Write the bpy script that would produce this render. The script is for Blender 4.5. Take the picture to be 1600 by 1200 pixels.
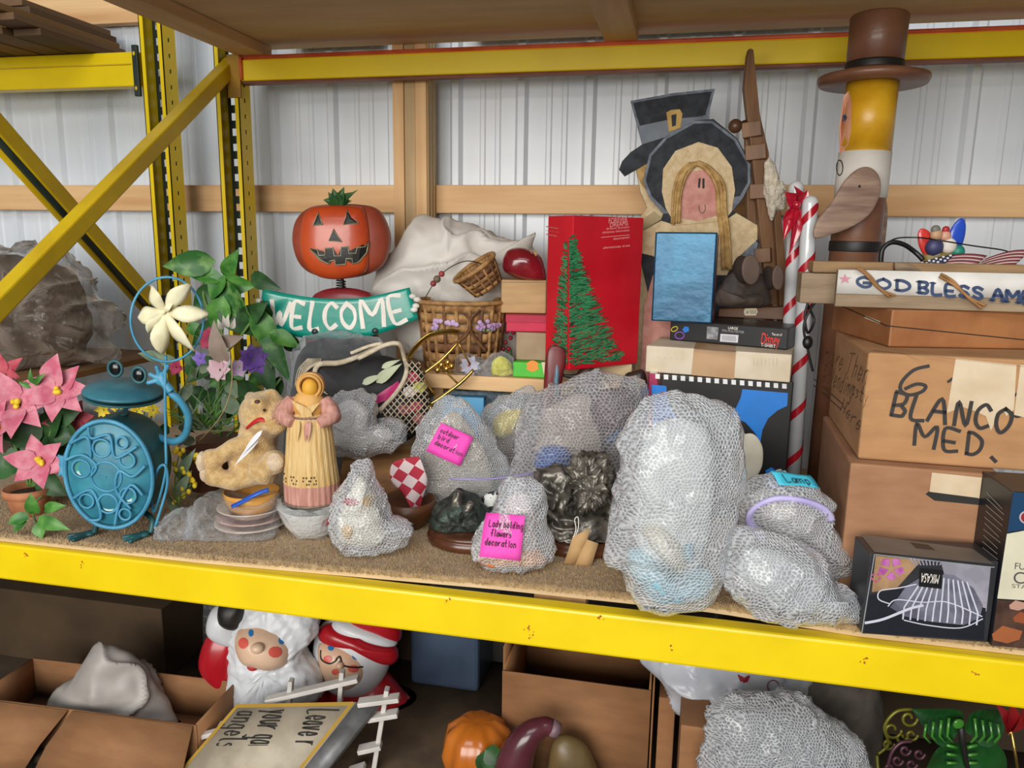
import bpy, bmesh, math, random
from mathutils import Vector, Matrix, noise
random.seed(7)
for o in list(bpy.data.objects): bpy.data.objects.remove(o)
S = bpy.context.scene
COL = S.collection

# ---------------------------------------------------------------- camera
FPX = 1200.0
YAW, PITCH, ROLL = (math.radians(a) for a in (12.277, 10.752, 0.817))
CAM = Vector((0, -1.4, 0.72))
_f0 = Vector((-math.sin(YAW), math.cos(YAW), 0)); _r0 = Vector((math.cos(YAW), math.sin(YAW), 0)); _u0 = Vector((0, 0, 1))
_fw = _f0*math.cos(PITCH) - _u0*math.sin(PITCH); _up = _u0*math.cos(PITCH) + _f0*math.sin(PITCH)
_cr = _r0*math.cos(ROLL) + _up*math.sin(ROLL); _cu = _up*math.cos(ROLL) - _r0*math.sin(ROLL)
cd = bpy.data.cameras.new('camera'); cam = bpy.data.objects.new('camera', cd); COL.objects.link(cam)
cd.sensor_width = 36; cd.lens = FPX*36/1600; cd.clip_start = 0.02
M = Matrix.Identity(4)
for i, a in enumerate((_cr, _cu, -_fw)):
    for j in range(3): M[j][i] = a[j]
M.translation = CAM; cam.matrix_world = M; S.camera = cam

# ---------------------------------------------------------------- light
W = bpy.data.worlds.new('barn_air'); S.world = W; W.use_nodes = True
wn = W.node_tree.nodes; wn['Background'].inputs[0].default_value = (0.86, 0.92, 1.0, 1); wn['Background'].inputs[1].default_value = 0.18
def area(name, loc, target, sx, sy, power, col):
    l = bpy.data.lights.new(name, 'AREA'); l.shape = 'RECTANGLE'; l.size = sx; l.size_y = sy; l.energy = power; l.color = col
    o = bpy.data.objects.new(name, l); COL.objects.link(o); o.location = loc
    o.rotation_euler = (Vector(target)-Vector(loc)).to_track_quat('-Z', 'Y').to_euler(); return o
area('barn_door_daylight', (-1.0, -5.2, 1.35), (-0.2, 0.6, 0.7), 4.4, 2.4, 330, (1.0, 0.965, 0.91))
area('overhead_fill', (0.3, -3.2, 3.7), (-0.1, 0.6, 0.3), 3.4, 1.6, 80, (0.95, 0.98, 1.0))  # unseen overhead lamp, added to balance light between the shelves
S.view_settings.view_transform = 'Standard'; S.view_settings.look = 'None'
S.view_settings.exposure = -0.04; S.view_settings.gamma = 1.0; S.view_settings.use_curve_mapping = False

# ---------------------------------------------------------------- pixel -> place helpers
def ray(px, py): return _fw + _cr*((px-800)/FPX) + _cu*((600-py)/FPX)
def atY(px, py, Y):
    d = ray(px, py); return CAM + d*((Y-CAM.y)/d.y)
def atZ(px, py, Z):
    d = ray(px, py); return CAM + d*((Z-CAM.z)/d.z)
def atX(px, py, X):
    d = ray(px, py); return CAM + d*((X-CAM.x)/d.x)
def hit(px, py, o, n):
    d = ray(px, py); return CAM + d*((Vector(o)-CAM).dot(n)/d.dot(n))
DECK = 0.024
class Fr:
    """a standing place: origin at the thing's base, x to the right, y away, z up"""
    def __init__(s, o, rz=YAW):
        s.o = Vector(o); s.rz = rz
        s.r = Vector((math.cos(rz), math.sin(rz), 0)); s.f = Vector((-math.sin(rz), math.cos(rz), 0))
    def w2l(s, p):
        d = Vector(p)-s.o; return Vector((d.dot(s.r), d.dot(s.f), d.z))
    def l2w(s, p): return s.o + s.r*p[0] + s.f*p[1] + Vector((0, 0, p[2]))
    def l(s, px, py, d=0.0):
        return s.w2l(hit(px, py, s.o + s.f*d, s.f))
    def pl(s, px, py, o, n):          # hit on a plane given in local coordinates
        nw = s.r*n[0] + s.f*n[1] + Vector((0, 0, n[2]))
        return s.w2l(hit(px, py, s.l2w(o), nw))
def FrD(px, py, z=DECK, rz=YAW): return Fr(atZ(px, py, z), rz)
def FrY(px, py, Y, rz=YAW): return Fr(atY(px, py, Y), rz)

# ---------------------------------------------------------------- materials
def srgb(h):
    if isinstance(h, str):
        h = h.lstrip('#'); c = [int(h[i:i+2], 16)/255 for i in (0, 2, 4)]
    else: c = h
    return tuple(x/12.92 if x <= .04045 else ((x+.055)/1.055)**2.4 for x in c) + (1,)
MATS = {}
def pm(name, col, col2=None, rough=.6, scale=12, stretch=(1, 1, 1), lo=.38, hi=.62, bump=0, bscale=None, bstretch=None, metal=0, spec=.5, coat=0, detail=4, sheen=0, trans=0, uv=False):
    if name in MATS: return MATS[name]
    m = bpy.data.materials.new(name); m.use_nodes = True; MATS[name] = m
    t = m.node_tree; N = t.nodes; L = t.links; b = N['Principled BSDF']
    tc = N.new('ShaderNodeTexCoord'); out = tc.outputs['UV' if uv else 'Object']
    mp = N.new('ShaderNodeMapping'); mp.inputs['Scale'].default_value = stretch; L.new(out, mp.inputs[0])
    nz = N.new('ShaderNodeTexNoise'); nz.inputs['Scale'].default_value = scale; nz.inputs['Detail'].default_value = detail; L.new(mp.outputs[0], nz.inputs['Vector'])
    rp = N.new('ShaderNodeValToRGB'); e = rp.color_ramp.elements
    e[0].position = lo; e[1].position = hi
    c1 = srgb(col); e[0].color = c1; e[1].color = srgb(col2) if col2 else tuple(min(1, x*1.16) for x in c1[:3])+(1,)
    L.new(nz.outputs[0], rp.inputs[0]); L.new(rp.outputs[0], b.inputs['Base Color'])
    b.inputs['Roughness'].default_value = rough; b.inputs['Metallic'].default_value = metal; b.inputs['Specular IOR Level'].default_value = spec
    if coat: b.inputs['Coat Weight'].default_value = coat; b.inputs['Coat Roughness'].default_value = .12
    if sheen: b.inputs['Sheen Weight'].default_value = sheen
    if trans: b.inputs['Transmission Weight'].default_value = trans
    if bump:
        n2 = N.new('ShaderNodeTexNoise'); n2.inputs['Scale'].default_value = bscale or scale*6; n2.inputs['Detail'].default_value = 3
        m2 = N.new('ShaderNodeMapping'); m2.inputs['Scale'].default_value = bstretch or stretch; L.new(out, m2.inputs[0]); L.new(m2.outputs[0], n2.inputs['Vector'])
        bp = N.new('ShaderNodeBump'); bp.inputs['Strength'].default_value = bump; bp.inputs['Distance'].default_value = .004
        L.new(n2.outputs[0], bp.inputs['Height']); L.new(bp.outputs[0], b.inputs['Normal'])
    return m
def wood(name, c1, c2, axis=0, scale=14, rough=.65, bump=.25, knots=True):
    st = [9, 9, 9]; st[axis] = .7
    m = pm(name, c1, c2, rough, scale*.25, st, .3, .7, bump, scale*1.2, st, detail=6)
    return m
def film(name, tint, alpha, rough=.12, bump=.6, bub=None, bscale=30, facing=.5, col2=None, wr=40):
    """thin clear or cloudy plastic; bub = bubbles per metre for bubble wrap"""
    if name in MATS: return MATS[name]
    m = bpy.data.materials.new(name); m.use_nodes = True; MATS[name] = m
    t = m.node_tree; N = t.nodes; L = t.links; b = N['Principled BSDF']
    b.inputs['Base Color'].default_value = srgb(tint); b.inputs['Roughness'].default_value = rough; b.inputs['Specular IOR Level'].default_value = 1.0; b.inputs['Coat Weight'].default_value = 1.0; b.inputs['Coat Roughness'].default_value = rough*.5
    tc = N.new('ShaderNodeTexCoord')
    nz = N.new('ShaderNodeTexNoise'); nz.inputs['Scale'].default_value = wr; nz.inputs['Detail'].default_value = 3; nz.inputs['Distortion'].default_value = 1.2
    L.new(tc.outputs['Object'], nz.inputs['Vector'])
    bp = N.new('ShaderNodeBump'); bp.inputs['Strength'].default_value = bump; bp.inputs['Distance'].default_value = .012
    L.new(nz.outputs[0], bp.inputs['Height'])
    # sharp creases
    rd = N.new('ShaderNodeTexNoise'); rd.noise_type = 'RIDGED_MULTIFRACTAL'; rd.inputs['Scale'].default_value = wr*.55; rd.inputs['Detail'].default_value = 2; L.new(tc.outputs['Object'], rd.inputs['Vector'])
    b0 = N.new('ShaderNodeBump'); b0.inputs['Strength'].default_value = bump*1.3; b0.inputs['Distance'].default_value = .009; L.new(rd.outputs[0], b0.inputs['Height']); L.new(bp.outputs[0], b0.inputs['Normal'])
    bp = b0
    last = bp
    lw = N.new('ShaderNodeLayerWeight'); lw.inputs['Blend'].default_value = facing
    mx = N.new('ShaderNodeMath'); mx.operation = 'MULTIPLY_ADD'; mx.inputs[1].default_value = 1-alpha; mx.inputs[2].default_value = alpha; mx.use_clamp = True
    L.new(lw.outputs['Facing'], mx.inputs[0]); fac = mx.outputs[0]
    if bub:
        def vm(op, x, y=None):
            q = N.new('ShaderNodeVectorMath'); q.operation = op
            if hasattr(x, 'links'): L.new(x, q.inputs[0])
            else: q.inputs[0].default_value = x
            if y is not None:
                if hasattr(y, 'links'): L.new(y, q.inputs[1])
                else: q.inputs[1].default_value = y
            return q.outputs['Value' if op == 'LENGTH' else 'Vector']
        wob = N.new('ShaderNodeTexNoise'); wob.inputs['Scale'].default_value = 24; L.new(tc.outputs['Object'], wob.inputs['Vector'])
        uvw = vm('ADD', tc.outputs['UV'], vm('MULTIPLY', wob.outputs['Color'], (.03, .03, 0)))
        cell = vm('MULTIPLY', uvw, (bub, bub/1.732, 0)); ds = []
        for off in (0, .5):
            q = vm('SUBTRACT', vm('FRACTION', vm('ADD', cell, (off, off, 0))), (.5, .5, 0))
            ds.append(vm('LENGTH', vm('MULTIPLY', q, (1, 1.732, 0))))
        mn = N.new('ShaderNodeMath'); mn.operation = 'MINIMUM'; L.new(ds[0], mn.inputs[0]); L.new(ds[1], mn.inputs[1])
        rp = N.new('ShaderNodeValToRGB'); e = rp.color_ramp.elements; rp.color_ramp.interpolation = 'EASE'
        e[0].position = .08; e[0].color = (1, 1, 1, 1); e[1].position = .47; e[1].color = (0, 0, 0, 1)
        L.new(mn.outputs[0], rp.inputs[0])
        b2 = N.new('ShaderNodeBump'); b2.inputs['Strength'].default_value = .75; b2.inputs['Distance'].default_value = .0042
        L.new(rp.outputs[0], b2.inputs['Height']); L.new(bp.outputs[0], b2.inputs['Normal']); last = b2
        # the flat web between bubbles is cloudier than the domes
        ma = N.new('ShaderNodeMath'); ma.operation = 'MULTIPLY_ADD'; ma.inputs[1].default_value = -.22; ma.use_clamp = True
        L.new(rp.outputs[0], ma.inputs[0]); L.new(mx.outputs[0], ma.inputs[2]); fac = ma.outputs[0]
    L.new(last.outputs[0], b.inputs['Normal'])
    tr = N.new('ShaderNodeBsdfTransparent'); tr.inputs[0].default_value = (.96, .97, .98, 1)
    ms = N.new('ShaderNodeMixShader'); L.new(fac, ms.inputs[0]); L.new(tr.outputs[0], ms.inputs[1]); L.new(b.outputs[0], ms.inputs[2])
    L.new(ms.outputs[0], N['Material Output'].inputs[0])
    return m
def rgb(name, col, rough=.5, **k): return pm(name, col, None, rough, **k)

# ---------------------------------------------------------------- mesh builder
def crom(pts, n=8, closed=False):
    pts = [Vector(p) for p in pts]; out = []; m = len(pts)
    rng = m if closed else m-1
    for i in range(rng):
        if closed: p0, p1, p2, p3 = pts[i-1], pts[i], pts[(i+1) % m], pts[(i+2) % m]
        else: p0, p1, p2, p3 = pts[max(i-1, 0)], pts[i], pts[i+1], pts[min(i+2, m-1)]
        for k in range(n):
            t = k/n
            out.append(.5*((2*p1)+(p2-p0)*t+(2*p0-5*p1+4*p2-p3)*t*t+(3*p1-p0-3*p2+p3)*t**3))
    if not closed: out.append(pts[-1])
    return out
class MB:
    def __init__(s): s.v = []; s.f = []; s.uv = {}
    def add(s, vs, fs):
        b = len(s.v); s.v += [Vector(v) for v in vs]; s.f += [tuple(i+b for i in f) for f in fs]; return b
    def box(s, c, d, rot=None):
        c = Vector(c); h = Vector(d)*.5
        R = rot.to_matrix() if hasattr(rot, 'to_matrix') else (rot or Matrix.Identity(3))
        vs = [c + R @ Vector((x*h.x, y*h.y, z*h.z)) for x in (-1, 1) for y in (-1, 1) for z in (-1, 1)]
        s.add(vs, [(0, 1, 3, 2), (4, 6, 7, 5), (0, 4, 5, 1), (2, 3, 7, 6), (0, 2, 6, 4), (1, 5, 7, 3)]); return s
    def box2(s, a, b):
        a, b = Vector(a), Vector(b); return s.box((a+b)/2, [abs(x) for x in (b-a)])
    def hexa(s, v8):    # bottom 4 ccw then top 4 ccw
        s.add(v8, [(3, 2, 1, 0), (4, 5, 6, 7), (0, 1, 5, 4), (1, 2, 6, 5), (2, 3, 7, 6), (3, 0, 4, 7)]); return s
    def bar(s, a, b, w, h, upv=(0, 0, 1)):
        a, b = Vector(a), Vector(b); z = (b-a).normalized(); x = z.cross(Vector(upv))
        if x.length < 1e-4: x = z.cross(Vector((0, 1, 0)))
        x.normalize(); y = x.cross(z)
        vs = [p + x*(sx*w/2) + y*(sy*h/2) for p in (a, b) for sx, sy in ((-1, -1), (1, -1), (1, 1), (-1, 1))]
        s.add(vs, [(3, 2, 1, 0), (4, 5, 6, 7), (0, 1, 5, 4), (1, 2, 6, 5), (2, 3, 7, 6), (3, 0, 4, 7)]); return s
    def tube(s, pts, r, seg=8, closed=False, cap=True, smooth=0, flat=1.0):
        pts = [Vector(p) for p in pts]
        rs = r if isinstance(r, (list, tuple)) else [r]*len(pts)
        if smooth:
            n0 = len(pts); pts2 = crom(pts, smooth, closed)
            rr = []
            for i in range(len(pts2)):
                t = i/smooth; a = int(t) % n0; b = (a+1) % n0 if closed else min(a+1, n0-1); rr.append(rs[a]+(rs[b]-rs[a])*(t-int(t)))
            pts, rs = pts2, rr
        n = len(pts); base = len(s.v); prev = None; fs = []
        for i, p in enumerate(pts):
            t = (pts[(i+1) % n]-pts[i-1]) if closed else (pts[min(i+1, n-1)]-pts[max(i-1, 0)])
            t = t.normalized() if t.length > 1e-9 else Vector((0, 0, 1))
            if prev is None:
                x = t.orthogonal().normalized()
            else:
                x = prev - t*prev.dot(t); x = x.normalized() if x.length > 1e-6 else t.orthogonal().normalized()
            prev = x; y = t.cross(x)
            for k in range(seg):
                a = 2*math.pi*k/seg; s.v.append(p + x*(math.cos(a)*rs[i]) + y*(math.sin(a)*rs[i]*flat))
        for i in range(n if closed else n-1):
            for k in range(seg):
                a = base+i*seg+k; b = base+i*seg+(k+1) % seg; c = base+((i+1) % n)*seg+(k+1) % seg; d = base+((i+1) % n)*seg+k
                s.f.append((a, b, c, d))
        if cap and not closed:
            s.f.append(tuple(base+k for k in reversed(range(seg)))); s.f.append(tuple(base+(n-1)*seg+k for k in range(seg)))
        return s
    def lathe(s, prof, c=(0, 0, 0), seg=32, sx=1, sy=1, R=None, cap=True, fn=None):
        c = Vector(c); base = len(s.v); n = len(prof); R = R or Matrix.Identity(3)
        for r, z in prof:
            for k in range(seg):
                a = 2*math.pi*k/seg; rr = r*(fn(a, z) if fn else 1)
                s.v.append(c + R @ Vector((math.cos(a)*rr*sx, math.sin(a)*rr*sy, z)))
        for i in range(n-1):
            for k in range(seg):
                s.f.append((base+i*seg+k, base+i*seg+(k+1) % seg, base+(i+1)*seg+(k+1) % seg, base+(i+1)*seg+k))
        if cap:
            if prof[0][0] > 1e-5: s.f.append(tuple(base+k for k in reversed(range(seg))))
            if prof[-1][0] > 1e-5: s.f.append(tuple(base+(n-1)*seg+k for k in range(seg)))
        return s
    def ell(s, c, r, seg=20, ring=12, R=None):
        r = Vector((r, r, r)) if not hasattr(r, '__len__') else Vector(r)
        pr = [(max(1e-5, math.sin(math.pi*i/ring)), -math.cos(math.pi*i/ring)) for i in range(ring+1)]
        b = len(s.v); s.lathe(pr, (0, 0, 0), seg, cap=False); R = R or Matrix.Identity(3)
        for i in range(b, len(s.v)): s.v[i] = Vector(c) + R @ Vector((s.v[i].x*r.x, s.v[i].y*r.y, s.v[i].z*r.z))
        return s
    def prism(s, pts, y0, y1):    # outline in x,z extruded in y
        n = len(pts); b = [(p[0], y0, p[1]) for p in pts]+[(p[0], y1, p[1]) for p in pts]
        s.add(b, [tuple(range(n)), tuple(range(2*n-1, n-1, -1))]+[(i, i+n, (i+1) % n+n, (i+1) % n) for i in range(n)]); return s
    def poly(s, pts): s.add(pts, [tuple(range(len(pts)))]); return s
    def sheet(s, rows):
        n = len(rows[0]); b = len(s.v)
        for r in rows: s.v += [Vector(p) for p in r]
        for i in range(len(rows)-1):
            for k in range(n-1): s.f.append((b+i*n+k, b+i*n+k+1, b+(i+1)*n+k+1, b+(i+1)*n+k))
        return s
    def puff(s, outl, c, df, db=None, rings=14, m=6, e=.5, amp=0, freq=20, rid=0, zmin=None, seed=0, closed=True, cut=0):
        """swell an outline (local x,z) into a rounded body with real depth"""
        db = df if db is None else db
        pts = crom([(p[0], 0, p[1]) for p in outl], m, True); c = Vector((c[0], 0, c[1])); n = len(pts)
        base = len(s.v); vs = []
        def H(r, d): return d*max(0, 1-r**2.2)**e
        rr = [math.sin(math.pi/2*k/rings) for k in range(rings+1)]
        def pt(r, i, sgn):
            p = c + (pts[i]-c)*r; y = -H(r, df) if sgn > 0 else H(r, db); return Vector((p.x, y, p.z))
        vs.append(Vector((c.x, -df, c.z)))
        for k in range(1, rings+1):
            for i in range(n): vs.append(pt(rr[k], i, 1))
        for k in range(rings-1, 0, -1):
            for i in range(n): vs.append(pt(rr[k], i, -1))
        vs.append(Vector((c.x, db, c.z)))
        if amp or rid:
            o = Vector((seed*3.1, seed*1.7, seed*.9))
            for i, v in enumerate(vs):
                q = v*freq+o
                d = noise.noise(q)*amp + noise.noise(q*2.3)*amp*.5
                if rid: d += rid*((1-abs(noise.noise(q*.8+Vector((5, 5, 5))))*3)**3 if abs(noise.noise(q*.8+Vector((5, 5, 5)))) < .33 else 0)
                g = (v-Vector((c.x, 0, c.z))); g = g.normalized() if g.length > 1e-6 else Vector((0, -1, 0))
                g.y *= 1.3; vs[i] = v+g*d
        if zmin is not None:
            for v in vs:
                if v.z < zmin: v.z = zmin
        K = 2*rings-1; fs = []
        for i in range(n): fs.append((0, 1+i, 1+(i+1) % n))
        for k in range(K-1):
            for i in range(n): a = 1+k*n; fs.append((a+i, a+n+i, a+n+(i+1) % n, a+(i+1) % n))
        e_ = 1+(K-1)*n; fs_last = len(vs)-1
        for i in range(n): fs.append((e_+i, fs_last, e_+(i+1) % n))
        s.add(vs, fs); return s
    def leaf(s, a, b, w, nrm=(0, -1, 0), fold=.15, droop=.1, n=7, shape='leaf', tip=.6):
        """one leaf blade from a to b"""
        a, b = Vector(a), Vector(b); ax = b-a; L = ax.length; ax.normalize(); nn = Vector(nrm); x = ax.cross(nn)
        x = x.normalized() if x.length > 1e-5 else ax.orthogonal().normalized(); nn = x.cross(ax).normalized()
        rows = []
        for i in range(n+1):
            t = i/n
            if shape == 'heart': wd = math.sin(math.pi*min(1, (t*.8+.14)))**.7*(1-t**3)**.8
            elif shape == 'blade': wd = (1-t)**.6*min(1, .3+t*4)
            else: wd = math.sin(math.pi*t**tip)
            if i == n: wd = .01
            p = a+ax*(L*t)+nn*(L*droop*math.sin(math.pi*t))
            p.z -= L*.0
            rows.append([p-x*(w/2*wd)+nn*(fold*w*wd), p-x*(w/4*wd)+nn*(fold*w*wd*.35), p, p+x*(w/4*wd)+nn*(fold*w*wd*.35), p+x*(w/2*wd)+nn*(fold*w*wd)])
        s.sheet(rows); return s
    def shake(s, amp, freq, seed=0, start=0):
        o = Vector((seed*3.3, seed, seed*2.1))
        for i in range(start, len(s.v)):
            v = s.v[i]; s.v[i] = v + noise.noise_vector(v*freq+o)*amp
        return s
    def build(s, name, mat, par=None, smooth=True, bevel=0, sub=0, rem=0, solid=0, auto=True, bseg=2, dec=None):
        me = bpy.data.meshes.new(name); me.from_pydata([tuple(v) for v in s.v], [], s.f); me.update()
        bm = bmesh.new(); bm.from_mesh(me); bmesh.ops.recalc_face_normals(bm, faces=bm.faces)
        uvl = bm.loops.layers.uv.new('map')
        for f in bm.faces:
            for lp in f.loops:
                c = lp.vert.co; nn = f.normal
                lp[uvl].uv = (c.x+c.y*.35, c.z+c.y*.35) if abs(nn.z) < .93 else (c.x, c.y)
        bm.to_mesh(me); bm.free()
        me.polygons.foreach_set('use_smooth', [smooth]*len(me.polygons))
        ob = bpy.data.objects.new(name, me); COL.objects.link(ob)
        if mat: me.materials.append(mat)
        if par is not None: ob.parent = par.e if isinstance(par, Thing) else par
        if bevel:
            md = ob.modifiers.new('bevel', 'BEVEL'); md.width = bevel; md.segments = bseg; md.limit_method = 'ANGLE'; md.angle_limit = .6
            md.use_clamp_overlap = True
            if smooth:
                me.polygons.foreach_set('use_smooth', [False]*len(me.polygons))
        if rem:
            md = ob.modifiers.new('merge', 'REMESH'); md.mode = 'VOXEL'; md.voxel_size = rem; md.use_smooth_shade = True
            md = ob.modifiers.new('soft', 'SMOOTH'); md.iterations = 4; md.factor = .5
        if sub:
            md = ob.modifiers.new('sub', 'SUBSURF'); md.levels = sub; md.render_levels = sub
        if solid:
            md = ob.modifiers.new('thick', 'SOLIDIFY'); md.thickness = solid; md.offset = 0
        return ob
class Thing:
    def __init__(s, name, label, cat, fr, group=None):
        s.fr = fr; e = bpy.data.objects.new(name, None); COL.objects.link(e); e.empty_display_size = .03
        e.location = fr.o; e.rotation_euler = (0, 0, fr.rz); s.e = e
        tag(e, label, cat, group)
    def px(s, x, y, d=0): return s.fr.l(x, y, d)
    def xz(s, x, y, d=0):
        p = s.fr.l(x, y, d); return (p.x, p.z)
    def outl(s, pts, d=0): return [s.xz(*p, d) for p in pts]
    def puffpx(s, name, pts, c, df, mat, db=None, d=0, par=None, **k):
        kb = {q: k.pop(q) for q in ('rem', 'sub', 'smooth', 'solid') if q in k}
        mb = MB(); mb.puff(s.outl(pts, d), s.xz(*c, d), df, db, **k)
        if d:
            for v in mb.v: v.y += d
        return mb.build(name, mat, par or s, **kb)
def tag(o, label=None, cat=None, group=None, kind=None):
    for k, v in (('label', label), ('category', cat), ('group', group), ('kind', kind)):
        if v: o[k] = v
    return o
def solo(mb, name, mat, fr, label, cat, group=None, **k):
    o = mb.build(name, mat, None, **k); o.location = fr.o; o.rotation_euler = (0, 0, fr.rz); return tag(o, label, cat, group)
WORLD = Fr((0, 0, 0), 0)

# ---------------------------------------------------------------- flat print: strokes and type
GLY = {  # x 0-6, y 0-9 : baseline 2, x-height 6, capital 9
 'a': "46 26 14 13 22 32 43|46 42", 'b': "19 12|15 36 45 43 32 12", 'c': "45 36 26 14 13 22 32 43", 'd': "49 42|45 26 14 13 22 42", 'e': "14 44 45 36 26 14 13 22 32 43",
 'f': "48 39 28 22|05 35", 'g': "46 26 14 13 22 42|46 40 20 10", 'h': "19 12|15 36 45 42", 'i': "26 22|28 27", 'l': "29 23 32", 'm': "06 02|05 26 32|35 56 62", 'n': "16 12|15 36 45 42",
 'o': "26 14 13 22 32 43 45 36 26", 'p': "16 10|15 36 45 43 32 12", 'r': "16 12|14 36 46", 's': "45 26 15 34 43 22 12", 't': "29 23 32 42|06 46", 'u': "16 13 22 32 43|46 42", 'w': "06 12 25 42 56", 'y': "16 33|46 20", 'k': "19 12|46 14 42", 'v': "16 22 46",
 'A': "02 39 62|15 55", 'B': "19 12|19 49 58 46 15|45 54 53 42 12", 'C': "58 39 17 14 32 53", 'D': "19 12|19 39 57 54 32 12", 'E': "59 19 12 52|15 45", 'G': "58 39 17 14 32 53 55 35", 'L': "19 12 52", 'M': "02 09 35 69 62", 'N': "12 19 52 59",
 'O': "39 17 14 32 54 57 39", 'S': "58 39 18 26 45 53 32 13", 'W': "09 22 36 42 69", 'R': "12 19 49 58 47 15|35 52", 'I': "39 32", 'H': "19 12|59 52|15 55", 'T': "09 69|39 32", 'Y': "09 35 69|35 32", '6': "59 36 14 22 43 44 25 14", '.': "22 31", "'": "29 27", '1': "17 39 32", '5': "59 19 16 46 44 32 12", '&': "52 17 28 38 23 13 22 54", '#': "18 12|48 42|06 56|04 54"}
def gly_lines(txt, smooth=True, jit=0):
    x = 0; out = []
    for ch in txt:
        if ch == ' ': x += 4; continue
        wmax = 0
        for st in GLY[ch].split('|'):
            P = [Vector((int(a[0]), int(a[1])-2, 0)) for a in st.split()]
            wmax = max(wmax, max(p.x for p in P))
            if jit: P = [p+Vector((random.uniform(-jit, jit), random.uniform(-jit, jit), 0)) for p in P]
            if smooth and len(P) > 2: P = crom(P, 5)
            out.append([(p.x+x, p.y) for p in P])
        x += wmax+1.6
    return out, x-1.6
def ribbon(mb, pl, w, nrm):
    pl = [Vector(p) for p in pl]; n = len(pl); L = []; Rr = []
    for i in range(n):
        t = pl[min(i+1, n-1)]-pl[max(i-1, 0)]; t = t.normalized() if t.length > 1e-9 else Vector((1, 0, 0))
        sd = t.cross(nrm).normalized(); wi = w[i] if isinstance(w, list) else w
        if i == 0: pl[i] = pl[i]-t*(w if not isinstance(w, list) else wi)*.4
        if i == n-1: pl[i] = pl[i]+t*(w if not isinstance(w, list) else wi)*.4
        L.append(pl[i]+sd*wi/2); Rr.append(pl[i]-sd*wi/2)
    mb.sheet([L, Rr]); return mb
def pen(par, fr, txt, a, b, up, w, mat, plane, height=None, name='lettering', jit=.15, smooth=True, serif=0, off=.0009):
    """hand lettering written on a real surface from pixel a to pixel b; up = pixel above a at capital height"""
    o, n = plane; n = Vector(n).normalized()
    A = fr.pl(a[0], a[1], o, n); B = fr.pl(b[0], b[1], o, n); U = fr.pl(up[0], up[1], o, n)
    ls, W_ = gly_lines(txt, smooth, jit); ex = (B-A)/W_; ey = (U-A)/7.0; mb = MB()
    for l in ls:
        P = [A+ex*x+ey*y+n*off for x, y in l]; ribbon(mb, P, w, n)
        if serif:
            for q, q2 in ((P[0], P[1]), (P[-1], P[-2])):
                d = (q2-q).normalized(); hx = ex.normalized()
                if abs(d.dot(hx)) < .75: ribbon(mb, [q-hx*serif, q+hx*serif], w*.45, n)
    return mb.build(name, mat, par, smooth=False)
def type_(par, fr, txt, a, b, plane, mat, up=None, name='lettering', off=.0008, hscale=1.0, ital=0):
    """printed type on a real surface, running from pixel a to pixel b"""
    o, n = plane; n = Vector(n).normalized()
    cu = bpy.data.curves.new('t', 'FONT'); cu.body = txt; cu.shear = ital; ob = bpy.data.objects.new('t', cu); COL.objects.link(ob)
    dg = bpy.context.evaluated_depsgraph_get(); me = bpy.data.meshes.new_from_object(ob.evaluated_get(dg))
    V = [v.co.copy() for v in me.vertices]; F = [tuple(p.vertices) for p in me.polygons]
    bpy.data.objects.remove(ob); bpy.data.curves.remove(cu); bpy.data.meshes.remove(me)
    x0 = min(v.x for v in V); x1 = max(v.x for v in V)
    A = fr.pl(a[0], a[1], o, n); B = fr.pl(b[0], b[1], o, n); ex = (B-A)/(x1-x0)
    ey = n.cross(ex) * hscale
    if up:
        U = fr.pl(up[0], up[1], o, n); y1 = max(v.y for v in V); ey = (U-A)/y1
    mb = MB(); mb.add([A+ex*(v.x-x0)+ey*v.y+n*off for v in V], F); return mb.build(name, mat, par, smooth=False)
def decal(par, fr, name, polys, plane, mat, off=.0006):
    o, n = plane; n = Vector(n).normalized(); mb = MB()
    for pl in polys: mb.poly([fr.pl(x, y, o, n)+n*off for x, y in pl])
    return mb.build(name, mat, par, smooth=False)
def strokes(par, fr, name, lines, plane, w, mat, off=.0008, smooth=0):
    o, n = plane; n = Vector(n).normalized(); mb = MB()
    for pl in lines:
        P = [fr.pl(x, y, o, n)+n*off for x, y in pl]
        if smooth: P = crom(P, smooth)
        ribbon(mb, P, w, n)
    return mb.build(name, mat, par, smooth=False)
def rbox(name, label, cat, BL, BR, TL, depth, mat, z=None, Yl=None, Yr=None, bevel=.003, group=None, body='body', solid=True):
    """an upright carton: front lower corners and a front upper corner as seen, real depth; returns its Thing with front/left/right/top planes"""
    if z is not None and Yl is not None:
        a, b = atY(*BL, Yl), atY(*BR, Yr if Yr is not None else Yl); a.z = b.z = z
    elif z is not None: a, b = atZ(*BL, z), atZ(*BR, z)
    else:
        a, b = atY(*BL, Yl), atY(*BR, Yr if Yr is not None else Yl); zz = (a.z+b.z)/2; a.z = b.z = zz
    rz = math.atan2(b.y-a.y, b.x-a.x); fr = Fr(a, rz); w = (b-a).length; h = fr.l(*TL).z
    T = Thing(name, label, cat, fr, group); T.w, T.h, T.d = w, h, depth
    if solid: T.body = MB().box2((0, 0, 0), (w, depth, h)).build(body, mat, T, bevel=bevel)
    T.front = ((0, 0, 0), (0, -1, 0)); T.left = ((0, 0, 0), (-1, 0, 0)); T.top = ((0, 0, h), (0, 0, 1)); T.right = ((w, 0, 0), (1, 0, 0))
    return T
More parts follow.
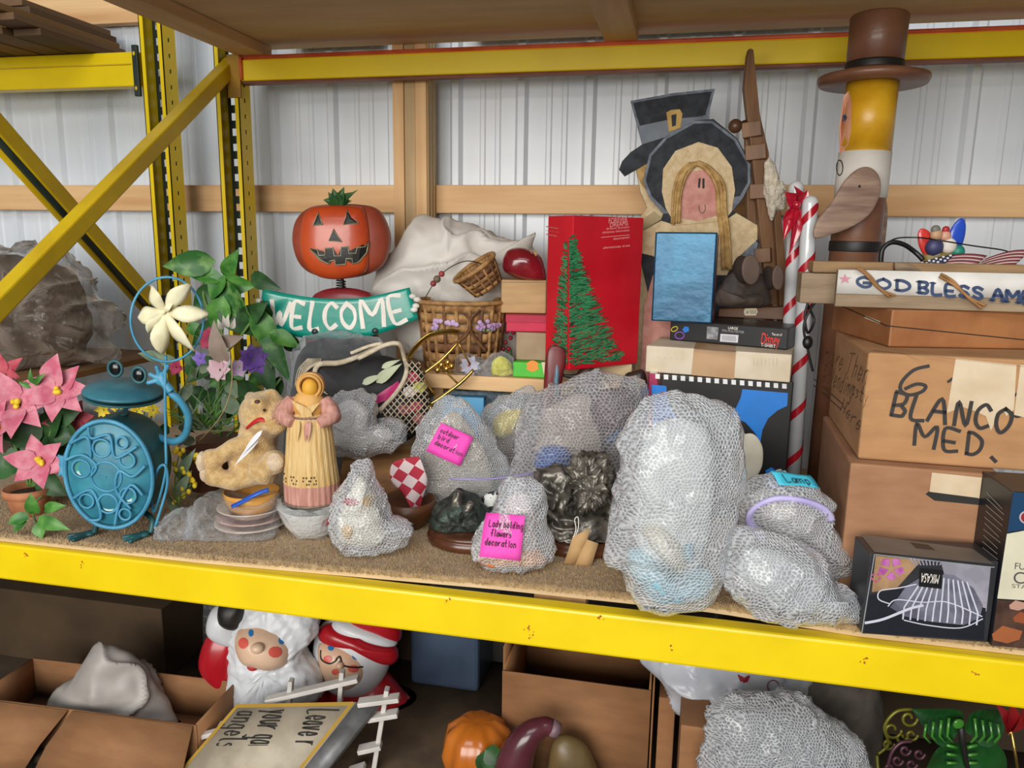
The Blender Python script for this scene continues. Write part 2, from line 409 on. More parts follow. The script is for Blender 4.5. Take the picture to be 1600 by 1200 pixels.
# ================================================================ THE SETTING
def struct(o): o['kind'] = 'structure'; return o
m_tin = pm('white_painted_steel', '#d3dbe4', '#e2e8ee', .35, scale=3, stretch=(1, 1, .3), bump=.05, bscale=6, spec=.6)
m_pine = pm('pine', '#d0a06c', '#e6c08e', .6, 3, (.6, 8, 8), .3, .7, .2, 20, (.5, 9, 9), detail=7)
m_pinev = pm('pine_upright', '#cc9c68', '#e6be8a', .6, 3, (8, 8, .6), .3, .7, .2, 20, (9, 9, .5), detail=7)
m_pinev2 = pm('pine_upright_grey', '#ab9068', '#c8ab7e', .65, 3, (8, 8, .6), .3, .7, .2, 20, (9, 9, .5), detail=7)
m_piney = pm('pine_crosswise', '#c29c6e', '#d8b485', .65, 3, (8, .6, 8), .3, .7, .2, 20, (9, .5, 9), detail=7)
m_ply = pm('plywood', '#c8aa80', '#dcc298', .7, 2.2, (1, 6, 1), .3, .7, .12, 14, (1, 8, 1), detail=6)
m_dark = rgb('dark_void', '#1b1a1a', .8)
m_yel = pm('yellow_enamel', '#e3c300', '#efd108', .38, 5, (1, 1, 1), .3, .7, .06, 30, spec=.5)
m_yel2 = pm('worn_yellow_enamel', '#c8a50c', '#dcbc14', .45, 9, (1, 1, 1), .3, .7, .1, 30)
m_blkst = pm('dark_green_steel', '#14201c', '#22302b', .5)
m_orange = pm('orange_enamel', '#c8502a', '#d8643a', .5)
m_conc = pm('concrete', '#6a655d', '#80796e', .85, 6, bump=.3)
m_rust = pm('rust_marks', '#a3501a', '#c26a10', .7)

# back wall: ribbed steel sheets
WY = 1.25
wall = bpy.data.objects.new('wall_back', None); COL.objects.link(wall); wall.location = (0, WY, 0)
tag(wall, 'white ribbed steel wall sheets behind the racking', 'wall'); struct(wall)
prof = [(0, 0), (.012, -.018), (.034, -.018), (.046, 0), (.105, 0), (.110, -.004), (.122, -.004), (.127, 0), (.158, 0), (.163, -.004), (.175, -.004), (.180, 0), (.2286, 0)]
mb = MB(); P_ = []
for k in range(4): P_ += [(x+k*.2286, y) for x, y in prof[:-1]]
P_.append((.9144+.02, 0))
rows = [[(x, y-.0015*(z > 0), z) for x, y in P_] for z in (-.95, 2.4)]
mb.sheet(rows); first = None
for i in range(6):
    if first is None: first = mb.build('panel', m_tin, wall, smooth=False); ob = first
    else: ob = first.copy(); COL.objects.link(ob)
    ob.location = (-3.55+i*.9144, 0, 0); ob.parent = wall
struct(MB().box2((-6, -7, -.97), (4, 1.3, -.95)).build('floor', m_conc))
tag(bpy.data.objects['floor'], 'grey concrete floor under the racking', 'floor')
# girts and the three-ply post
def plank(name, label, a, b, mat, Y0, Y1, x0=-3.4, x1=1.8):
    o = MB().box2((x0, Y0, a), (x1, Y1, b)).build(name, mat, None, bevel=.003); tag(o, label, 'board'); struct(o); return o
plank('trim_1', 'long horizontal pine girt along the steel wall', atY(700, 333, 1.19).z, atY(700, 289, 1.19).z, m_pine, 1.19, 1.23)
plank('trim_2', 'upper pine girt near the roof of the racking', atY(150, 38, 1.19).z, atY(150, 38, 1.19).z+.12, m_pine, 1.19, 1.23)
plank('trim_3', 'low pine girt behind the lower shelf', -.3, -.2, m_pine, 1.19, 1.23)
post = bpy.data.objects.new('trim_4', None); COL.objects.link(post); tag(post, 'three-ply pine wall post between the girts', 'post'); struct(post)
xl = atY(614, 220, 1.1).x
for k in range(3):
    MB().box2((xl+k*.039, 1.1+(.004 if k == 1 else 0), -.95), (xl+k*.039+.038, 1.188, 2.4)).build('ply', (m_pinev, m_pinev2, m_pinev)[k], post, bevel=.002)
for k in range(3):
    MB().box2((xl+.119, 1.1+.03*k, -.95), (xl+.121, 1.1+.03*k+.029, 2.4)).build('ply_edge', m_pinev2, post)

# ================================================================ RACKING
def upright(T, xr, name='upright', Y0=1.0, Y1=1.07, w=.085, z1=2.3):
    """slotted channel post, open to the front"""
    z0 = -.95; par = None
    mb = MB(); xl = xr-w
    mb.box2((xl, Y0, z0), (xl+.003, Y1, z1)); mb.box2((xl, Y0, z0), (xl+.016, Y0+.003, z1))
    mb.box2((xr-.016, Y0, z0), (xr, Y0+.003, z1))
    u = mb.build(name, m_yel, T, smooth=False)
    # right flange with small slots
    mb = MB(); n = int((z1-z0)/.05)
    mb.box2((xr-.003, Y0, z0), (xr, Y0+.03, z1)); mb.box2((xr-.003, Y0+.042, z0), (xr, Y1, z1))
    for i in range(n): z = z0+i*.05; mb.box2((xr-.003, Y0+.03, z+.014), (xr, Y0+.042, z+.05))
    mb.build('flange', m_yel, u, smooth=False)
    # web with keyhole slots
    mb = MB(); mb.box2((xl+.003, Y1-.004, z0), (xl+.013, Y1-.001, z1)); mb.box2((xl+.029, Y1-.004, z0), (xr-.003, Y1-.001, z1))
    for i in range(n): z = z0+i*.05; mb.box2((xl+.013, Y1-.004, z+.024), (xl+.029, Y1-.001, z+.05))
    mb.build('web', m_blkst, u, smooth=False); return u
rack = Thing('pallet_rack', 'yellow steel pallet rack bay that carries the decorations', 'rack', WORLD)
XR = -1.455
upright(rack, XR)
zb0 = 1.213; 
mb = MB().box2((XR+.002, 1.0, zb0), (2.2, 1.045, 1.279)); rb = mb.build('rear_beam', m_yel, rack, bevel=.004)
MB().box2((XR+.002, 1.002, 1.2795), (2.2, 1.046, 1.291)).build('beam_top', m_orange, rb)
MB().box2((XR+.002, 1.003, 1.206), (2.2, 1.046, 1.2125)).build('beam_lip', pm('brown_red_steel', '#7a4a3a', '#8c5a48', .6), rb)
mb = MB().box2((XR-.035, .992, 1.16), (XR+.012, .9995, 1.295)); br = mb.build('bracket', pm('rusty_bracket', '#8a6414', '#a87f16', .6), rack, bevel=.002)
MB().box2((XR+.012, .99, 1.215), (XR+.02, .9985, 1.285)).build('weld', m_orange, br)
fb = MB().box2((-2.6, 0, -.0895), (2.4, .04, 0)).build('front_beam', m_yel, rack, bevel=.006)
MB().box2((-2.6, .0405, -.0895), (2.4, .07, -.03)).build('step', m_yel, fb, bevel=.003)
mb = MB()
for x, y in [(40, 866), (128, 882), (823, 982), (830, 992), (1052, 1012), (700, 940), (1350, 1030), (1525, 1050), (940, 964)]:
    p = atY(x, y, -.0006); 
    mb = MB()
    for k in range(5):
        a, b = random.uniform(-.006, .006), random.uniform(-.008, .008); q = p+Vector((a, 0, b)); r1 = random.uniform(.0008, .0028)
        mb.poly([q+Vector((math.cos(t)*r1*random.uniform(.5, 1.4), 0, math.sin(t)*r1*random.uniform(.5, 1.6))) for t in (0, 1, 2, 3, 4, 5)])
    mb.build('rust_chip', m_rust, fb, smooth=False)
# beam upper front, out of view, carries the upper deck
MB().box2((-2.6, 0, 1.2), (2.4, .045, 1.288)).build('upper_front_beam', m_yel, rack, bevel=.004)
def brace(T, a, b, X, w, h, name, ext=0, pre=0):
    A, B = atX(*a, X), atX(*b, X); dd = (B-A); B = B+dd*ext*(.0-B.y)/dd.y if ext else B; A = A-dd*((A.y-.02)/dd.y) if pre else A; mb = MB().bar(A, B, w, h, (1, 0, 0)); o = mb.build(name, m_yel2, T, bevel=.005)
    return o, A, B
brace(rack, (364, 99), (-60, 534), -1.50, .045, .045, 'diagonal_brace', ext=.6)
struct_r2 = Thing('pallet_rack', 'neighbouring yellow pallet rack bay at the left edge', 'rack', WORLD)
upright(struct_r2, -1.727)
o, A, B = brace(struct_r2, (-30, 168), (262, 500), -1.77, .05, .034, 'diagonal_brace', pre=1)
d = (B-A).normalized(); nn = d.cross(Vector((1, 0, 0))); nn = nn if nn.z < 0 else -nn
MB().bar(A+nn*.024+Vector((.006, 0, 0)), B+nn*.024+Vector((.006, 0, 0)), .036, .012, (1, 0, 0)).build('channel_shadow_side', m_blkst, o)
MB().bar(A+nn*.033, B+nn*.033, .05, .004, (1, 0, 0)).build('channel_lip', m_yel2, o)
za, zb = atY(100, 85, 1.0).z, atY(100, 138, 1.0).z
nb = MB().box2((-4, 1.0, zb), (-1.822, 1.05, za)).build('rear_beam', m_yel, struct_r2, bevel=.004)
MB().box2((-4, .9965, zb+(za-zb)*.62), (-1.85, .9995, zb+(za-zb)*.66)).build('seam', m_yel2, nb)
bk = MB().box2((-1.835, .985, zb-.035), (-1.815, .9985, za+.018)).build('bracket', m_blkst, struct_r2, bevel=.002)
for z in (za-.01, zb-.01): MB().ell((-1.826, .984, z), (.005, .002, .007), 10, 6).build('rivet', m_yel2, bk)

# decks
m_carpet = pm('tan_carpet', '#9c7d52', '#c2a273', .95, 90, bump=1.0, bscale=420, lo=.3, hi=.7, sheen=.3)
dk = Thing('shelf_deck', 'carpeted plywood shelf deck under the decorations', 'shelf', WORLD)
def deckY(x):     # the sheet lies a little askew on the beams
    for (x0, y0), (x1, y1) in zip([(-2.6, -.002), (-1.0, .012), (-.35, .045), (.1, .05), (.35, .02), (2.4, .015)], [(-1.0, .012), (-.35, .045), (.1, .05), (.35, .02), (2.4, .015)]):
        if x0 <= x <= x1: return y0+(y1-y0)*(x-x0)/(x1-x0)
n = 120; xs = [-2.5+4.7*i/n for i in range(n+1)]
mb = MB(); mb.sheet([[(x, deckY(x)+.006, .001) for x in xs], [(x, deckY(x)+.006, .0145) for x in xs], [(x, 1.07, .0145) for x in xs], [(x, 1.07, .001) for x in xs], [(x, deckY(x)+.006, .001) for x in xs]])
mb.build('board', m_ply, dk, smooth=False)
mb = MB(); rows = []
for j in range(25):
    t = (j/24)**1.6
    rows.append([(x, deckY(x)+(1.06-deckY(x))*t+(noise.noise(Vector((x*30, 0, 0)))*.006 if j == 0 else 0), .0235+noise.noise(Vector((x*14, t*9, 0)))*.0012) for x in xs])
front = [(r[0], r[1]-.002, .014) for r in rows[0]]
mb.sheet([front]+rows); mb.build('carpet', m_carpet, dk)
# pile: short loops standing along the near strip of carpet
mb = MB()
for i in range(24000):
    x = random.uniform(-1.75, .95); y0 = deckY(x); t = random.random()**1.7; y = y0-.003+t*.33
    hgt = random.uniform(.003, .007); a = random.uniform(0, 6.28); lx, ly = math.cos(a)*.003, math.sin(a)*.003-.0015
    z = .0225 if t > .012 else .0225-random.uniform(0, .012); w = random.uniform(.001, .002)
    mb.add([(x-w, y, z), (x+w, y, z), (x+lx, y+ly, z+hgt)], [(0, 1, 2)])
po = mb.build('pile', m_carpet, dk, smooth=False); po['kind'] = 'stuff'
for x in (atZ(870, 940, .0).x,):
    MB().box2((x-.055, .0415+.03, -.038), (x+.055, 1.0, .0008)).build('cross_support', m_piney, dk, bevel=.003)
for x in (-1.2, .75): MB().box2((x-.045, .072, -.038), (x+.045, 1.0, .0008)).build('cross_support', m_piney, dk, bevel=.003)
ud = Thing('upper_deck', 'plywood upper deck seen from below on flat pine cross boards', 'shelf', WORLD)
MB().box2((-1.5, -.02, 1.3285), (2.3, 1.1, 1.346)).build('board', m_ply, ud, bevel=.002)
for x in (-1.41, atZ(975, 80, 1.292).x, 1.05):
    MB().box2((x-.048, -.02, 1.2915), (x+.048, 1.06, 1.328)).build('cross_support', m_piney, ud, bevel=.003)
for xa_, xb_, lab in ((-1.36, -1.02, 'short'), (-.72, .5, 'long')):  # dark rolls added to stand for the wall shade above the beam
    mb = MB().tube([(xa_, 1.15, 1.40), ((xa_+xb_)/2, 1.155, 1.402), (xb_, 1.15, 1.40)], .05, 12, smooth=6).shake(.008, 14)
    r_ = solo(mb, 'gap_shade_roll', pm('gap_shade_black', '#1a1c1c', '#2c2e2e', .4), WORLD, lab+' dark roll added for the shade in the gap behind the upper rear beam', 'roll')
# neighbour bay: deck, lumber overhead
nd = Thing('shelf_deck', 'brown plywood deck of the neighbouring rack bay', 'shelf', WORLD)
zd = atY(150, 552, 1.0).z
MB().box2((-4, .02, zd-.02), (-1.86, 1.12, zd)).build('board', pm('old_brown_ply', '#6d4c2a', '#8a6337', .8, 3, (6, 1, 1)), nd, bevel=.002)
MB().box2((-4, .0, zd-.11), (-1.86, .018, zd-.004)).build('edge_board', m_piney, nd)
for j in range(5):
    for i in range(4):
        x = -1.98-i*.105-.012*j-random.random()*.03; z = za+.002+j*.0225
        b = MB().box2((x-.1, .62+random.random()*.2, z), (x, 1.16, z+.021))
        solo(b, 'lumber_board', pm('weathered_lumber_%d' % ((i+j) % 3), ('#55402c', '#6a5038', '#7a5a34')[(i+j) % 3], None, .8, 4, (8, .6, 8)), WORLD, 'weathered board lying on the rack beam at the top left corner', 'board', 'weathered boards stacked overhead at the upper left', bevel=.002)
# ================================================================ LEFT END OF THE SHELF
V = Vector
m_terra = pm('terracotta', '#b0704c', '#c4845e', .8, 20, bump=.15)
m_pink = pm('pink_silk_petal', '#bf5a72', '#d68a98', .7, 30)
m_pinkd = pm('dusky_red_petal', '#a83a48', '#c65a66', .7, 30)
m_leafd = pm('dark_leaf', '#20421f', '#34602e', .5, 30)
m_leaf = pm('green_leaf', '#2f6a24', '#5c9440', .45, 25)
m_leafv = pm('mottled_leaf', '#2c6428', '#86ad62', .45, 22, (1, 1, 1), .45, .7)
m_leafp = pm('grey_green_leaf', '#5c6f55', '#7d8f72', .55, 25)
m_yfl = pm('yellow_bloom', '#d8b010', '#f0d838', .6, 40)
m_stem = pm('green_stem', '#4a6a2c', '#6a8a44', .6)
def leafpart(T, name, a, b, w, mat, da=0, db=0, nrm=None, par=None, **k):
    A, B = T.px(*a, da), T.px(*b, db); mb = MB()
    if nrm is None: nrm = (random.uniform(-.5, .5), -1, random.uniform(-.3, .6))
    mb.leaf(A, B, w, nrm, **k); return mb.build(name, mat, par or T)
def stem(T, pts, r, mat, name='stem', par=None, smooth=6): 
    P = [T.px(*p) if len(p) == 3 else T.px(p[0], p[1], 0) for p in pts]
    return MB().tube(P, r, 6, smooth=smooth).build(name, mat, par or T)
def bloom(T, c, d, R, n, mat, name='petal', w=.62, tilt=(0, -1, 0), cen=None, lift=.25, rot=0):
    """a flower: every petal its own piece around a centre"""
    C = T.px(*c, d); N_ = V(tilt).normalized(); X = N_.cross(V((0, 0, 1))).normalized(); Y = X.cross(N_)
    for i in range(n):
        a = rot+2*math.pi*i/n+random.uniform(-.15, .15); dr = X*math.cos(a)+Y*math.sin(a)
        r = R*random.uniform(.8, 1.1); MB().leaf(C+dr*R*.08, C+dr*r+N_*R*lift*random.uniform(.2, 1.2), R*w, N_, .12, .08, 6).build(name, mat, T)
    if cen:
        mb = MB()
        for k in range(5): mb.ell(C+N_*R*.1+X*random.uniform(-.1, .1)*R+Y*random.uniform(-.1, .1)*R, R*.08, 8, 6)
        mb.build('flower_centre', cen, T)

# ---- poinsettia in a clay pot
T = Thing('potted_poinsettia', 'pink silk poinsettia in a terracotta pot at the left end', 'plant', FrD(48, 800))
s_ = .0016
MB().lathe([(.040, 0), (.050, .045), (.0505, .046), (.056, .046), (.057, .066), (.052, .067), (.050, .05), (.02, .048)], (0, 0, 0), 32).build('pot', m_terra, T)
MB().lathe([(.049, .05), (.001, .056)], (0, 0, 0), 24, cap=False).build('soil', rgb('soil', '#3a2c20', .9), T)
for a, b in [((48, 760), (30, 640)), ((50, 760), (92, 620)), ((52, 760), (65, 730)), ((45, 760), (5, 660))]:
    stem(T, [a, ((a[0]+b[0])/2+4, (a[1]+b[1])/2), b], .0035, m_stem)
for a, b, w in [((40, 690), (-10, 640), .06), ((70, 650), (128, 640), .07), ((60, 680), (125, 680), .075), ((50, 700), (10, 745), .07), ((70, 700), (120, 735), .075), ((45, 650), (20, 590), .05), ((60, 740), (105, 775), .06), ((80, 640), (60, 585), .04), ((30, 720), (-20, 740), .07), ((75, 680), (100, 640), .07), ((35, 740), (75, 700), .07), ((90, 660), (130, 700), .06), ((60, 650), (20, 700), .08)]:
    leafpart(T, 'leaf', a, b, w, m_leafd, .01, .0, tip=.75)
bloom(T, (28, 632), -.04, .085, 7, m_pink, cen=m_yfl, tilt=(.2, -1, .6), rot=.3)
bloom(T, (92, 612), -.02, .078, 7, m_pink, cen=m_yfl, tilt=(.1, -1, .5), rot=1.2)
bloom(T, (65, 722), -.055, .078, 6, m_pink, cen=m_yfl, tilt=(0, -1, .35), rot=.2)
bloom(T, (-2, 668), -.05, .07, 6, m_pink, cen=m_yfl, tilt=(-.3, -1, .3))
bloom(T, (112, 655), .03, .06, 6, m_pinkd, tilt=(.4, -1, .2))
bloom(T, (8, 588), .05, .06, 6, m_pinkd, tilt=(-.1, -1, .5))
leafpart(T, 'petal', (86, 605), (90, 552), .062, m_pink, -.01, -.02, tip=.7)
for a, b in [((52, 600), (48, 575)), ((52, 602), (72, 582)), ((50, 604), (28, 596))]: leafpart(T, 'leaf', a, b, .014, m_leaf, -.03, -.035)
# ---- trailing vine in front of the pot
T = Thing('vine_sprig', 'bright green heart-leaved vine sprig lying before the clay pot', 'plant', FrD(52, 836))
stem(T, [(60, 822, .02), (52, 805, 0), (50, 790, .02), (66, 775, .03)], .0022, m_stem)
for a, b, w in [((55, 802), (48, 770), .034), ((44, 806), (12, 818), .03), ((60, 812), (110, 828), .034), ((62, 818), (66, 842), .034), ((40, 812), (22, 832), .03), ((70, 795), (104, 790), .028)]:
    leafpart(T, 'leaf', a, b, w, m_leaf, -.01, -.02, nrm=(random.uniform(-.3, .3), -1, .5), shape='heart', n=8)

# ---- metal garden frog with pinwheel
m_turq = pm('turquoise_enamel', '#2a7084', '#3a8a9c', .42, 14, bump=.1)
m_turql = pm('light_turquoise_enamel', '#3c86a6', '#4f9abb', .45, 18)
m_frogd = pm('dark_teal_metal', '#1f4a50', '#2d6468', .45, 14)
m_glassg = pm('sea_green_glass', '#347c78', '#4a988e', .15, 10, coat=.5)
m_cream = pm('cream_enamel', '#dcd5ac', '#ece6c6', .6, 25)
T = Thing('garden_frog', 'turquoise metal garden frog statue holding a cream pinwheel', 'statue', FrD(200, 836, rz=YAW))
BR = Matrix.Rotation(math.radians(3), 3, 'Z'); bc = T.px(186, 732, 0); ea, eb = .096, .126
def fb_(x, y, z): return bc + BR @ V((x, y, z))
mb = MB(); prof = [(.02, .01), (.6, .006), (.97, .0), (1.0, .01), (1.0, .10), (.9, .135), (.5, .16), (.02, .165)]
mb.lathe([(r, -z) for r, z in prof], (0, 0, 0), 48)
for i, v in enumerate(mb.v): mb.v[i] = fb_(v.x*ea, -v.z-.05, v.y*eb)
drum = mb.build('drum_body', m_frogd, T)
mb = MB(); mb.lathe([(.01, .016), (.5, .014), (.9, .004), (.96, 0)], (0, 0, 0), 48, cap=False)
for i, v in enumerate(mb.v): mb.v[i] = fb_(v.x*ea, -v.z-.047, v.y*eb)
face = mb.build('belly_plate', m_turq, T)
mb = MB(); mb.tube([fb_(ea*math.cos(t)*.99, -.05, eb*math.sin(t)*.99) for t in [2*math.pi*i/48 for i in range(48)]], .005, 8, closed=True); mb.build('rim', m_turql, face)
for cx, cz, r in [(0, 0, .34), (-.02, -.5, .22), (-.05, .52, .2), (.5, .3, .17), (.45, -.35, .18), (-.55, .15, .2), (-.5, -.45, .16), (.42, .62, .13), (.35, -.7, .13)]:
    mb = MB(); rr = r*ea
    mb.tube([fb_(cx*ea+rr*math.cos(t), -.062, cz*eb+rr*math.sin(t)*1.05) for t in [2*math.pi*i/20 for i in range(20)]], .0027, 6, closed=True); mb.build('scroll', m_turql, face)
    if r > .16: MB().lathe([(.001, -.004), (rr*.9, 0)], fb_(cx*ea, -.059, cz*eb), 20, R=Matrix.Rotation(math.radians(3), 3, 'Z') @ Matrix.Rotation(math.pi/2, 3, 'X'), cap=False).build('glass_disc', m_glassg, face)
for pts in [[(-.9, .3), (-.5, .4), (-.2, .2), (-.35, 0)], [(.9, .2), (.6, .0), (.3, .1), (.2, -.25), (.5, -.6)], [(-.8, -.4), (-.35, -.25), (-.2, -.75), (-.5, -.8)], [(-.3, .9), (-.25, .7), (.15, .75), (.25, .35), (.75, .55)], [(.8, -.35), (.55, -.15), (.25, -.5), (.1, -.9)], [(-.75, .6), (-.35, .72), (-.3, .35)]]:
    MB().tube([fb_(x*ea, -.063, z*eb) for x, z in pts], .0034, 6, smooth=6).build('scroll', m_turql, face)
nk = T.px(192, 640, .02)
MB().tube([nk+V((.012*math.cos(t), .012*math.sin(t), -.02+t*.0019)) for t in [i*.5 for i in range(60)]], .0028, 6).build('neck_spring', m_frogd, T)
HR = Matrix.Rotation(math.radians(7), 3, 'Y') @ Matrix.Rotation(math.radians(5), 3, 'X')
MB().lathe([(.001, -.016), (.05, -.013), (.082, -.003), (.085, .001), (.078, .001), (.05, -.006), (.001, -.008)], T.px(194, 618, .02), 40, R=HR).build('lower_jaw', m_frogd, T)
hd = MB().lathe([(.085, -.001), (.082, .004), (.06, .015), (.03, .021), (.001, .023)], T.px(193, 611, .02), 40, R=HR).build('head', pm('teal_head', '#2f6878', '#3f7f8e', .4), T)
for c in ((180, 576), (217, 586)):
    e = MB().tube([T.px(*c, -.01)+V((.0155*math.cos(t), 0, .0175*math.sin(t))) for t in [2*math.pi*i/20 for i in range(20)]], .0035, 6, closed=True).build('eye', m_frogd, T)
    MB().ell(T.px(*c, -.008), (.014, .006, .016), 14, 8).build('pupil', rgb('black_glass', '#0c1012', .15), e)
def hand(T, c, d, dirs, r, mat, wrist):
    mb = MB(); C = T.px(*c, d); mb.ell(C, (r*1.4, r*.8, r*1.5), 14, 8)
    for q in dirs: mb.tube([C, T.px(*q, d-.004)], [r*.62, r*.5], 8); mb.ell(T.px(*q, d-.004), r*.52, 8, 6)
    mb.tube([C, T.px(*wrist, d)], [r*.9, r*1.0], 10)
    return mb.build('hand', mat, T, rem=.0016)
a1 = MB().tube([T.px(*p) for p in [(262, 612, -.02), (280, 625, -.015), (294, 650, 0), (290, 678, .02), (272, 690, .03), (245, 682, .05)]], .0085, 10, smooth=6).build('arm', m_turql, T)
hand(T, (252, 593), -.025, [(232, 598), (235, 585), (245, 574), (262, 572)], .010, m_turql, (268, 612))
a2 = MB().tube([T.px(*p) for p in [(125, 690, .02), (112, 696, 0), (104, 710, -.01), (99, 722, -.015)]], .006, 10, smooth=5).build('arm', m_frogd, T)
hand(T, (98, 726), -.02, [(93, 742), (99, 744), (105, 738), (92, 712)], .0065, m_turql, (100, 712))
MB().tube([T.px(*p) for p in [(106, 752, -.01), (112, 775, -.012), (125, 792, -.01), (142, 805, 0)]], .0065, 10, smooth=5).build('leg', m_turql, T)
MB().tube([T.px(*p) for p in [(140, 806, .0), (150, 815, -.01), (148, 832, -.012)]], .0065, 10, smooth=5).build('leg', m_frogd, T)
MB().tube([T.px(*p) for p in [(225, 800, .02), (238, 812, 0), (236, 832, -.01)]], .0065, 10, smooth=5).build('leg', m_frogd, T)
def foot(c, ang):
    mb = MB(); C = T.px(*c, -.01); C.z = .007
    for k in (-.45, 0, .45): mb.tube([C, C+V((math.cos(ang+k)*.045, math.sin(ang+k)*.045, -.002))], [.0065, .005], 8)
    mb.ell(C, (.014, .014, .007), 12, 8); mb.build('foot', m_frogd, T, rem=.002)
foot((140, 834), -2.4); foot((225, 838), -2.3)
st = MB().tube([T.px(*p) for p in [(259, 555, -.03), (258, 620, -.032), (259, 690, -.03), (259, 735, -.028), (250, 775, -.02), (240, 800, -.01), (238, 770, -.02), (246, 735, -.03), (258, 728, -.035), (261, 760, -.03), (243, 822, -.03)]], .0032, 8, smooth=8).build('pinwheel_stick', m_turql, T)
pc = T.px(259, 487, -.04)
MB().tube([T.px(261+57*math.cos(t), 499+66*math.sin(t), -.035+.02*math.cos(t)) for t in [2*math.pi*i/48 for i in range(48)]], .0027, 8, closed=True).build('hoop', m_turql, T)
ptl = [((238, 446), .05, .3), ((297, 444), .042, -.2), ((326, 491), .045, .2), ((304, 548), .048, -.3), ((253, 553), .046, .3), ((217, 495), .048, -.2), ((278, 470), .03, .5), ((232, 520), .03, .4)]
pw = MB().ell(pc+V((0, -.012, 0)), .005, 10, 8).build('pinwheel_hub', m_cream, T)
MB().lathe([(.001, 0), (.034, .001), (.036, .006), (.001, .008)], pc+V((0, .004, 0)), 24, R=Matrix.Rotation(math.pi/2, 3, 'X')).build('pinwheel_shadow_plate', pm('blade_gap_shade', '#141414', '#222222', .5), T)  # dark disc added for the shadow between the blades
for (q, w, tw) in ptl:
    B = T.px(*q, -.045); A = pc; mid = (A+B)/2; dr = (B-A).normalized(); sd = dr.cross(V((0, -1, 0))); rows = []
    for i in range(9):
        t = i/8; wd = w*(.18+1.25*t)*(1 if t < .55 else max(.06, (1-t)/.45)**.7); p = A+(B-A)*t+V((0, -.018*math.sin(math.pi*t), 0)); tz = tw*3*(t)
        s2 = sd*math.cos(tz)+V((0, -1, 0))*math.sin(tz); rows.append([p-s2*wd*.5, p-s2*wd*.25+V((0, -.004, 0)), p+V((0, -.005, 0)), p+s2*wd*.25+V((0, -.003, 0)), p+s2*wd*.5])
    MB().sheet(rows).build('pinwheel_blade', m_cream, T, solid=.0012)

# ---- leafy houseplant behind the frog
T = Thing('leafy_houseplant', 'tall green houseplant with mottled leaves below the yellow rack post', 'plant', FrD(345, 735))
MB().lathe([(.05, 0), (.06, .09), (.065, .09), (.065, .105), (.058, .105)], (0, 0, 0), 24).build('pot', pm('brown_pot', '#5e3f2c', '#74503a', .7), T)
stem(T, [(345, 690), (342, 580), (348, 500), (346, 440)], .005, m_stem)
stem(T, [(346, 560), (380, 520), (400, 490)], .004, m_stem); stem(T, [(346, 520), (320, 470), (318, 430)], .004, m_stem)
stem(T, [(346, 690), (400, 640), (440, 590)], .004, m_stem)
for a, b, w, m in [((338, 408), (254, 416), .075, m_leafv), ((352, 440), (285, 424), .05, m_leaf), ((354, 436), (374, 388), .05, m_leaf), ((352, 438), (398, 506), .085, m_leafv), ((348, 440), (402, 446), .06, m_leaf), ((344, 448), (302, 482), .07, m_leafd), ((350, 462), (338, 520), .07, m_leaf), ((396, 480), (436, 560), .07, m_leaf), ((410, 500), (455, 600), .06, m_leafv), ((380, 500), (420, 470), .06, m_leafd), ((345, 500), (300, 540), .06, m_leafd), ((400, 540), (430, 620), .07, m_leafd), ((346, 470), (398, 525), .08, m_leafd), ((340, 560), (290, 600), .06, m_leafd), ((370, 600), (440, 640), .07, m_leafd), ((352, 430), (330, 470), .06, m_leaf), ((392, 430), (440, 452), .05, m_leafd), ((420, 520), (470, 545), .05, m_leaf)]:
    leafpart(T, 'leaf', a, b, w, m, random.uniform(-.02, .02), random.uniform(-.05, .03), tip=.7)
for k in range(34):
    x, y = random.uniform(285, 445), random.uniform(480, 650); a = random.uniform(0, 6.28)
    leafpart(T, 'leaf', (x, y), (x+math.cos(a)*38, y+math.sin(a)*30), random.uniform(.03, .06), (m_leafd, m_leafd, m_leaf, m_leafp)[k % 4], random.uniform(.0, .06), random.uniform(-.02, .06), tip=.7)
# ---- silk flower arrangement
m_brownp = pm('brown_clay', '#6a4030', '#7d5040', .8)
T = Thing('silk_flower_arrangement', 'silk flower arrangement with purple and pale pink blooms in a brown pot', 'plant', FrD(322, 775))
MB().lathe([(.035, 0), (.042, .09), (.044, .1), (.046, .115), (.04, .116), (.03, .1)], (0, 0, .02), 24).build('pot', m_brownp, T)
for i in range(34):
    x = random.uniform(255, 400); y = random.uniform(560, 640)+abs(x-325)*.4
    A = T.px(322+random.uniform(-14, 14), 672, 0); B = T.px(x, y, random.uniform(-.07, .06)); MB().leaf(A, B, .008, (random.uniform(-1, 1), -1, .3), .1, random.uniform(.05, .3), 7, 'blade').build('grass_blade', (m_stem, m_leaf, m_leafp)[i % 3], T)
stem(T, [(310, 690, -.04), (345, 650, -.06), (362, 600, -.06), (358, 540, -.05), (346, 520, -.05)], .0014, pm('straw', '#b59a66', '#cbb07c', .7))
bloom(T, (396, 562), -.03, .042, 9, pm('purple_petal', '#3a1f5a', '#553080', .7), tilt=(.3, -1, .3), w=.8)
bloom(T, (344, 578), -.05, .036, 8, pm('pale_pink_petal', '#cfa8b2', '#e6d2d4', .7), tilt=(-.3, -1, .2), w=.9)
bloom(T, (326, 530), -.02, .034, 7, pm('magenta_petal', '#8a2040', '#b03a5a', .7), tilt=(0, -1, .2), w=.9)
bloom(T, (276, 574), -.03, .022, 6, MATS['magenta_petal'], w=.9)
bloom(T, (374, 574), -.02, .03, 6, pm('lilac_petal', '#a88aa8', '#c4aec4', .7), w=.9)
bloom(T, (313, 560), -.03, .02, 5, pm('violet_petal', '#6a4aa8', '#8a70c0', .7), w=.9)
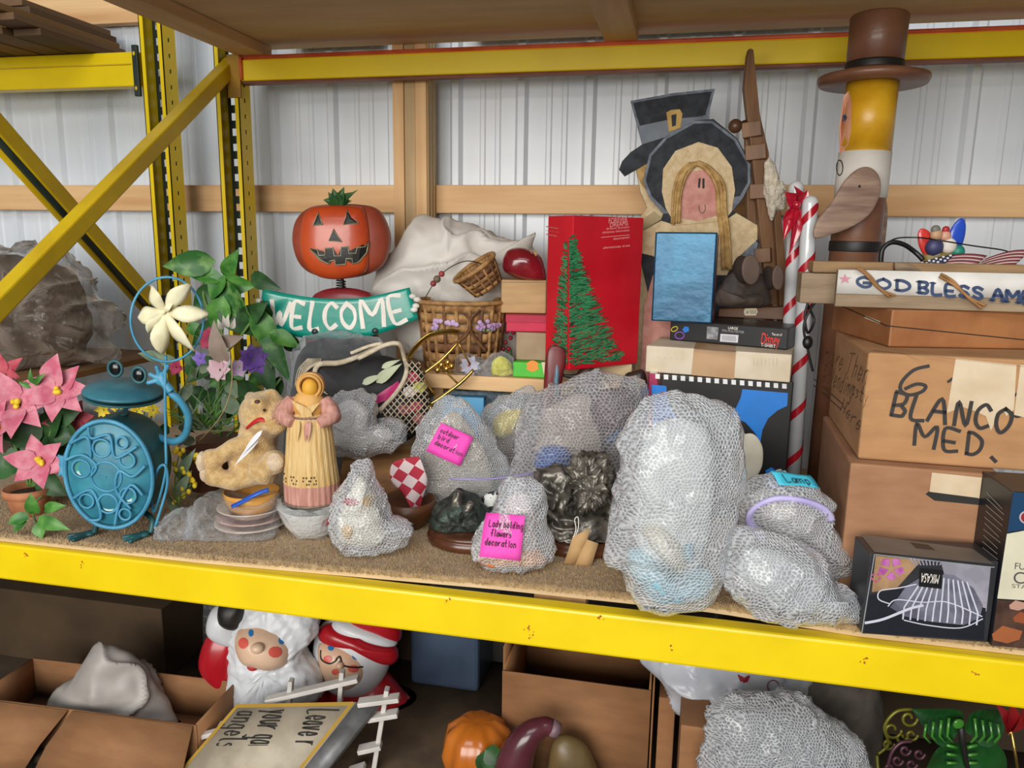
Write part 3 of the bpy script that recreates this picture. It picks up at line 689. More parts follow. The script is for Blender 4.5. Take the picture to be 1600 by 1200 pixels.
for a, b, w in [((352, 570), (334, 500), .05), ((345, 535), (382, 525), .035)]: leafpart(T, 'dried_leaf', a, b, w, pm('dried_leaf', '#8a7868', '#a8958a', .8), -.05, -.06)
for a, b in [((352, 512), (348, 492)), ((356, 512), (357, 490)), ((362, 514), (367, 496)), ((348, 515), (340, 498))]: leafpart(T, 'white_petal', a, b, .014, pm('white_petal', '#cfc6b8', '#e2dace', .7), -.03, -.04)
for a, b, w in [((250, 560), (215, 552), .03), ((275, 570), (240, 550), .035), ((300, 600), (270, 640), .03), ((360, 595), (372, 622), .04), ((350, 620), (385, 650), .05), ((300, 720), (278, 700), .03), ((305, 690), (272, 680), .03), ((300, 745), (270, 735), .035), ((300, 760), (276, 770), .035)]:
    leafpart(T, 'leaf', a, b, w, m_leafp, -.02, -.04)
for k in range(16):
    x, y = random.uniform(255, 330), random.uniform(570, 690); a = random.uniform(0, 6.28)
    leafpart(T, 'leaf', (x, y), (x+math.cos(a)*26, y+math.sin(a)*24), random.uniform(.02, .035), (m_leafd, m_leafp, m_stem)[k % 3], random.uniform(.0, .05), random.uniform(-.02, .05))
# ---- yellow flowers behind the frog's neck and beside its back
T = Thing('yellow_flower_spray', 'yellow flower spray showing behind the frog neck', 'plant', FrD(210, 790))
MB().lathe([(.03, 0), (.04, .1), (.036, .1)], (0, 0, 0), 20).build('pot', m_brownp, T)
for c in [(162, 640), (176, 628), (186, 638), (228, 632), (240, 640), (214, 642)]:
    stem(T, [(205, 740), ((c[0]+205)/2, 690), c], .0018, m_stem); bloom(T, c, 0, .024, 7, m_yfl, w=.5)
for a, b in [((200, 700), (160, 660)), ((210, 700), (250, 665)), ((200, 720), (150, 690)), ((210, 690), (262, 690))]: leafpart(T, 'leaf', a, b, .03, m_leafd)
T = Thing('yellow_bud_sprig', 'sprig of small yellow buds standing at the frog right side', 'plant', FrD(276, 815))
for i in range(7):
    x = 262+random.uniform(0, 40); y = 705+i*13; stem(T, [(278, 808), (276+random.uniform(-6, 6), (808+y)/2), (x, y)], .0015, m_stem)
    for k in range(4): MB().ell(T.px(x+random.uniform(-8, 8), y+random.uniform(-7, 7), random.uniform(-.01, .01)), (.006, .005, .007), 8, 6).build('bud', m_yfl, T)
for a, b in [((282, 740), (306, 700)), ((278, 770), (300, 735)), ((280, 800), (262, 770))]: leafpart(T, 'leaf', a, b, .025, m_leafp)

# ---- plush animal in an orange bowl, on wrapped plates
m_plush = pm('tan_plush', '#b8935c', '#d2b27c', .95, 60, bump=.9, bscale=260, sheen=.4)
m_plushl = pm('pale_plush', '#cbb090', '#dcc6a8', .95, 60, bump=.9, bscale=260, sheen=.4)
m_clear = film('clear_plastic', '#dfe3e8', .05, .08, .9, facing=.22, wr=28)
m_plate = pm('cream_china', '#cbb8a4', '#ddcfc0', .25, 20)
frp = FrD(362, 842)
zs = 0
for k, (r, h, lab) in enumerate([(.088, .012, 'lowest rimmed china plate of the stack beside the frog'), (.083, .012, 'middle pinkish china plate of the stack beside the frog'), (.080, .020, 'uppermost deep china plate holding the orange bowl')]):
    mb = MB().lathe([(r*.6, 0), (r*.62, .001), (r*.98, h), (r, h+.001), (r*.98, h+.003), (r*.6, .005), (.001, .005)], (0, 0, 0), 40)
    f2 = Fr(frp.o+V((0, .09, zs)), YAW); solo(mb, 'plate', (m_plate, pm('pink_china', '#b8938a', '#cbaaa0', .25), m_plate)[k], f2, lab, 'plate', 'plates stacked under the plush animal'); zs += h+.003
fo = Fr(frp.o+V((.004, .088, zs-.0145)), YAW)
T = Thing('bowl', 'orange bowl holding the tan plush animal', 'bowl', fo)
MB().lathe([(.035, 0), (.05, .006), (.062, .03), (.066, .052), (.063, .052), (.058, .03), (.03, .008), (.001, .007)], (0, 0, 0), 40).build('body', pm('orange_glaze', '#cf8f3e', '#dfa654', .3, 16), T)
MB().tube([T.px(*p) for p in [(362, 792, -.075), (378, 784, -.078), (400, 772, -.08), (420, 765, -.07)]], .006, 8, smooth=5, flat=.5).build('blue_strap', rgb('blue_plastic', '#1c4fae', .35), T)
T = Thing('plush_animal', 'tan plush animal with red neck ribbon lying in the orange bowl', 'plush toy', Fr(fo.o+V((0, -.0, .040)), YAW))
mb = MB(); q = lambda x, y, d=0: T.px(x, y, d)
mb.ell(q(414, 648, .0), (.062, .05, .058)); mb.ell(q(428, 660, -.03), (.034, .03, .03)); mb.ell(q(404, 632, -.035), (.024, .022, .02))
mb.ell(q(396, 715, .01), (.062, .052, .06)); mb.ell(q(402, 680, .01), (.045, .04, .05))
mb.tube([q(398, 690, -.02), (q(365, 698, -.035)), q(335, 718, -.04)], [.024, .021, .02], 12); mb.ell(q(330, 720, -.04), (.026, .022, .03))
mb.tube([q(400, 740, -.02), q(365, 752, -.04), q(338, 746, -.04)], [.028, .024, .022], 12); mb.ell(q(332, 742, -.04), (.024, .022, .028))
mb.tube([q(400, 735, -.03), q(425, 738, -.045)], [.034, .03], 12); mb.ell(q(428, 722, -.045), (.03, .028, .03))
mb.ell(q(424, 618, .0), (.02, .014, .018)); mb.ell(q(392, 622, .02), (.016, .012, .018))
for v in mb.v: v.z = max(v.z, .004)
mb.build('body', m_plush, T, rem=.006)
MB().ell(q(317, 722, -.045), (.014, .02, .026)).build('paw_pad', m_plushl, T)
MB().ell(q(321, 740, -.045), (.012, .018, .02)).build('paw_pad', m_plushl, T)
MB().ell(q(430, 722, -.065), (.02, .012, .022)).build('paw_pad', m_plushl, T)
MB().ell(q(402, 628, -.05), (.007, .006, .005)).build('nose', rgb('brown_nose', '#4a3424', .5), T)
MB().ell(q(413, 641, -.05), .0035).build('eye', rgb('black_bead', '#15110f', .2), T)
mb = MB().tube([q(386, 668, -.035), q(396, 660, -.05), q(408, 655, -.052), q(420, 660, -.05)], .006, 8, smooth=4, flat=.5); mb.build('neck_ribbon', rgb('red_satin', '#b81c22', .4), T)
for a, b in [((410, 672), (378, 712)), ((406, 682), (366, 728))]:
    leafpart(T, 'paper_tag', a, b, .012, rgb('white_paper', '#d8d8dc', .6), -.07, -.085, fold=0, droop=.05)
fw = Fr(frp.o+V((0, .0, 0)), YAW)
T = Thing('plastic_wrap', 'clear plastic wrap crumpled around the stacked plates', 'plastic wrap', fw)
T.puffpx('film', [(286, 840), (292, 812), (302, 792), (316, 778), (345, 790), (395, 796), (424, 786), (428, 812), (424, 842), (380, 848), (330, 849), (285, 846)], (350, 815), .03, m_clear, db=.17, d=0, amp=.006, freq=28, rid=.008, zmin=.001)
mb = MB(); mb.puff(T.outl([(243, 840), (256, 812), (285, 800), (300, 820), (292, 846), (262, 850)]), T.xz(272, 828), .025, amp=.009, freq=40, rid=.01, zmin=.001); mb.build('loose_end', m_clear, T)

# ---- corn husk doll on a dish in a bowl
m_husk = pm('corn_husk', '#cfa765', '#e2c48c', .75, 10, (14, 14, .6), .3, .7, .6, 30, (16, 16, .4))
m_huskp = pm('pink_husk', '#b57e70', '#cc988a', .75, 14, (10, 10, 1), bump=.4)
m_husko = pm('golden_husk', '#c08a44', '#d8a860', .7, 14, bump=.3)
frb = FrD(466, 852); bo = Fr(frb.o+V((0, .075, 0)), YAW)
T = Thing('bowl', 'white china bowl with red script wrapped in thin film', 'bowl', bo)
MB().lathe([(.035, 0), (.042, .004), (.066, .03), (.078, .068), (.0785, .07), (.075, .07), (.062, .032), (.03, .01), (.001, .009)], (0, 0, 0), 40).build('body', pm('white_china', '#d6d4cc', '#e4e2dc', .25), T)
for k in range(5):
    t = -1.0+k*.1; r_ = .0745; P = []
    for i in range(12):
        a = t+.04*math.sin(i*.9)+i*.004; z = .048+.009*math.cos(i*.9)+k*.001; P.append(V((math.cos(a)*(.0672+.0002*0+ (z-.03)*.3), math.sin(a)*(.0672+(z-.03)*.3), z)))
    MB().tube(P, .0012, 6).build('red_script', rgb('red_print', '#b03030', .5), T)
mb = MB().lathe([(.044, .001), (.069, .03), (.082, .07), (.086, .08), (.07, .084)], (0, 0, 0), 40, cap=False).shake(.007, 30); mb.build('film', film('thin_film', '#e6e8ea', .22, .15, .8, facing=.45, wr=35), T)
dz = .075
T = Thing('dish', 'shallow smoked glass dish under the corn husk doll', 'dish', Fr(bo.o+V((0, 0, dz)), YAW))
MB().lathe([(.02, 0), (.05, .003), (.070, .012), (.071, .014), (.069, .014), (.05, .006), (.001, .004)], (0, 0, 0), 36).build('body', pm('smoked_glass', '#6a6a5c', '#7c7c6c', .12, coat=.5), T)
MB().tube([(.066, .0, .012), (.074, -.01, .03), (.072, .0, .045), (.066, .012, .03), (.064, .01, .012)], .0015, 6, smooth=5).build('handle', pm('gold_wire', '#b08a3c', '#caa858', .25, metal=1), T)
T = Thing('corn_husk_doll', 'corn husk doll with pale pleated skirt and round bonnet', 'doll', Fr(bo.o+V((-.0, 0, dz+.0052)), YAW))
pl = lambda a, z: 1+.025*math.sin(a*26)
zt = T.px(466, 655).z; z1 = T.px(466, 750).z
MB().lathe([(.063, 0), (.063, z1)], (0, 0, 0), 96, fn=pl, sy=.85, cap=False).build('skirt_hem', m_huskp, T)
sk = MB().lathe([(.062, z1-.004), (.064, z1), (.058, z1+.05), (.052, zt-.03), (.047, zt), (.04, zt+.012), (.02, zt+.02)], (0, 0, 0), 96, fn=pl, sy=.85, cap=False).build('skirt', m_husk, T)
for cx in (436, 448, 468, 488, 499):
    for k in range(6):
        p = T.px(cx+(k % 3-1)*4+random.uniform(-1, 1), 738+(k//2)*5-2, 0); a = p.x/.062
        if abs(a) < .98: MB().ell((p.x*1.0, -.062*.87*math.sqrt(1-a*a)-.001, p.z), (.0016, .001, .0026), 6, 4).build('punched_hole', rgb('dark_hole', '#4a3820', .8), sk)
bz = T.px(466, 632).z
MB().ell((0, 0, bz), (.038, .03, .036)).build('bodice', m_husko, T)
mb = MB().leaf(V((-.012, -.03, bz-.02)), V((.034, -.033, bz+.012)), .02, (0, -1, 0), .05, .05); mb.leaf(V((.016, -.034, bz-.02)), V((-.03, -.033, bz+.016)), .02, (0, -1, 0), .05, .05); mb.build('shawl', m_husk, T)
hz = T.px(470, 605).z
MB().ell((.006, -.004, hz), (.019, .02, .022)).build('head', rgb('amber_husk', '#d09a30', .6), T)
bn = MB(); 
for a0, r in ((0, .026), (.006, .03), (.014, .029)): bn.lathe([(r, -.004), (r+.003, 0), (r, .004), (r-.006, 0), (r, -.004)], V((.006, -.012+a0, hz+.004)), 28, R=Matrix.Rotation(math.pi/2, 3, 'X'), cap=False)
bn.build('bonnet', m_husko, T)
MB().ell((.006, .014, hz+.004), (.03, .022, .03)).build('bonnet_back', m_huskp, T)
for s2 in (-1, 1):
    mb = MB(); sh = V((s2*.034, 0, bz+.012)); el = V((s2*.055, -.012, bz-.02)); wr_ = V((s2*.03, -.035, bz-.036))
    mb.tube([sh, el, wr_], [.017, .022, .012], 12, smooth=4)
    for k in range(5): mb.ell(el+V((random.uniform(-.012, .012), random.uniform(-.01, .01), random.uniform(-.012, .012))), .014, 10, 8)
    mb.build('sleeve', m_huskp, T, rem=.0025)
mb = MB().lathe([(.041, -.004), (.044, 0), (.041, .004)], (0, 0, zt+.008), 30, sy=.85, cap=False); mb.build('sash', rgb('brown_sash', '#7a5a4a', .6), T)
for x, m in ((-.012, m_husk), (.006, m_huskp), (.013, m_huskp)): MB().leaf(V((x, -.044, zt+.008)), V((x-.004, -.05, zt-.042)), .009, (0, -1, 0), .1, .03).build('sash_end', m, T)
mb = MB()
for k in range(14):
    mb.tube([V((-.035+random.uniform(-.01, .01), -.005, bz+.02)), V((-.06+random.uniform(-.02, .01), -.01, bz-.005)), V((-.07+random.uniform(-.02, .02), -.012, bz-.04+random.uniform(-.01, .01)))], .0008, 4, smooth=4)
o = mb.build('frayed_strands', m_huskp, T); o['kind'] = 'stuff'
# ================================================================ MIDDLE OF THE SHELF
from mathutils.bvhtree import BVHTree
def surf(T, mb):
    """a lookup that lands a sight line on a built surface, in the thing's own coordinates"""
    bv = BVHTree.FromPolygons([tuple(v) for v in mb.v], mb.f); fr = T.fr; o = fr.w2l(CAM)
    def f(px, py, off=.001):
        d = ray(px, py); dl = V((d.dot(fr.r), d.dot(fr.f), d.z)).normalized()
        h = bv.ray_cast(o, dl); p = h[0] if h[0] is not None else fr.l(px, py)
        return p - dl*off
    return f
def patch(T, f, name, poly, mat, par, off=.0012, cen=None, smooth=False):
    """a flat-print or cut-out shape that follows a curved surface"""
    mb = MB(); c = cen or (sum(p[0] for p in poly)/len(poly), sum(p[1] for p in poly)/len(poly)); n = len(poly); K = 4
    vs = [f(*c, off)]; fs = []
    for k in range(1, K+1):
        for x, y in poly: vs.append(f(c[0]+(x-c[0])*k/K, c[1]+(y-c[1])*k/K, off))
    for i in range(n): fs.append((0, 1+i, 1+(i+1) % n))
    for k in range(K-1):
        for i in range(n): a = 1+k*n; fs.append((a+i, a+n+i, a+n+(i+1) % n, a+(i+1) % n))
    mb.add(vs, fs); return mb.build(name, mat, par, smooth=smooth)
def line(T, f, name, pts, r, mat, par, off=.001, smooth=0, closed=False, flat=1):
    P = [f(x, y, off) for x, y in pts]; return MB().tube(P, r, 6, smooth=smooth, closed=closed, flat=flat).build(name, mat, par)

# ---- pumpkin welcome sign
m_pump = pm('orange_tin', '#b43e18', '#c44e20', .35, 9, bump=.08, coat=.3)
m_pumpd = pm('brick_red_tin', '#8a3a26', '#9c4832', .4, 9)
m_black = pm('black_paint', '#151412', '#211f1c', .5)
m_teal = pm('teal_enamel', '#0c8a78', '#149c88', .25, 8, coat=.5, bump=.1)
m_white = pm('white_enamel', '#d8d4cc', '#e6e2dc', .45, 20)
T = Thing('pumpkin_welcome_sign', 'orange tin jack-o-lantern figure holding a teal WELCOME banner', 'sign', FrD(532, 722))
mb = MB(); mb.puff(T.outl([(455, 378), (460, 345), (480, 325), (510, 319), (560, 319), (590, 328), (606, 360), (607, 388), (596, 415), (570, 430), (530, 436), (490, 430), (466, 412)]), T.xz(531, 378), .05, .11, e=.35)
for v in mb.v: v.y += .02
mb.build('pumpkin_side', m_pumpd, T)
mb = MB(); mb.puff(T.outl([(471, 378), (474, 345), (484, 327), (510, 321), (558, 322), (572, 330), (580, 360), (580, 395), (572, 425), (535, 436), (500, 432), (478, 412)]), T.xz(527, 378), .052, .01, e=.3)
for v in mb.v: v.y -= .004
f = surf(T, mb); pf = mb.build('pumpkin_face', m_pump, T)
for nm, pts in [('eye', [(489, 353), (497, 332), (504, 351)]), ('eye', [(537, 351), (542, 328), (560, 349)]), ('nose', [(514, 376), (521, 358), (534, 378)]),
                ('mouth', [(484, 388), (496, 390), (498, 399), (508, 399), (508, 388), (520, 387), (522, 400), (533, 400), (533, 386), (544, 385), (545, 396), (556, 396), (558, 387), (570, 386), (576, 378), (573, 395), (560, 410), (551, 412), (550, 404), (541, 404), (540, 413), (524, 414), (523, 406), (515, 408), (514, 413), (500, 406)])]:
    o = patch(T, f, nm, pts, m_black, pf, .002, cen=(528, 400) if nm == 'mouth' else None)
    line(T, f, 'cut_edge', pts, .0023, pm('bare_tin', '#8a8a6c', '#a0a084', .4, metal=.3), o, .002, closed=True)
stm = T.px(530, 320, .01)
for a, b, w in [((530, 320), (505, 312), .03), ((530, 320), (520, 294), .034), ((530, 320), (538, 292), .03), ((532, 320), (552, 300), .03), ((532, 320), (560, 296), .014), ((530, 320), (550, 314), .028), ((528, 320), (513, 300), .026)]:
    leafpart(T, 'stem_leaf', a, b, w, m_leafd, .0, -.01, nrm=(random.uniform(-.4, .4), -1, .3), fold=.3)
MB().tube([T.px(533, 452, 0)+V((.013*math.cos(t), .013*math.sin(t), t*.0012)) for t in [i*.5 for i in range(50)]], .0022, 6).build('spring', rgb('spring_steel', '#4a4a4c', .3, metal=.9), T)
T.puffpx('body', [(486, 470), (500, 455), (530, 449), (565, 453), (584, 466), (590, 520), (580, 640), (490, 640), (478, 520)], (532, 550), .04, pm('dark_red_tin', '#7a1c24', '#8c2a30', .3, coat=.3), db=.05, e=.4)
# banner
top = crom([(411, 451, 0), (450, 459, 0), (490, 465, 0), (535, 467, 0), (580, 463, 0), (640, 449, 0)], 6); bot = crom([(402, 514, 0), (450, 524, 0), (490, 529, 0), (535, 530, 0), (590, 522, 0), (654, 498, 0)], 6)
rows = []; mb = MB()
for j in range(9):
    t = j/8; rows.append([T.px(a.x+(b.x-a.x)*t, a.y+(b.y-a.y)*t, -.06-.018*math.sin(math.pi*i/(len(top)-1))) for i, (a, b) in enumerate(zip(top, bot))])
mb.sheet(rows); f = surf(T, mb); bn = mb.build('banner', m_teal, T, solid=.003)
m_wht = rgb('white_lettering', '#e4ded4', .5)
def wave(ch, x0, y0, x1, y1, h, lean=0):
    """one brushed letter: baseline from (x0,y0) to (x1,y1)"""
    ls, W_ = gly_lines(ch); mb = MB(); ux, uy = (x1-x0)/W_, (y1-y0)/W_; nx, ny = (y1-y0), -(x1-x0); ln = math.hypot(nx, ny); nx, ny = nx/ln*h/7, ny/ln*h/7
    for l in ls:
        P = [f(x0+ux*a+nx*b+lean*b, y0+uy*a+ny*b, .0032) for a, b in l]; n_ = len(P)
        if n_ == 2: P = [P[0].lerp(P[1], k/4) for k in range(5)]; n_ = 5
        ribbon(mb, P, [.0085+.0045*abs(math.cos(2.2*math.pi*k/n_)) for k in range(n_)], V((0, -1, 0)))
    mb.build('letter', m_wht, bn, smooth=False)
for a in [('W', 420, 506, 449, 510, 36), ('E', 452, 510, 470, 512, 38), ('L', 480, 512, 496, 514, 40), ('C', 503, 513, 524, 514, 40), ('O', 532, 514, 556, 511, 38), ('M', 567, 511, 600, 508, 42), ('E', 612, 506, 634, 500, 40)]: wave(*a)
for c in ((492, 518), (586, 517)): MB().lathe([(.0005, -.002), (.005, 0), (.009, .001), (.009, .003)], f(*c, .004), 16, R=Matrix.Rotation(math.pi/2, 3, 'X')).build('bolt', rgb('grey_bolt', '#4c5654', .4, metal=.6), bn)
for c in [(405, 470), (410, 478), (408, 489), (404, 495), (645, 463), (652, 468), (650, 478), (647, 484)]:
    MB().ell(T.px(*c, -.07), (.011, .008, .008)).build('finger', m_white, T)
# ---- black bag in clear plastic under the sign
T = Thing('black_bag', 'black cloth bag in clear plastic below the WELCOME banner', 'bag', FrD(525, 738))
T.puffpx('cloth', [(452, 740), (458, 600), (472, 545), (500, 530), (560, 532), (590, 545), (604, 600), (606, 740)], (530, 640), .055, pm('black_cloth', '#17171a', '#242428', .8, bump=.4), db=.06, amp=.008, freq=22, zmin=.001)
T.puffpx('plastic_cover', [(445, 742), (452, 590), (466, 536), (500, 522), (560, 524), (596, 536), (610, 600), (612, 742)], (530, 640), .066, m_clear, db=.07, amp=.008, freq=30, rid=.008, zmin=.001)

# ---- netted shopping bag
m_rope = pm('cream_cotton', '#c2b296', '#d8cbb4', .85, 60, bump=.5, bscale=200)
T = Thing('net_shopping_bag', 'cream knotted net shopping bag lying open beside the wrapped bundle', 'bag', FrD(580, 752))
mb = MB(); mb.puff(T.outl([(462, 600), (470, 575), (490, 560), (530, 566), (590, 552), (632, 562), (656, 570), (668, 610), (672, 645), (656, 672), (630, 690), (560, 700), (500, 690), (470, 650)]), T.xz(570, 620), .075, .05, e=.5)
f = surf(T, mb); core = mb.build('contents', pm('dark_contents', '#141416', '#2a2a2c', .7), T)
for v in core.data.vertices:
    v.co = V((v.co.x*.985, v.co.y*.96, v.co.z*.985))
def inpoly(x, y, P):
    c = False; j = len(P)-1
    for i in range(len(P)):
        if (P[i][1] > y) != (P[j][1] > y) and x < (P[j][0]-P[i][0])*(y-P[i][1])/(P[j][1]-P[i][1])+P[i][0]: c = not c
        j = i
    return c
NET = [(635, 562), (656, 566), (668, 605), (673, 640), (658, 672), (636, 680), (608, 655), (588, 642), (604, 630), (622, 612), (635, 586)]
mb = MB()
for fam in (1, -1):
    for k in range(-14, 16):
        seg = []
        for i in range(60):
            t = i/59; x = 585+90*t; y = 615+k*11+fam*(t-.5)*105
            if inpoly(x, y, NET): seg.append(f(x, y, .002))
            elif len(seg) > 1: mb.tube(seg, .0017, 5, cap=False); seg = []
            else: seg = []
        if len(seg) > 1: mb.tube(seg, .0017, 5, cap=False)
o = mb.build('net', m_rope, T); o['kind'] = 'stuff'
mb = MB()
for k in range(9):
    mb.tube([f(461+k*2, 604-k*3, .002), f(466+k*4, 578-k*1.5, .004), f(482+k*2.5, 560, .006)], .0018, 5, smooth=4)
for k in range(5): mb.tube([f(470+k*2, 575+k*6, .003), f(485, 590+k*3, .004), f(500+k*3, 604+k*3, .003)], .0018, 5, smooth=4)
o = mb.build('gathered_cords', m_rope, T); o['kind'] = 'stuff'
MB().tube([f(505, 612, .004), f(492, 592, .006), f(498, 570, .008), f(530, 567, .01), f(560, 557, .012), f(588, 543, .012), T.px(596, 537, -.05), T.px(576, 541, -.045), T.px(548, 552, -.05)], [.005, .006, .008, .008, .007, .006, .005, .005, .005], 8, smooth=6).build('handle', m_rope, T)
MB().tube([T.px(560, 560, -.05), T.px(580, 550, -.055), T.px(602, 539, -.055), T.px(624, 538, -.05), f(632, 560, .004), f(635, 582, .005), f(624, 607, .006), f(604, 630, .006), f(586, 642, .004), f(530, 640, .004)], .0065, 8, smooth=6).build('handle', m_rope, T)
patch(T, f, 'magenta_packet', [(582, 622), (612, 602), (622, 595), (626, 605), (602, 626), (586, 632)], rgb('magenta', '#b01c62', .4), T, .006)
for a, b, w in [((588, 598), (628, 568), .03), ((566, 600), (600, 585), .02), ((596, 575), (626, 562), .016)]:
    leafpart(T, 'pale_leaf', a, b, w, pm('pale_green_cloth', '#a8b08c', '#c8ccb0', .7), -.075, -.07, nrm=(0, -1, .3))
for c, col in [((645, 590), '#b03a5a'), ((655, 605), '#c8cc60'), ((640, 612), '#d8d0d0'), ((650, 635), '#a84858'), ((632, 640), '#8a4a50'), ((655, 655), '#b06870')]:
    patch(T, f, 'wrapped_sweet', [(c[0]+11*math.cos(t), c[1]+9*math.sin(t)) for t in [i*.9 for i in range(7)]], rgb('sweet'+col, col, .4), T, .0006)

# ---- bubble wrap bundles
m_bub = film('bubble_wrap', '#eceef2', .40, .13, .6, bub=135, facing=.42, wr=26)
m_bubs = film('small_bubble_wrap', '#e6e7ea', .36, .12, .6, bub=155, facing=.4, wr=30)
m_bubl = film('large_bubble_wrap', '#dcdadc', .28, .12, .5, bub=105, facing=.4, wr=20)
def wrapped(label, base, outline, c, df, inner, mat=None, z=DECK, seed=1, amp=.006, freq=24, rid=.006, name='bubble_wrapped_figurine', fr=None, e=.55, db=None):
    T = Thing(name, label, 'wrapped figurine', fr or FrD(*base, z))
    for nm, pts, cc, d_, m, dy in inner:
        pts = [(c[0]+(x-c[0])*.9, c[1]+(y-c[1])*.9) for x, y in pts]; cc = (c[0]+(cc[0]-c[0])*.9, c[1]+(cc[1]-c[1])*.9)
        T.puffpx(nm, pts, cc, d_*.8, m, d=dy, amp=.004, freq=30, zmin=.004)
    mb = MB(); mb.puff(T.outl(outline), T.xz(*c), df, db, rings=22, m=12, e=e, amp=amp, freq=freq, rid=rid, zmin=.0005, seed=seed)
    T.mb = mb; T.film = mb.build('bubble_wrap', mat or m_bub, T); T.f = surf(T, mb); return T
m_ivory = pm('ivory_ceramic', '#cfc8b4', '#e0dccb', .35, 14)
m_lblue = pm('pale_blue_glaze', '#8fc0d0', '#a8d4e0', .3, 12)
m_tan = pm('tan_figure', '#b09a78', '#c4b090', .5, 14)
m_postit = pm('pink_note', '#ee48b4', '#f458bd', .7, 4)
m_ink = rgb('black_ink', '#1c1418', .5)
def note(T, quad, lines, mat=m_postit, ink=m_ink, w=.0016, off=.003):
    """a sticky note laid over the wrapped surface; quad TL,TR,BR,BL in the picture; lines = (text, u0, v, u1, height)"""
    f = T.f; TL, TR, BR_, BL = [V((*p, 0)) for p in quad]
    pts = [f(p.x, p.y, off) for p in (TL, TR, BR_, BL)]; A, B, C_, D = pts
    def at(u, v): return (A*(1-u)+B*u)*(1-v)+(D*(1-u)+C_*u)*v
    n_ = (B-A).cross(D-A).normalized(); n_ = n_ if n_.y < 0 else -n_
    # lift the note clear of any bulge
    lift = 0
    for i in range(9):
        for j in range(9):
            p = TL.lerp(TR, i/8).lerp(BL.lerp(BR_, i/8), j/8); q = f(p.x, p.y, .001); lift = max(lift, (q-at(i/8, j/8)).dot(n_))
    L_ = n_*min(lift, .02)
    mb = MB(); mb.sheet([[at(i/6, j/6)+L_+n_*.0015*math.sin(i*1.1+j*.7) for i in range(7)] for j in range(7)]); o = mb.build('sticky_note', mat, T, solid=.0004)
    for txt, u0, v0, u1, hh in lines:
        ls, W_ = gly_lines(txt, True, .2); mb = MB()
        for l in ls: ribbon(mb, [at(u0+(u1-u0)*a/W_, v0-hh*b/7)+L_+n_*.0028 for a, b in l], w, n_)
        mb.build('handwriting', ink, o, smooth=False)
    return o
wd_log = pm('bark_wood', '#6a4426', '#94683e', .75, 8, (1, 1, 4), .3, .7, .6, 30)
# log slab behind the doll
T = Thing('log_slab', 'round brown log slab under the wrapped white bundle', 'wood slab', Fr(FrD(580, 798).o+V((0, .128, 0)), YAW))
fn = lambda a, z: 1+.03*math.sin(a*9)+.02*math.sin(a*23)
MB().lathe([(.118, 0), (.126, .02), (.128, .08), (.122, .108)], (0, 0, 0), 80, fn=fn, cap=True).build('bark', wd_log, T)
MB().lathe([(.121, .1082), (.001, .1092)], (0, 0, 0), 80, fn=fn, cap=False).build('cut_face', pm('cut_wood', '#8a6238', '#a87c4c', .7, 12), T)
wrapped('white bubble-wrapped swan-like bundle lying on the log slab', None, [(506, 704), (504, 670), (510, 635), (524, 618), (552, 611), (582, 618), (588, 640), (590, 662), (610, 652), (630, 664), (634, 682), (618, 702), (585, 713), (540, 713)], (555, 672), .06,
        [('figurine', [(515, 700), (515, 650), (530, 625), (560, 620), (578, 640), (578, 670), (610, 668), (620, 685), (590, 704)], (555, 670), .035, m_white, 0)], fr=Fr(FrD(580, 798).o+V((-.02, .1, .1095)), YAW), seed=3, rid=.01)
T = wrapped('bubble-wrapped figurine with red and yellow showing, beside the corn husk doll', (580, 867), [(524, 848), (518, 806), (529, 765), (548, 742), (551, 724), (566, 718), (581, 723), (584, 744), (602, 774), (612, 806), (638, 816), (647, 832), (628, 856), (592, 866), (548, 864)], (566, 812), .05,
        [('figurine', [(530, 850), (526, 800), (545, 760), (565, 738), (585, 775), (600, 815), (598, 856)], (563, 812), .032, m_ivory, 0), ('red_scarf', [(532, 776), (555, 768), (572, 776), (560, 784), (540, 784)], (552, 776), .034, rgb('scarf_red', '#b02030', .5), 0), ('yellow_skirt', [(530, 835), (535, 812), (552, 808), (560, 826), (550, 845)], (545, 828), .038, rgb('mustard', '#d0a030', .5), 0), ('yellow_hair', [(565, 775), (575, 765), (588, 775), (582, 790)], (577, 777), .034, MATS['mustard'], 0)], seed=5, rid=.008, freq=30)
# gingham wrapped jar
m_ging = bpy.data.materials.new('red_gingham'); m_ging.use_nodes = True
t_ = m_ging.node_tree; ck = t_.nodes.new('ShaderNodeTexChecker'); ck.inputs['Scale'].default_value = 38; ck.inputs[1].default_value = srgb('#b02a3e'); ck.inputs[2].default_value = srgb('#d8c4c4')
tc = t_.nodes.new('ShaderNodeTexCoord'); mp = t_.nodes.new('ShaderNodeMapping'); mp.inputs['Rotation'].default_value = (0, 0, .6); t_.links.new(tc.outputs['UV'], mp.inputs[0]); t_.links.new(mp.outputs[0], ck.inputs[0]); t_.links.new(ck.outputs[0], t_.nodes['Principled BSDF'].inputs[0])
t_.nodes['Principled BSDF'].inputs['Roughness'].default_value = .8
T = Thing('gingham_bow', 'red and white gingham cloth bow between the two bubble-wrapped bundles', 'cloth', FrD(640, 822))
rows = [[(611, 722), (628, 717), (645, 714), (656, 712)], [(608, 742), (628, 738), (650, 736), (662, 732)], [(613, 758), (632, 758), (652, 756), (670, 750)], [(630, 768), (640, 772), (656, 768), (666, 766)], [(636, 784), (644, 786), (652, 784), (660, 780)], [(646, 800), (649, 802), (653, 800), (655, 796)]]
MB().sheet([[T.px(x, y, -.02+.012*math.sin(i*1.3+j)) for i, (x, y) in enumerate(r)] for j, r in enumerate(rows)]).build('cloth', m_ging, T, sub=2, solid=.001)
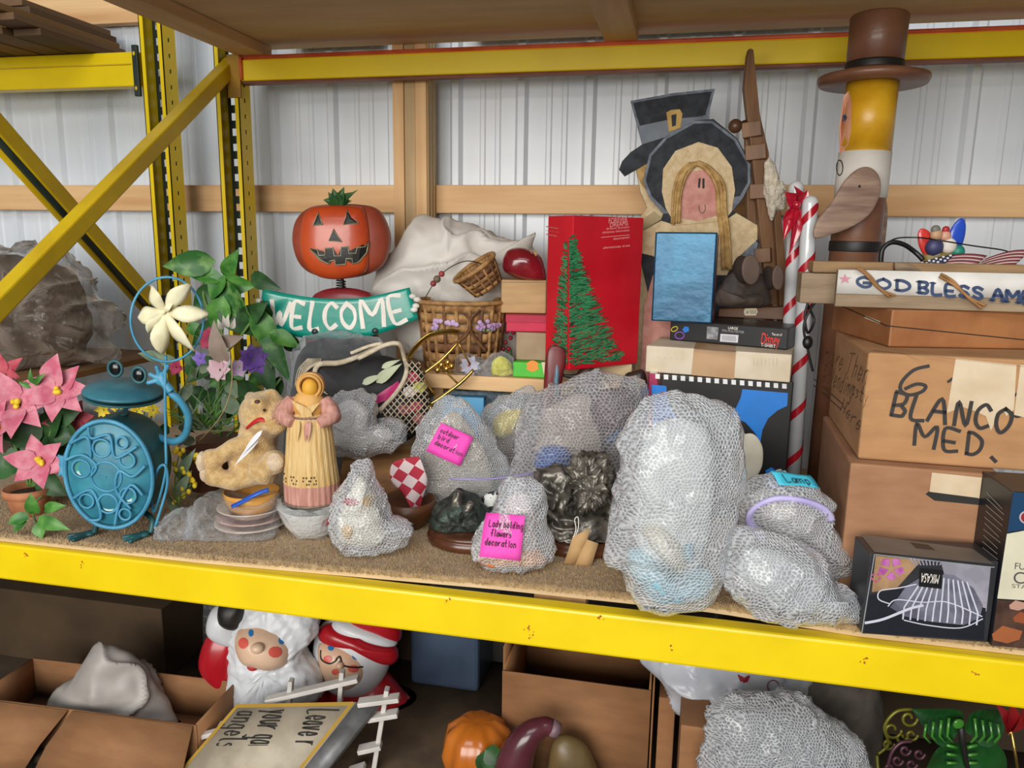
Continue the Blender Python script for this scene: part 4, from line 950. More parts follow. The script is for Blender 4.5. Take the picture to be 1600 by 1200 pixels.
MB().tube([T.px(652, 800, -.02), T.px(645, 812, -.0), T.px(638, 822, 0)], .004, 8, smooth=4).build('tie', pm('brown_tie', '#5a3420', '#6a4430', .7), T)
T = Thing('wooden_bowl', 'dark turned wooden bowl beside the gingham bow', 'bowl', Fr(FrD(622, 838).o+V((0, .07, 0)), YAW))
MB().lathe([(.03, 0), (.04, .004), (.06, .03), (.068, .07), (.064, .07), (.055, .03), (.001, .012)], (0, 0, 0), 36).build('body', pm('dark_turned_wood', '#54301a', '#6e4326', .4, 6, (1, 1, 5)), T)

# ---- bronze on oval wood base
m_walnut = pm('walnut', '#3f2214', '#5e3520', .3, 5, (1, 7, 7), .3, .7, coat=.3)
m_bronze = pm('dark_bronze', '#4e4a44', '#8a847a', .3, 30, bump=.5, bscale=70, metal=.45)
m_patina = pm('green_patina', '#2e302c', '#4c5a52', .5, 40, bump=.9, bscale=120, metal=.4)
T = Thing('bronze_sculpture', 'bronze rock sculpture on an oval walnut base next to the pink note bundle', 'sculpture', Fr(FrD(722, 868).o+V((0, .10, 0)), YAW))
MB().lathe([(.100, 0), (.108, .004), (.110, .014), (.106, .022), (.104, .024), (.106, .027), (.104, .033), (.09, .036)], (0, 0, 0), 56, sy=.9).build('base', m_walnut, T)
mb = MB(); mb.puff(T.outl([(672, 822), (680, 795), (705, 772), (722, 764), (740, 775), (765, 800), (775, 825), (725, 832)], -.0), T.xz(722, 805), .06, .05, amp=.012, freq=30, rid=.006); 
for v in mb.v: v.z = max(v.z, .037)
mb.build('rock', m_patina, T)
mb = MB(); mb.tube([T.px(718, 806, -.045), T.px(714, 785, -.045), T.px(718, 768, -.04)], [.016, .013, .009], 10, smooth=4); mb.tube([T.px(728, 800, -.05), T.px(736, 786, -.05)], [.012, .008], 10); mb.shake(.005, 60); mb.build('figure', m_bronze, T, rem=.0025)
# ---- bronze group on the second wood base
T = Thing('bronze_sculpture', 'dark bronze pair of curly figures on a wood base with kraft tag', 'sculpture', Fr(FrD(898, 880).o+V((0, .11, 0)), YAW))
MB().lathe([(.100, 0), (.108, .004), (.109, .014), (.104, .02), (.106, .024), (.098, .032)], (0, 0, 0), 56, sy=.85).build('base', m_walnut, T)
mb = MB(); mb.puff(T.outl([(838, 848), (845, 815), (870, 800), (920, 796), (960, 800), (968, 830), (962, 848), (900, 856)]), T.xz(900, 826), .075, .05, amp=.014, freq=34, rid=.008)
for v in mb.v: v.z = max(v.z, .033)
mb.build('ground', m_bronze, T)
mb = MB(); mb.puff(T.outl([(884, 745), (895, 720), (918, 712), (945, 716), (958, 742), (964, 795), (950, 806), (936, 790), (918, 792), (908, 806), (896, 800), (898, 770)]), T.xz(922, 755), .05, .04, rings=24, m=10, amp=.012, freq=60, rid=.012, seed=4); mb.build('curly_head', m_bronze, T)
mb = MB(); mb.puff(T.outl([(835, 790), (840, 745), (860, 728), (885, 740), (892, 775), (880, 800), (850, 805)]), T.xz(865, 768), .045, .04, amp=.012, freq=40, rid=.01, seed=9); mb.build('seated_figure', m_bronze, T)
mb = MB(); mb.tube([T.px(884, 820, -.09)+V((.03*math.cos(t), .008*math.sin(t), .008*math.sin(t))) for t in [i*.4 for i in range(16)]], .0035, 8, closed=True); mb.tube([T.px(850, 795, -.07), T.px(870, 812, -.095), T.px(878, 828, -.09)], .006, 8, smooth=4); mb.build('hoop', m_bronze, T)
tg = MB(); tg.sheet([[T.px(x, y, -.115) for x, y in r] for r in [[(895, 838), (908, 832), (922, 825)], [(888, 860), (902, 858), (917, 848)], [(881, 881), (898, 882), (914, 870)]]]); o = tg.build('kraft_tag', pm('kraft_card', '#b89262', '#c8a474', .8), T, solid=.0006)
tg = MB(); tg.sheet([[T.px(x, y, -.118) for x, y in r] for r in [[(917, 843), (935, 849)], [(905, 868), (928, 872)], [(898, 884), (922, 891)]]]); tg.build('tag_back_leaf', MATS['kraft_card'], o, solid=.0006)
MB().tube([T.px(*p) for p in [(896, 840, -.116), (900, 826, -.11), (898, 812, -.1), (903, 808, -.1), (904, 822, -.11), (900, 836, -.117)]], .0012, 6, smooth=6).build('string', rgb('white_string', '#d8d4cc', .7), o)

# ---- bundles in the middle
FR2 = FrD(720, 800)
T = wrapped('bubble-wrapped bundle with a pink note reading outdoor bird decoration', (720, 802), [(652, 800), (649, 690), (656, 660), (680, 632), (702, 618), (726, 628), (758, 662), (786, 708), (800, 740), (796, 800)], (715, 710), .055,
        [('figurine', [(665, 795), (662, 700), (690, 645), (720, 640), (755, 690), (775, 740), (770, 795)], (715, 715), .035, pm('sand_figure', '#a89c88', '#bdb29e', .7), 0)], seed=2, mat=m_bubs)
note(T, ((690, 659), (740, 682), (719, 727), (666, 703)), [('outdoor', .08, .27, .62, .15), ('bird', .1, .48, .42, .15), ('decoration', .1, .69, .92, .15)], w=.0015)
T = wrapped('small bubble-wrapped bundle with yellow paper showing through', (800, 775), [(745, 770), (742, 700), (752, 660), (764, 632), (800, 612), (825, 604), (842, 625), (852, 665), (850, 770)], (800, 690), .05,
        [('yellow_paper', [(770, 680), (766, 655), (785, 638), (818, 635), (815, 665), (790, 682)], (792, 660), .044, rgb('yellow_tissue', '#d0bc38', .6), 0), ('figurine', [(765, 765), (765, 690), (800, 660), (835, 690), (835, 765)], (800, 720), .025, pm('brown_figure', '#7a6450', '#90785f', .6), .015)], seed=6, mat=m_bubs)
T = wrapped('large loose bubble-wrapped bundle with blue inside behind the bronzes', (900, 805), [(806, 800), (806, 690), (818, 640), (840, 612), (880, 598), (908, 584), (945, 581), (985, 590), (1006, 602), (1006, 650), (1004, 800)], (905, 690), .075,
        [('blue_ornament', [(830, 735), (832, 708), (855, 698), (885, 705), (890, 735)], (860, 718), .062, rgb('cobalt', '#2f63b0', .3), -.012), ('blue_ornament', [(950, 690), (965, 660), (995, 655), (998, 690)], (975, 675), .055, rgb('slate_blue', '#3a5878', .3), 0), ('dark_ornament', [(925, 640), (935, 605), (990, 600), (1000, 660), (960, 690)], (960, 640), .045, rgb('mauve_grey', '#5c4c50', .5), 0), ('figurine', [(830, 790), (835, 660), (870, 620), (930, 620), (940, 790)], (880, 700), .03, pm('pale_wood_figure', '#8d8078', '#a3968c', .6), .02)], seed=8, mat=m_bubl, rid=.012, freq=16)
T = Thing('zip_bag', 'clear zip-top plastic bag with a lilac seal leaning behind the bronzes', 'plastic bag', FrD(765, 835))
mb = MB(); rows = []
for j in range(12):
    t = j/11; y = 731+85*t; rows.append([T.px(701+135*i/15+6*math.sin(t*3), y+4*math.sin(i*.8)*t, -.012*math.sin(i*.9+j*.8)*t) for i in range(16)])
mb.sheet(rows); mb.build('film', m_clear, T, sub=1)
MB().tube([T.px(702, 748, -.004), T.px(768, 748, -.004), T.px(835, 739, -.004)], .0022, 6, smooth=4, flat=.5).build('seal', pm('lilac_seal', '#8a7ab8', '#a094c8', .3), T)
MB().puff(T.outl([(745, 810), (750, 782), (768, 768), (780, 775), (782, 810)]), T.xz(765, 790), .012).build('printed_card', pm('black_white_card', '#24282c', '#d8d8d4', .5, 60, lo=.5, hi=.52), T)
T = wrapped('bubble-wrapped bundle with pink note reading Lady holding flowers decoration', (800, 892), [(742, 872), (738, 850), (752, 826), (770, 800), (781, 764), (798, 747), (828, 749), (850, 762), (855, 815), (864, 846), (859, 880), (836, 892), (775, 890)], (802, 830), .05,
        [('flower_base', [(748, 886), (746, 866), (770, 856), (830, 856), (852, 868), (848, 887)], (800, 874), .042, pm('orange_flowers', '#d8743a', '#f0b070', .5, 60, lo=.4, hi=.6), 0), ('figurine', [(775, 880), (780, 810), (800, 765), (828, 768), (840, 820), (836, 880)], (810, 830), .025, pm('pale_lady', '#c4b4b4', '#d4c8c8', .5), 0)], seed=11)
note(T, ((767, 804), (828, 809), (820, 879), (756, 872)), [('Lady holding', .13, .31, .98, .15), ('flowers', .22, .52, .72, .15), ('decoration', .1, .73, .86, .15)], w=.0017)

# ---- the big wrapped figurine
T = wrapped('tallest bubble-wrapped figurine with pale blue base at the shelf front', (1052, 958), [(970, 885), (948, 868), (952, 805), (968, 735), (964, 690), (985, 645), (1018, 618), (1058, 611), (1108, 624), (1148, 650), (1161, 688), (1158, 745), (1146, 830), (1134, 895), (1112, 940), (1062, 958), (1012, 955), (985, 925)], (1055, 780), .075,
        [('glazed_base', [(975, 900), (972, 872), (1000, 868), (1060, 905), (1112, 905), (1118, 935), (1065, 955), (1010, 950)], (1050, 920), .066, m_lblue, 0), ('figurine', [(1000, 900), (985, 800), (995, 690), (1030, 645), (1070, 640), (1115, 665), (1125, 740), (1105, 880), (1060, 920)], (1055, 780), .045, pm('pale_ceramic', '#b9bfbf', '#d0d4d2', .4, 12), .01), ('resting_hand', [(998, 840), (1005, 818), (1030, 818), (1062, 850), (1075, 885), (1060, 905), (1030, 880)], (1035, 858), .064, m_ivory, -.004), ('blue_ribbon', [(1060, 870), (1068, 850), (1082, 850), (1080, 880)], (1072, 865), .066, rgb('soft_blue', '#7fa8b8', .4), 0)], seed=12, freq=18, amp=.008, rid=.007)
# ---- two wrapped animals
T = wrapped('bubble-wrapped animal lying lowest, between the tallest bundle and the glassware box', (1240, 970), [(1136, 920), (1130, 880), (1145, 832), (1172, 824), (1236, 846), (1288, 878), (1312, 930), (1336, 926), (1342, 962), (1300, 972), (1232, 971), (1178, 956)], (1228, 910), .065,
        [('figurine', [(1150, 910), (1150, 860), (1200, 850), (1270, 880), (1320, 940), (1325, 962), (1230, 962)], (1225, 910), .04, pm('grey_figure', '#a7acae', '#bcc0c0', .5), 0)], seed=14, rid=.008)
T = wrapped('bubble-wrapped animal with lilac ribbon and a blue note, on top of another', None, [(1156, 806), (1150, 765), (1188, 743), (1238, 742), (1280, 764), (1304, 785), (1300, 812), (1312, 842), (1345, 878), (1348, 898), (1326, 904), (1298, 905), (1268, 924), (1222, 924), (1178, 916)], (1230, 820), .055,
        [('figurine', [(1165, 800), (1180, 760), (1240, 765), (1280, 800), (1300, 850), (1330, 890), (1290, 870), (1230, 860)], (1235, 815), .038, pm('fawn_figure', '#a09a92', '#b8b2aa', .5), 0)], fr=FrD(1240, 926), seed=15, rid=.008)
line(T, T.f, 'lilac_ribbon', [(1192, 842), (1172, 815), (1178, 795), (1210, 780), (1250, 782), (1285, 795), (1296, 812)], .013, pm('lilac_tulle', '#b4a8dc', '#c8c0e8', .6), T, -.004, smooth=4, flat=.5)
note(T, ((1200, 741), (1262, 748), (1278, 768), (1214, 762)), [('Lamp', .2, .8, .8, .55)], mat=rgb('blue_note', '#3fb4cc', .6))
# ================================================================ BACK ROW AND RIGHT END
m_red = pm('red_print_card', '#c01424', '#d01c2c', .35, 6)
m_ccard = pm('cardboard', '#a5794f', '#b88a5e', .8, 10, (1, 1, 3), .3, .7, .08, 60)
m_ccard2 = pm('brown_cardboard', '#94694a', '#a67a58', .8, 10, (1, 1, 3), .3, .7, .08, 60)
m_tape = pm('paper_tape', '#c9b291', '#d6c2a4', .5, 14)
m_cbox = pm('cream_carton', '#d0c0a4', '#dccfb8', .75, 14)
# ---- plank bench the back row stands on
zb_ = atY(750, 588, .70).z
T = Thing('plank_bench', 'low pine plank bench behind the bundles carrying baskets and boxes', 'bench', Fr((0, 0, DECK), 0))
xa, xb = atY(655, 590, .7).x, atY(1000, 590, .7).x
MB().box2((xa, .70, zb_-DECK-.042), (xb, .99, zb_-DECK)).build('plank', m_pine, T, bevel=.003)
for x in (xa+.03, xb-.04): MB().box2((x, .74, .001), (x+.03, .97, zb_-DECK-.0425)).build('support', m_pine, T, bevel=.002)
T = Thing('folded_fleece', 'folded blue grey fleece under the plank bench', 'cloth', FrD(760, 735))
T.puffpx('cloth', [(672, 730), (670, 640), (690, 612), (740, 610), (800, 612), (845, 616), (850, 730)], (760, 670), .03, pm('blue_grey_fleece', '#5f6f7c', '#8a98a4', .95, 40, bump=.9, bscale=120), amp=.008, freq=40, zmin=.001, d=.0)
# ---- white sack
T = Thing('plastic_sack', 'white plastic sack slumped behind the woven baskets', 'bag', Fr((atY(700, 588, .9).x, .93, zb_), YAW))
o = T.puffpx('sack', [(590, 448), (604, 415), (636, 372), (660, 347), (682, 340), (700, 346), (712, 358), (745, 357), (778, 368), (806, 377), (833, 366), (826, 392), (812, 408), (812, 440), (808, 560), (660, 566), (612, 500)], (700, 440), .055, pm('white_poly', '#c8c2ba', '#d8d3cc', .45, 6, bump=.25, bscale=14), db=.07, rings=30, m=14, amp=.014, freq=12, rid=.022, zmin=.001, seed=21)
# ---- woven baskets
m_wick = pm('wicker', '#8a6238', '#b48a56', .7, 40, bump=.3); m_wickd = pm('dark_wicker', '#5e3c22', '#7c5532', .7, 40)
def basket(T, r0, r1, h, rows, R=Matrix.Identity(3), c=V((0, 0, 0)), n=22, darks=(), sy=.8):
    def P(a, z, k=1): r = (r0+(r1-r0)*z/h)*k; return c + R @ V((math.cos(a)*r, math.sin(a)*r*sy, z))
    for j in range(rows):
        mb = MB(); z0 = h*(j+.06)/rows; z1 = h*(j+.94)/rows; seg = n*4; A = []; B = []; C_ = []; 
        for i in range(seg+1):
            a = 2*math.pi*i/seg; k = 1+.035*math.sin(a*n+(j % 2)*math.pi); A.append(P(a, z0, k)); B.append(P(a, (z0+z1)/2, k+.012)); C_.append(P(a, z1, k))
        mb.sheet([A, B, C_]); mb.build('weave_strand', m_wickd if j in darks else m_wick, T, solid=.002)
    for i in range(n):
        a = 2*math.pi*(i+.25)/n
        MB().tube([P(a, 0), P(a, h*.5), P(a, h)], h*.022+.002, 6).build('stake', m_wickd if i % 3 == 0 else m_wick, T)
    mb = MB().tube([P(2*math.pi*i/48, h, 1.03) for i in range(48)], .007, 8, closed=True); mb.build('rim', m_wick, T)
    mb = MB().lathe([(r0, .003), (.001, .003)], (0, 0, 0), 32, sy=sy, cap=False)
    for i in range(len(mb.v)): mb.v[i] = c + R @ mb.v[i]
    mb.build('bottom', m_wickd, T)
bp_ = atY(722, 560, .82); bp_.z = zb_
T = Thing('woven_basket', 'large woven basket with painted lilac flowers on the plank bench', 'basket', Fr(bp_, YAW))
hb = T.px(722, 470).z
basket(T, .108, .132, hb, 7, darks=(2,))
mb = MB(); mb.lathe([(.108*1.06, 0), (.132*1.06, hb)], (0, 0, 0), 48, sy=.8, cap=False); f = surf(T, mb)
for x0 in (680, 705, 755, 772):
    for k in range(7):
        p = f(x0+random.uniform(-9, 9), 508+random.uniform(-7, 7), .003); MB().ell(p, (.008, .003, .007), 8, 5).build('painted_flower', pm('lilac_paint', '#a884b4', '#c4a8cc', .6), T)
    for k in range(2): MB().ell(f(x0+random.uniform(-10, 10), 516, .002), (.007, .002, .004), 8, 5).build('painted_leaf', m_leafp, T)
MB().tube([f(700, 545, .004), f(730, 520, .006), f(733, 500, .006), f(725, 490, .004)], .006, 6, smooth=5, flat=.4).build('splint', m_wickd, T)
MB().tube([f(760, 548, .004), f(738, 522, .006), f(736, 500, .006), f(750, 485, .004)], .006, 6, smooth=5, flat=.4).build('splint', m_wickd, T)
R = Matrix.Rotation(math.radians(33), 3, 'Y') @ Matrix.Rotation(math.radians(-20), 3, 'X')
R = Matrix.Rotation(math.radians(-38), 3, 'Y')
b2 = atY(757, 478, .80); b2.z = zb_+hb+.006
T = Thing('woven_basket', 'small checked basket tipped over inside the large flowered basket', 'basket', Fr(b2, YAW))
basket(T, .045, .066, .075, 5, R=Matrix.Rotation(math.radians(-35), 3, 'Y') @ Matrix.Rotation(math.radians(12), 3, 'X'), c=V((.012, 0, .035)), n=14, darks=(1, 3))
MB().tube([T.px(*p) for p in [(664, 466, -.03), (680, 440, -.03), (700, 420, -.02), (728, 408, 0), (755, 414, .02), (770, 430, .03)]], .0015, 6, smooth=6).build('wire_handle', rgb('dark_wire', '#3a3834', .4, metal=.8), T)
for c, r, col in [((677, 443), .009, '#8a3438'), ((683, 436), .011, '#6a5c4a'), ((690, 428), .009, '#9a3a40')]: MB().ell(T.px(*c, -.026), r, 12, 8).build('bead', rgb('bead'+col, col, .5), T)
# ---- holly sprig behind
T = Thing('holly_sprig', 'dark green sprig with red berries between the basket and boxes', 'plant', Fr((atY(785, 570, .86).x, .86, zb_), YAW))
for a, b in [((785, 585), (770, 540)), ((790, 585), (800, 545)), ((785, 580), (755, 565)), ((788, 585), (815, 572)), ((790, 585), (780, 520))]: leafpart(T, 'leaf', a, b, .03, m_leafd)
for c in [(790, 535), (798, 528), (786, 545), (795, 545), (802, 520), (792, 518), (783, 552)]: MB().ell(T.px(*c, -.02), .0065, 8, 6).build('berry', rgb('berry_red', '#8a1428', .3), T)
# ---- brass lamp bits, gold ribbon, plastic flowers on the plank
m_brass = pm('brass', '#a8843c', '#c8a458', .2, 10, metal=.9)
T = Thing('brass_fixture', 'bent brass light fixture with gold straps before the woven basket', 'fixture', Fr((atY(690, 588, .66).x, .66, DECK), YAW))
mb = MB(); P = [T.px(*p) for p in [(638, 560, -.05), (652, 540, -.06), (672, 524, -.06), (700, 518, -.04), (716, 520, -.02)]]
mb.tube(P, .010, 8, smooth=6, flat=.25); mb.build('gold_strap', m_brass, T)
for pts, r in [([(660, 585), (690, 562), (716, 535)], .004), ([(716, 535), (735, 570)], .003), ([(690, 575), (716, 600)], .003), ([(740, 578), (720, 598), (690, 620), (672, 632)], .005), ([(660, 590), (680, 618)], .004), ([(672, 632), (676, 700), (676, 735)], .006)]:
    MB().tube([T.px(*p, -.02) for p in pts], r, 8, smooth=4).build('rod', m_brass, T)
for c in [(690, 570), (700, 566), (698, 576), (706, 572), (684, 578)]: MB().ell(T.px(*c, -.03), .010, 12, 8).build('knob', m_brass, T)
MB().ell(T.px(676, 738, -.02), (.02, .02, .012)).build('foot', m_brass, T)
T = Thing('cellophane_flower', 'white and red flower wrapped in cellophane on the plank', 'flower', Fr((atY(733, 588, .73).x, .73, zb_), YAW))
bloom(T, (733, 570), 0, .034, 9, pm('white_lilac_petal', '#b8b4cc', '#d8d6e0', .5), w=.7, cen=rgb('red_centre', '#b01828', .4))
bloom(T, (735, 577), .01, .026, 7, MATS['white_lilac_petal'], w=.7)
stem(T, [(733, 575), (738, 586)], .003, m_stem)
T.puffpx('cellophane', [(716, 588), (712, 562), (728, 552), (752, 560), (770, 566), (768, 590)], (742, 574), .03, m_clear, amp=.006, freq=40, rid=.006, zmin=.001)
T = Thing('cellophane_flower', 'yellow flower wrapped in cellophane beside the green packet', 'flower', Fr((atY(783, 588, .725).x, .725, zb_), YAW))
T.puffpx('yellow_bloom', [(772, 588), (768, 570), (780, 556), (796, 564), (802, 582), (792, 588)], (786, 574), .018, pm('yellow_silk', '#c4be38', '#d8d468', .6, 40, bump=.5), amp=.004, freq=60, zmin=.001)
T.puffpx('cellophane', [(750, 589), (752, 570), (775, 552), (798, 556), (806, 588)], (780, 574), .026, m_clear, amp=.005, freq=40, rid=.006, zmin=.001)
# ---- stack of small boxes
T = rbox('flat_packet', 'green flat packet printed with an orange flower, on the plank', 'box', (801, 588), (868, 590), (801, 564), .1, rgb('bright_green', '#44b428', .5), Yl=.72, Yr=.72)
zq = T.fr.o.z+T.h; T.e.location.z = T.fr.o.z = zb_+.0005; zq = zb_+T.h+.0012
decal(T.e, T.fr, 'printed_flower', [[(832+11*math.cos(t)*(1 if i % 2 else .75), 572+9*math.sin(t)) for i, t in enumerate([k*.52 for k in range(12)])]], T.front, rgb('orange_print', '#e08a28', .5))
decal(T.e, T.fr, 'printed_panel', [[(846, 566), (866, 566), (866, 586), (850, 586)]], T.front, rgb('peach_print', '#dcc4a8', .5))
T = rbox('small_carton', 'plain grey-brown small carton beneath the red lidded box', 'box', (806, 562), (853, 564), (806, 519), .09, pm('taupe_card', '#9c8468', '#ac9478', .8), z=zq)
zq = T.fr.o.z+T.h+.001
T = rbox('small_carton', 'flat crimson carton between the taupe and the wood-grain boxes', 'box', (791, 518), (856, 519), (790, 492), .1, rgb('crimson_card', '#c42848', .6), z=zq); zq = T.fr.o.z+T.h+.001
MB().box2((-.002, -.002, T.h*.55), (T.w+.002, T.d+.002, T.h)).build('lid', rgb('crimson_lid', '#b02240', .6), T, bevel=.001)
T.body.scale = (1, 1, .98)
T = rbox('small_carton', 'wood-grain printed carton under the red carved bird', 'box', (783, 489), (853, 490), (784, 437), .12, pm('wood_print', '#b08a5a', '#c8a472', .6, 6, (1, 1, 9), .3, .7), z=zq+.0005); zq = T.fr.o.z+T.h+.001
strokes(T.e, T.fr, 'lid_seam', [[(783, 441), (853, 441)]], T.front, .0012, m_black)
T = Thing('carved_bird', 'glossy dark red carved bird lying on the wood-grain carton', 'ornament', Fr((atY(820, 440, .80).x, .82, zq), YAW))
T.puffpx('body', [(786, 420), (788, 398), (800, 388), (822, 388), (845, 400), (854, 425), (850, 441), (820, 438), (800, 432)], (820, 412), .045, pm('cherry_lacquer', '#741420', '#8c1c28', .2, coat=.5), zmin=0, amp=.002)
for k in range(5): leafpart(T, 'back_feather', (806+k*8, 402-k*.5), (800+k*9, 390), .012, pm('tan_feather', '#a8865c', '#bc9c70', .6), -.03, -.01)
# ---- red Christmas tree carton
T0 = rbox('wood_box', 'pale varnished wood box under the red tree carton', 'box', (877, 595), (987, 595), (877, 569), .14, pm('pale_varnish', '#c8b086', '#d8c49c', .35, 8, coat=.3), z=zb_-.0)
zq = T0.fr.o.z+T0.h+.001
T = rbox('tree_carton', 'tall red carton printed with a green Christmas tree', 'box', (889, 579), (996, 568), (885, 336), .11, m_red, z=zq)
rng = random.Random(3); m_gr = rgb('tree_green', '#1c6a44', .5); m_gr2 = rgb('tree_dark_green', '#124430', .5); m_gr3 = rgb('tree_light_green', '#3c8a5a', .5)
for nm, m, seed in (('printed_tree', m_gr2, 1), ('printed_tree', m_gr, 2), ('printed_tree', m_gr3, 3)):
    ls = []
    for k in range(330):
        t = rng.random()**.7; y = 372+200*t; w_ = 3+88*t**1.25*.95; x = 888+rng.random()*w_; L_ = 8+rng.random()*12
        if x+L_ < 990 and y < 574-(x-888)*.1: ls.append([(max(889, x-L_*.4), y+rng.uniform(-2, 3)-2), (x+L_*.6, y-4+rng.uniform(-4, 3))])
    strokes(T.e, T.fr, nm, ls, T.front, .0022, m, off=.0006+.0003*seed)
    ls = []
    for k in range(120):
        t = rng.random()**.7; y = 380+190*t; x = 887-rng.random()*(2+24*t)
        ls.append([(x-4, y-3+rng.uniform(-3, 3)), (min(887, x+4), y+rng.uniform(-3, 2))])
    strokes(T.e, T.fr, nm, ls, T.left, .0024, m, off=.0006+.0003*seed)
m_wp = rgb('pale_print', '#e8b0b0', .5)
type_(T.e, T.fr, 'FOREVER', (951, 349), (980, 346), T.front, m_wp, up=(951, 341)); type_(T.e, T.fr, 'DREAMS', (953, 355), (981, 352), T.front, m_wp, up=(953, 348))
for a, b in [((947, 359), (983, 356)), ((941, 365), (983, 361))]: 
    type_(T.e, T.fr, 'christmas decoration', a, b, T.front, m_wp, up=(a[0], a[1]-3.4))
strokes(T.e, T.fr, 'rule', [[(939, 371), (983, 367)]], T.front, .0012, m_wp)
type_(T.e, T.fr, 'decoration', (958, 375), (983, 372), T.front, m_wp, up=(958, 371.5)); type_(T.e, T.fr, 'christmas tree', (942, 389), (984, 385), T.front, m_wp, up=(942, 385.5))
strokes(T.e, T.fr, 'side_print', [[(854, 354), (872, 357)], [(854, 366), (870, 369)]], T.left, .003, rgb('dull_side_print', '#a85a58', .5)); strokes(T.e, T.fr, 'rule', [[(853, 360), (874, 363)]], T.left, .001, MATS['dull_side_print'])
# carved long bird in front of the tree carton
T = Thing('carved_bird', 'upright dark red wooden bird tail with blue stripe by the tree carton', 'ornament', FrD(858, 776))
T.puffpx('tail', [(842, 774), (848, 640), (850, 590), (855, 548), (868, 540), (884, 552), (878, 600), (872, 650), (868, 774)], (862, 620), .014, pm('oxblood_wood', '#5a1c20', '#74282a', .35), zmin=.0005)
T.puffpx('blue_stripe', [(864, 600), (866, 580), (870, 566), (874, 580), (873, 605), (868, 635)], (869, 598), .016, pm('steel_blue', '#3c5a68', '#7a9cac', .3), d=-.004)
T = Thing('carved_bird', 'dark wooden duck with long beak peeking over the loose bubble wrap', 'ornament', FrD(915, 770))
T.puffpx('head', [(898, 592), (906, 577), (918, 573), (930, 580), (940, 600), (945, 768), (890, 768), (896, 620)], (918, 640), .03, pm('dark_walnut_carving', '#33201c', '#452c26', .4), zmin=.0005)
MB().tube([T.px(902, 588, -.02), T.px(890, 588, -.022), T.px(878, 586, -.022)], [.008, .005, .003], 10, smooth=4).build('beak', m_black, T)
T = Thing('dark_ornament', 'dark rounded ornament behind the loose bubble wrap by the film-strip box', 'ornament', FrD(990, 778))
T.puffpx('body', [(968, 620), (975, 588), (990, 580), (1008, 582), (1012, 640), (1010, 776), (968, 776)], (990, 640), .03, pm('dark_brown_gloss', '#2c2420', '#3c322c', .3), zmin=.0005)
T = rbox('small_carton', 'light blue small carton standing behind the bird decoration bundle', 'box', (690, 740), (755, 744), (690, 619), .05, rgb('sky_blue_card', '#5fa8d4', .5), z=DECK, bevel=.002)
decal(T.e, T.fr, 'printed_label', [[(708, 625), (730, 626), (729, 637), (707, 636)]], T.front, rgb('pale_label', '#b8c8d0', .5)); strokes(T.e, T.fr, 'print_line', [[(709, 633), (728, 634)]], T.front, .0015, rgb('red_line', '#b04848', .5))

# ---- film strip carton and the stack on it
m_bluep = rgb('bright_blue_print', '#1878d0', .4); m_blkc = rgb('black_card', '#141416', .4)
T = rbox('filmstrip_carton', 'blue and black carton with white film-strip squares, bottom of its stack', 'box', (1022, 800), (1222, 817), (1017, 586), .16, m_blkc, z=DECK)
pl = T.front; ztop = T.fr.o.z+T.h
for q_ in ([[(1018, 601), (1041, 603), (1043, 622), (1049, 640), (1058, 652), (1040, 662), (1020, 690)], [(1160, 608), (1231, 614), (1230, 634), (1215, 641), (1200, 654), (1191, 672), (1188, 692), (1180, 677), (1165, 660), (1142, 649), (1150, 637), (1157, 622)], [(1196, 735), (1205, 730), (1226, 745), (1224, 770), (1200, 765)]]): decal(T.e, T.fr, 'blue_field', [q_], pl, m_bluep)
for i in range(16):
    x, y = 1024+13.2*i, 588+i*1.02; decal(T.e, T.fr, 'film_square', [[(x, y-4), (x+7, y-3.5), (x+7, y+4), (x, y+3.5)]], pl, rgb('film_white', '#e4e4e4', .5))
Tm = rbox('book', 'thin magenta book standing against the film-strip carton', 'book', (1004, 797), (1018, 798), (1003, 583), .13, rgb('magenta_cover', '#a02450', .5), z=DECK, bevel=.002)
MB().box2((.002, .004, Tm.h), (Tm.w-.002, .126, Tm.h+.0012)).build('pages', m_ivory, Tm)
T2 = Thing('ceramic_oval', 'cream oval ceramic piece leaning between the tallest bundle and film-strip carton', 'dish', FrD(1172, 835))
mb = MB(); mb.puff(T2.outl([(1156, 835), (1156, 690), (1166, 678), (1180, 680), (1191, 698), (1191, 725), (1184, 742), (1178, 760), (1178, 835)]), T2.xz(1173, 740), .008, .008, e=.3, zmin=.0005); mb.build('body', m_ivory, T2)
T = rbox('flat_carton', 'cream flat carton with brown tape on the film-strip carton', 'box', (1008, 581), (1234, 598), (1012, 540), .2, m_cbox, z=ztop+.001); zq = ztop+.001+T.h
decal(T.e, T.fr, 'brown_tape', [[(1084, 546), (1150, 551), (1147, 592), (1080, 586)]], T.front, pm('tan_tape', '#b08a62', '#bd986f', .5))
decal(T.e, T.fr, 'tape_over_top', [[(1084, 545.5), (1150, 550.5), (1149, 538), (1088, 533)]], T.top, MATS['tan_tape'])
strokes(T.e, T.fr, 'faint_print', [[(1030+i*9, 556+i), (1030+i*9, 559+i*.8)] for i in range(5)]+[[(1178+i*6, 560), (1178+i*6, 572)] for i in range(7)], T.front, .0008, rgb('faint_grey', '#a89c88', .6))
T = rbox('shirt_box', 'black flat t-shirt box with bright cartoon-studio lettering on the cream carton', 'box', (1046, 531), (1229, 547), (1049, 500), .17, m_blkc, z=zq+.001); zq = zq+.001+T.h
pl = T.front
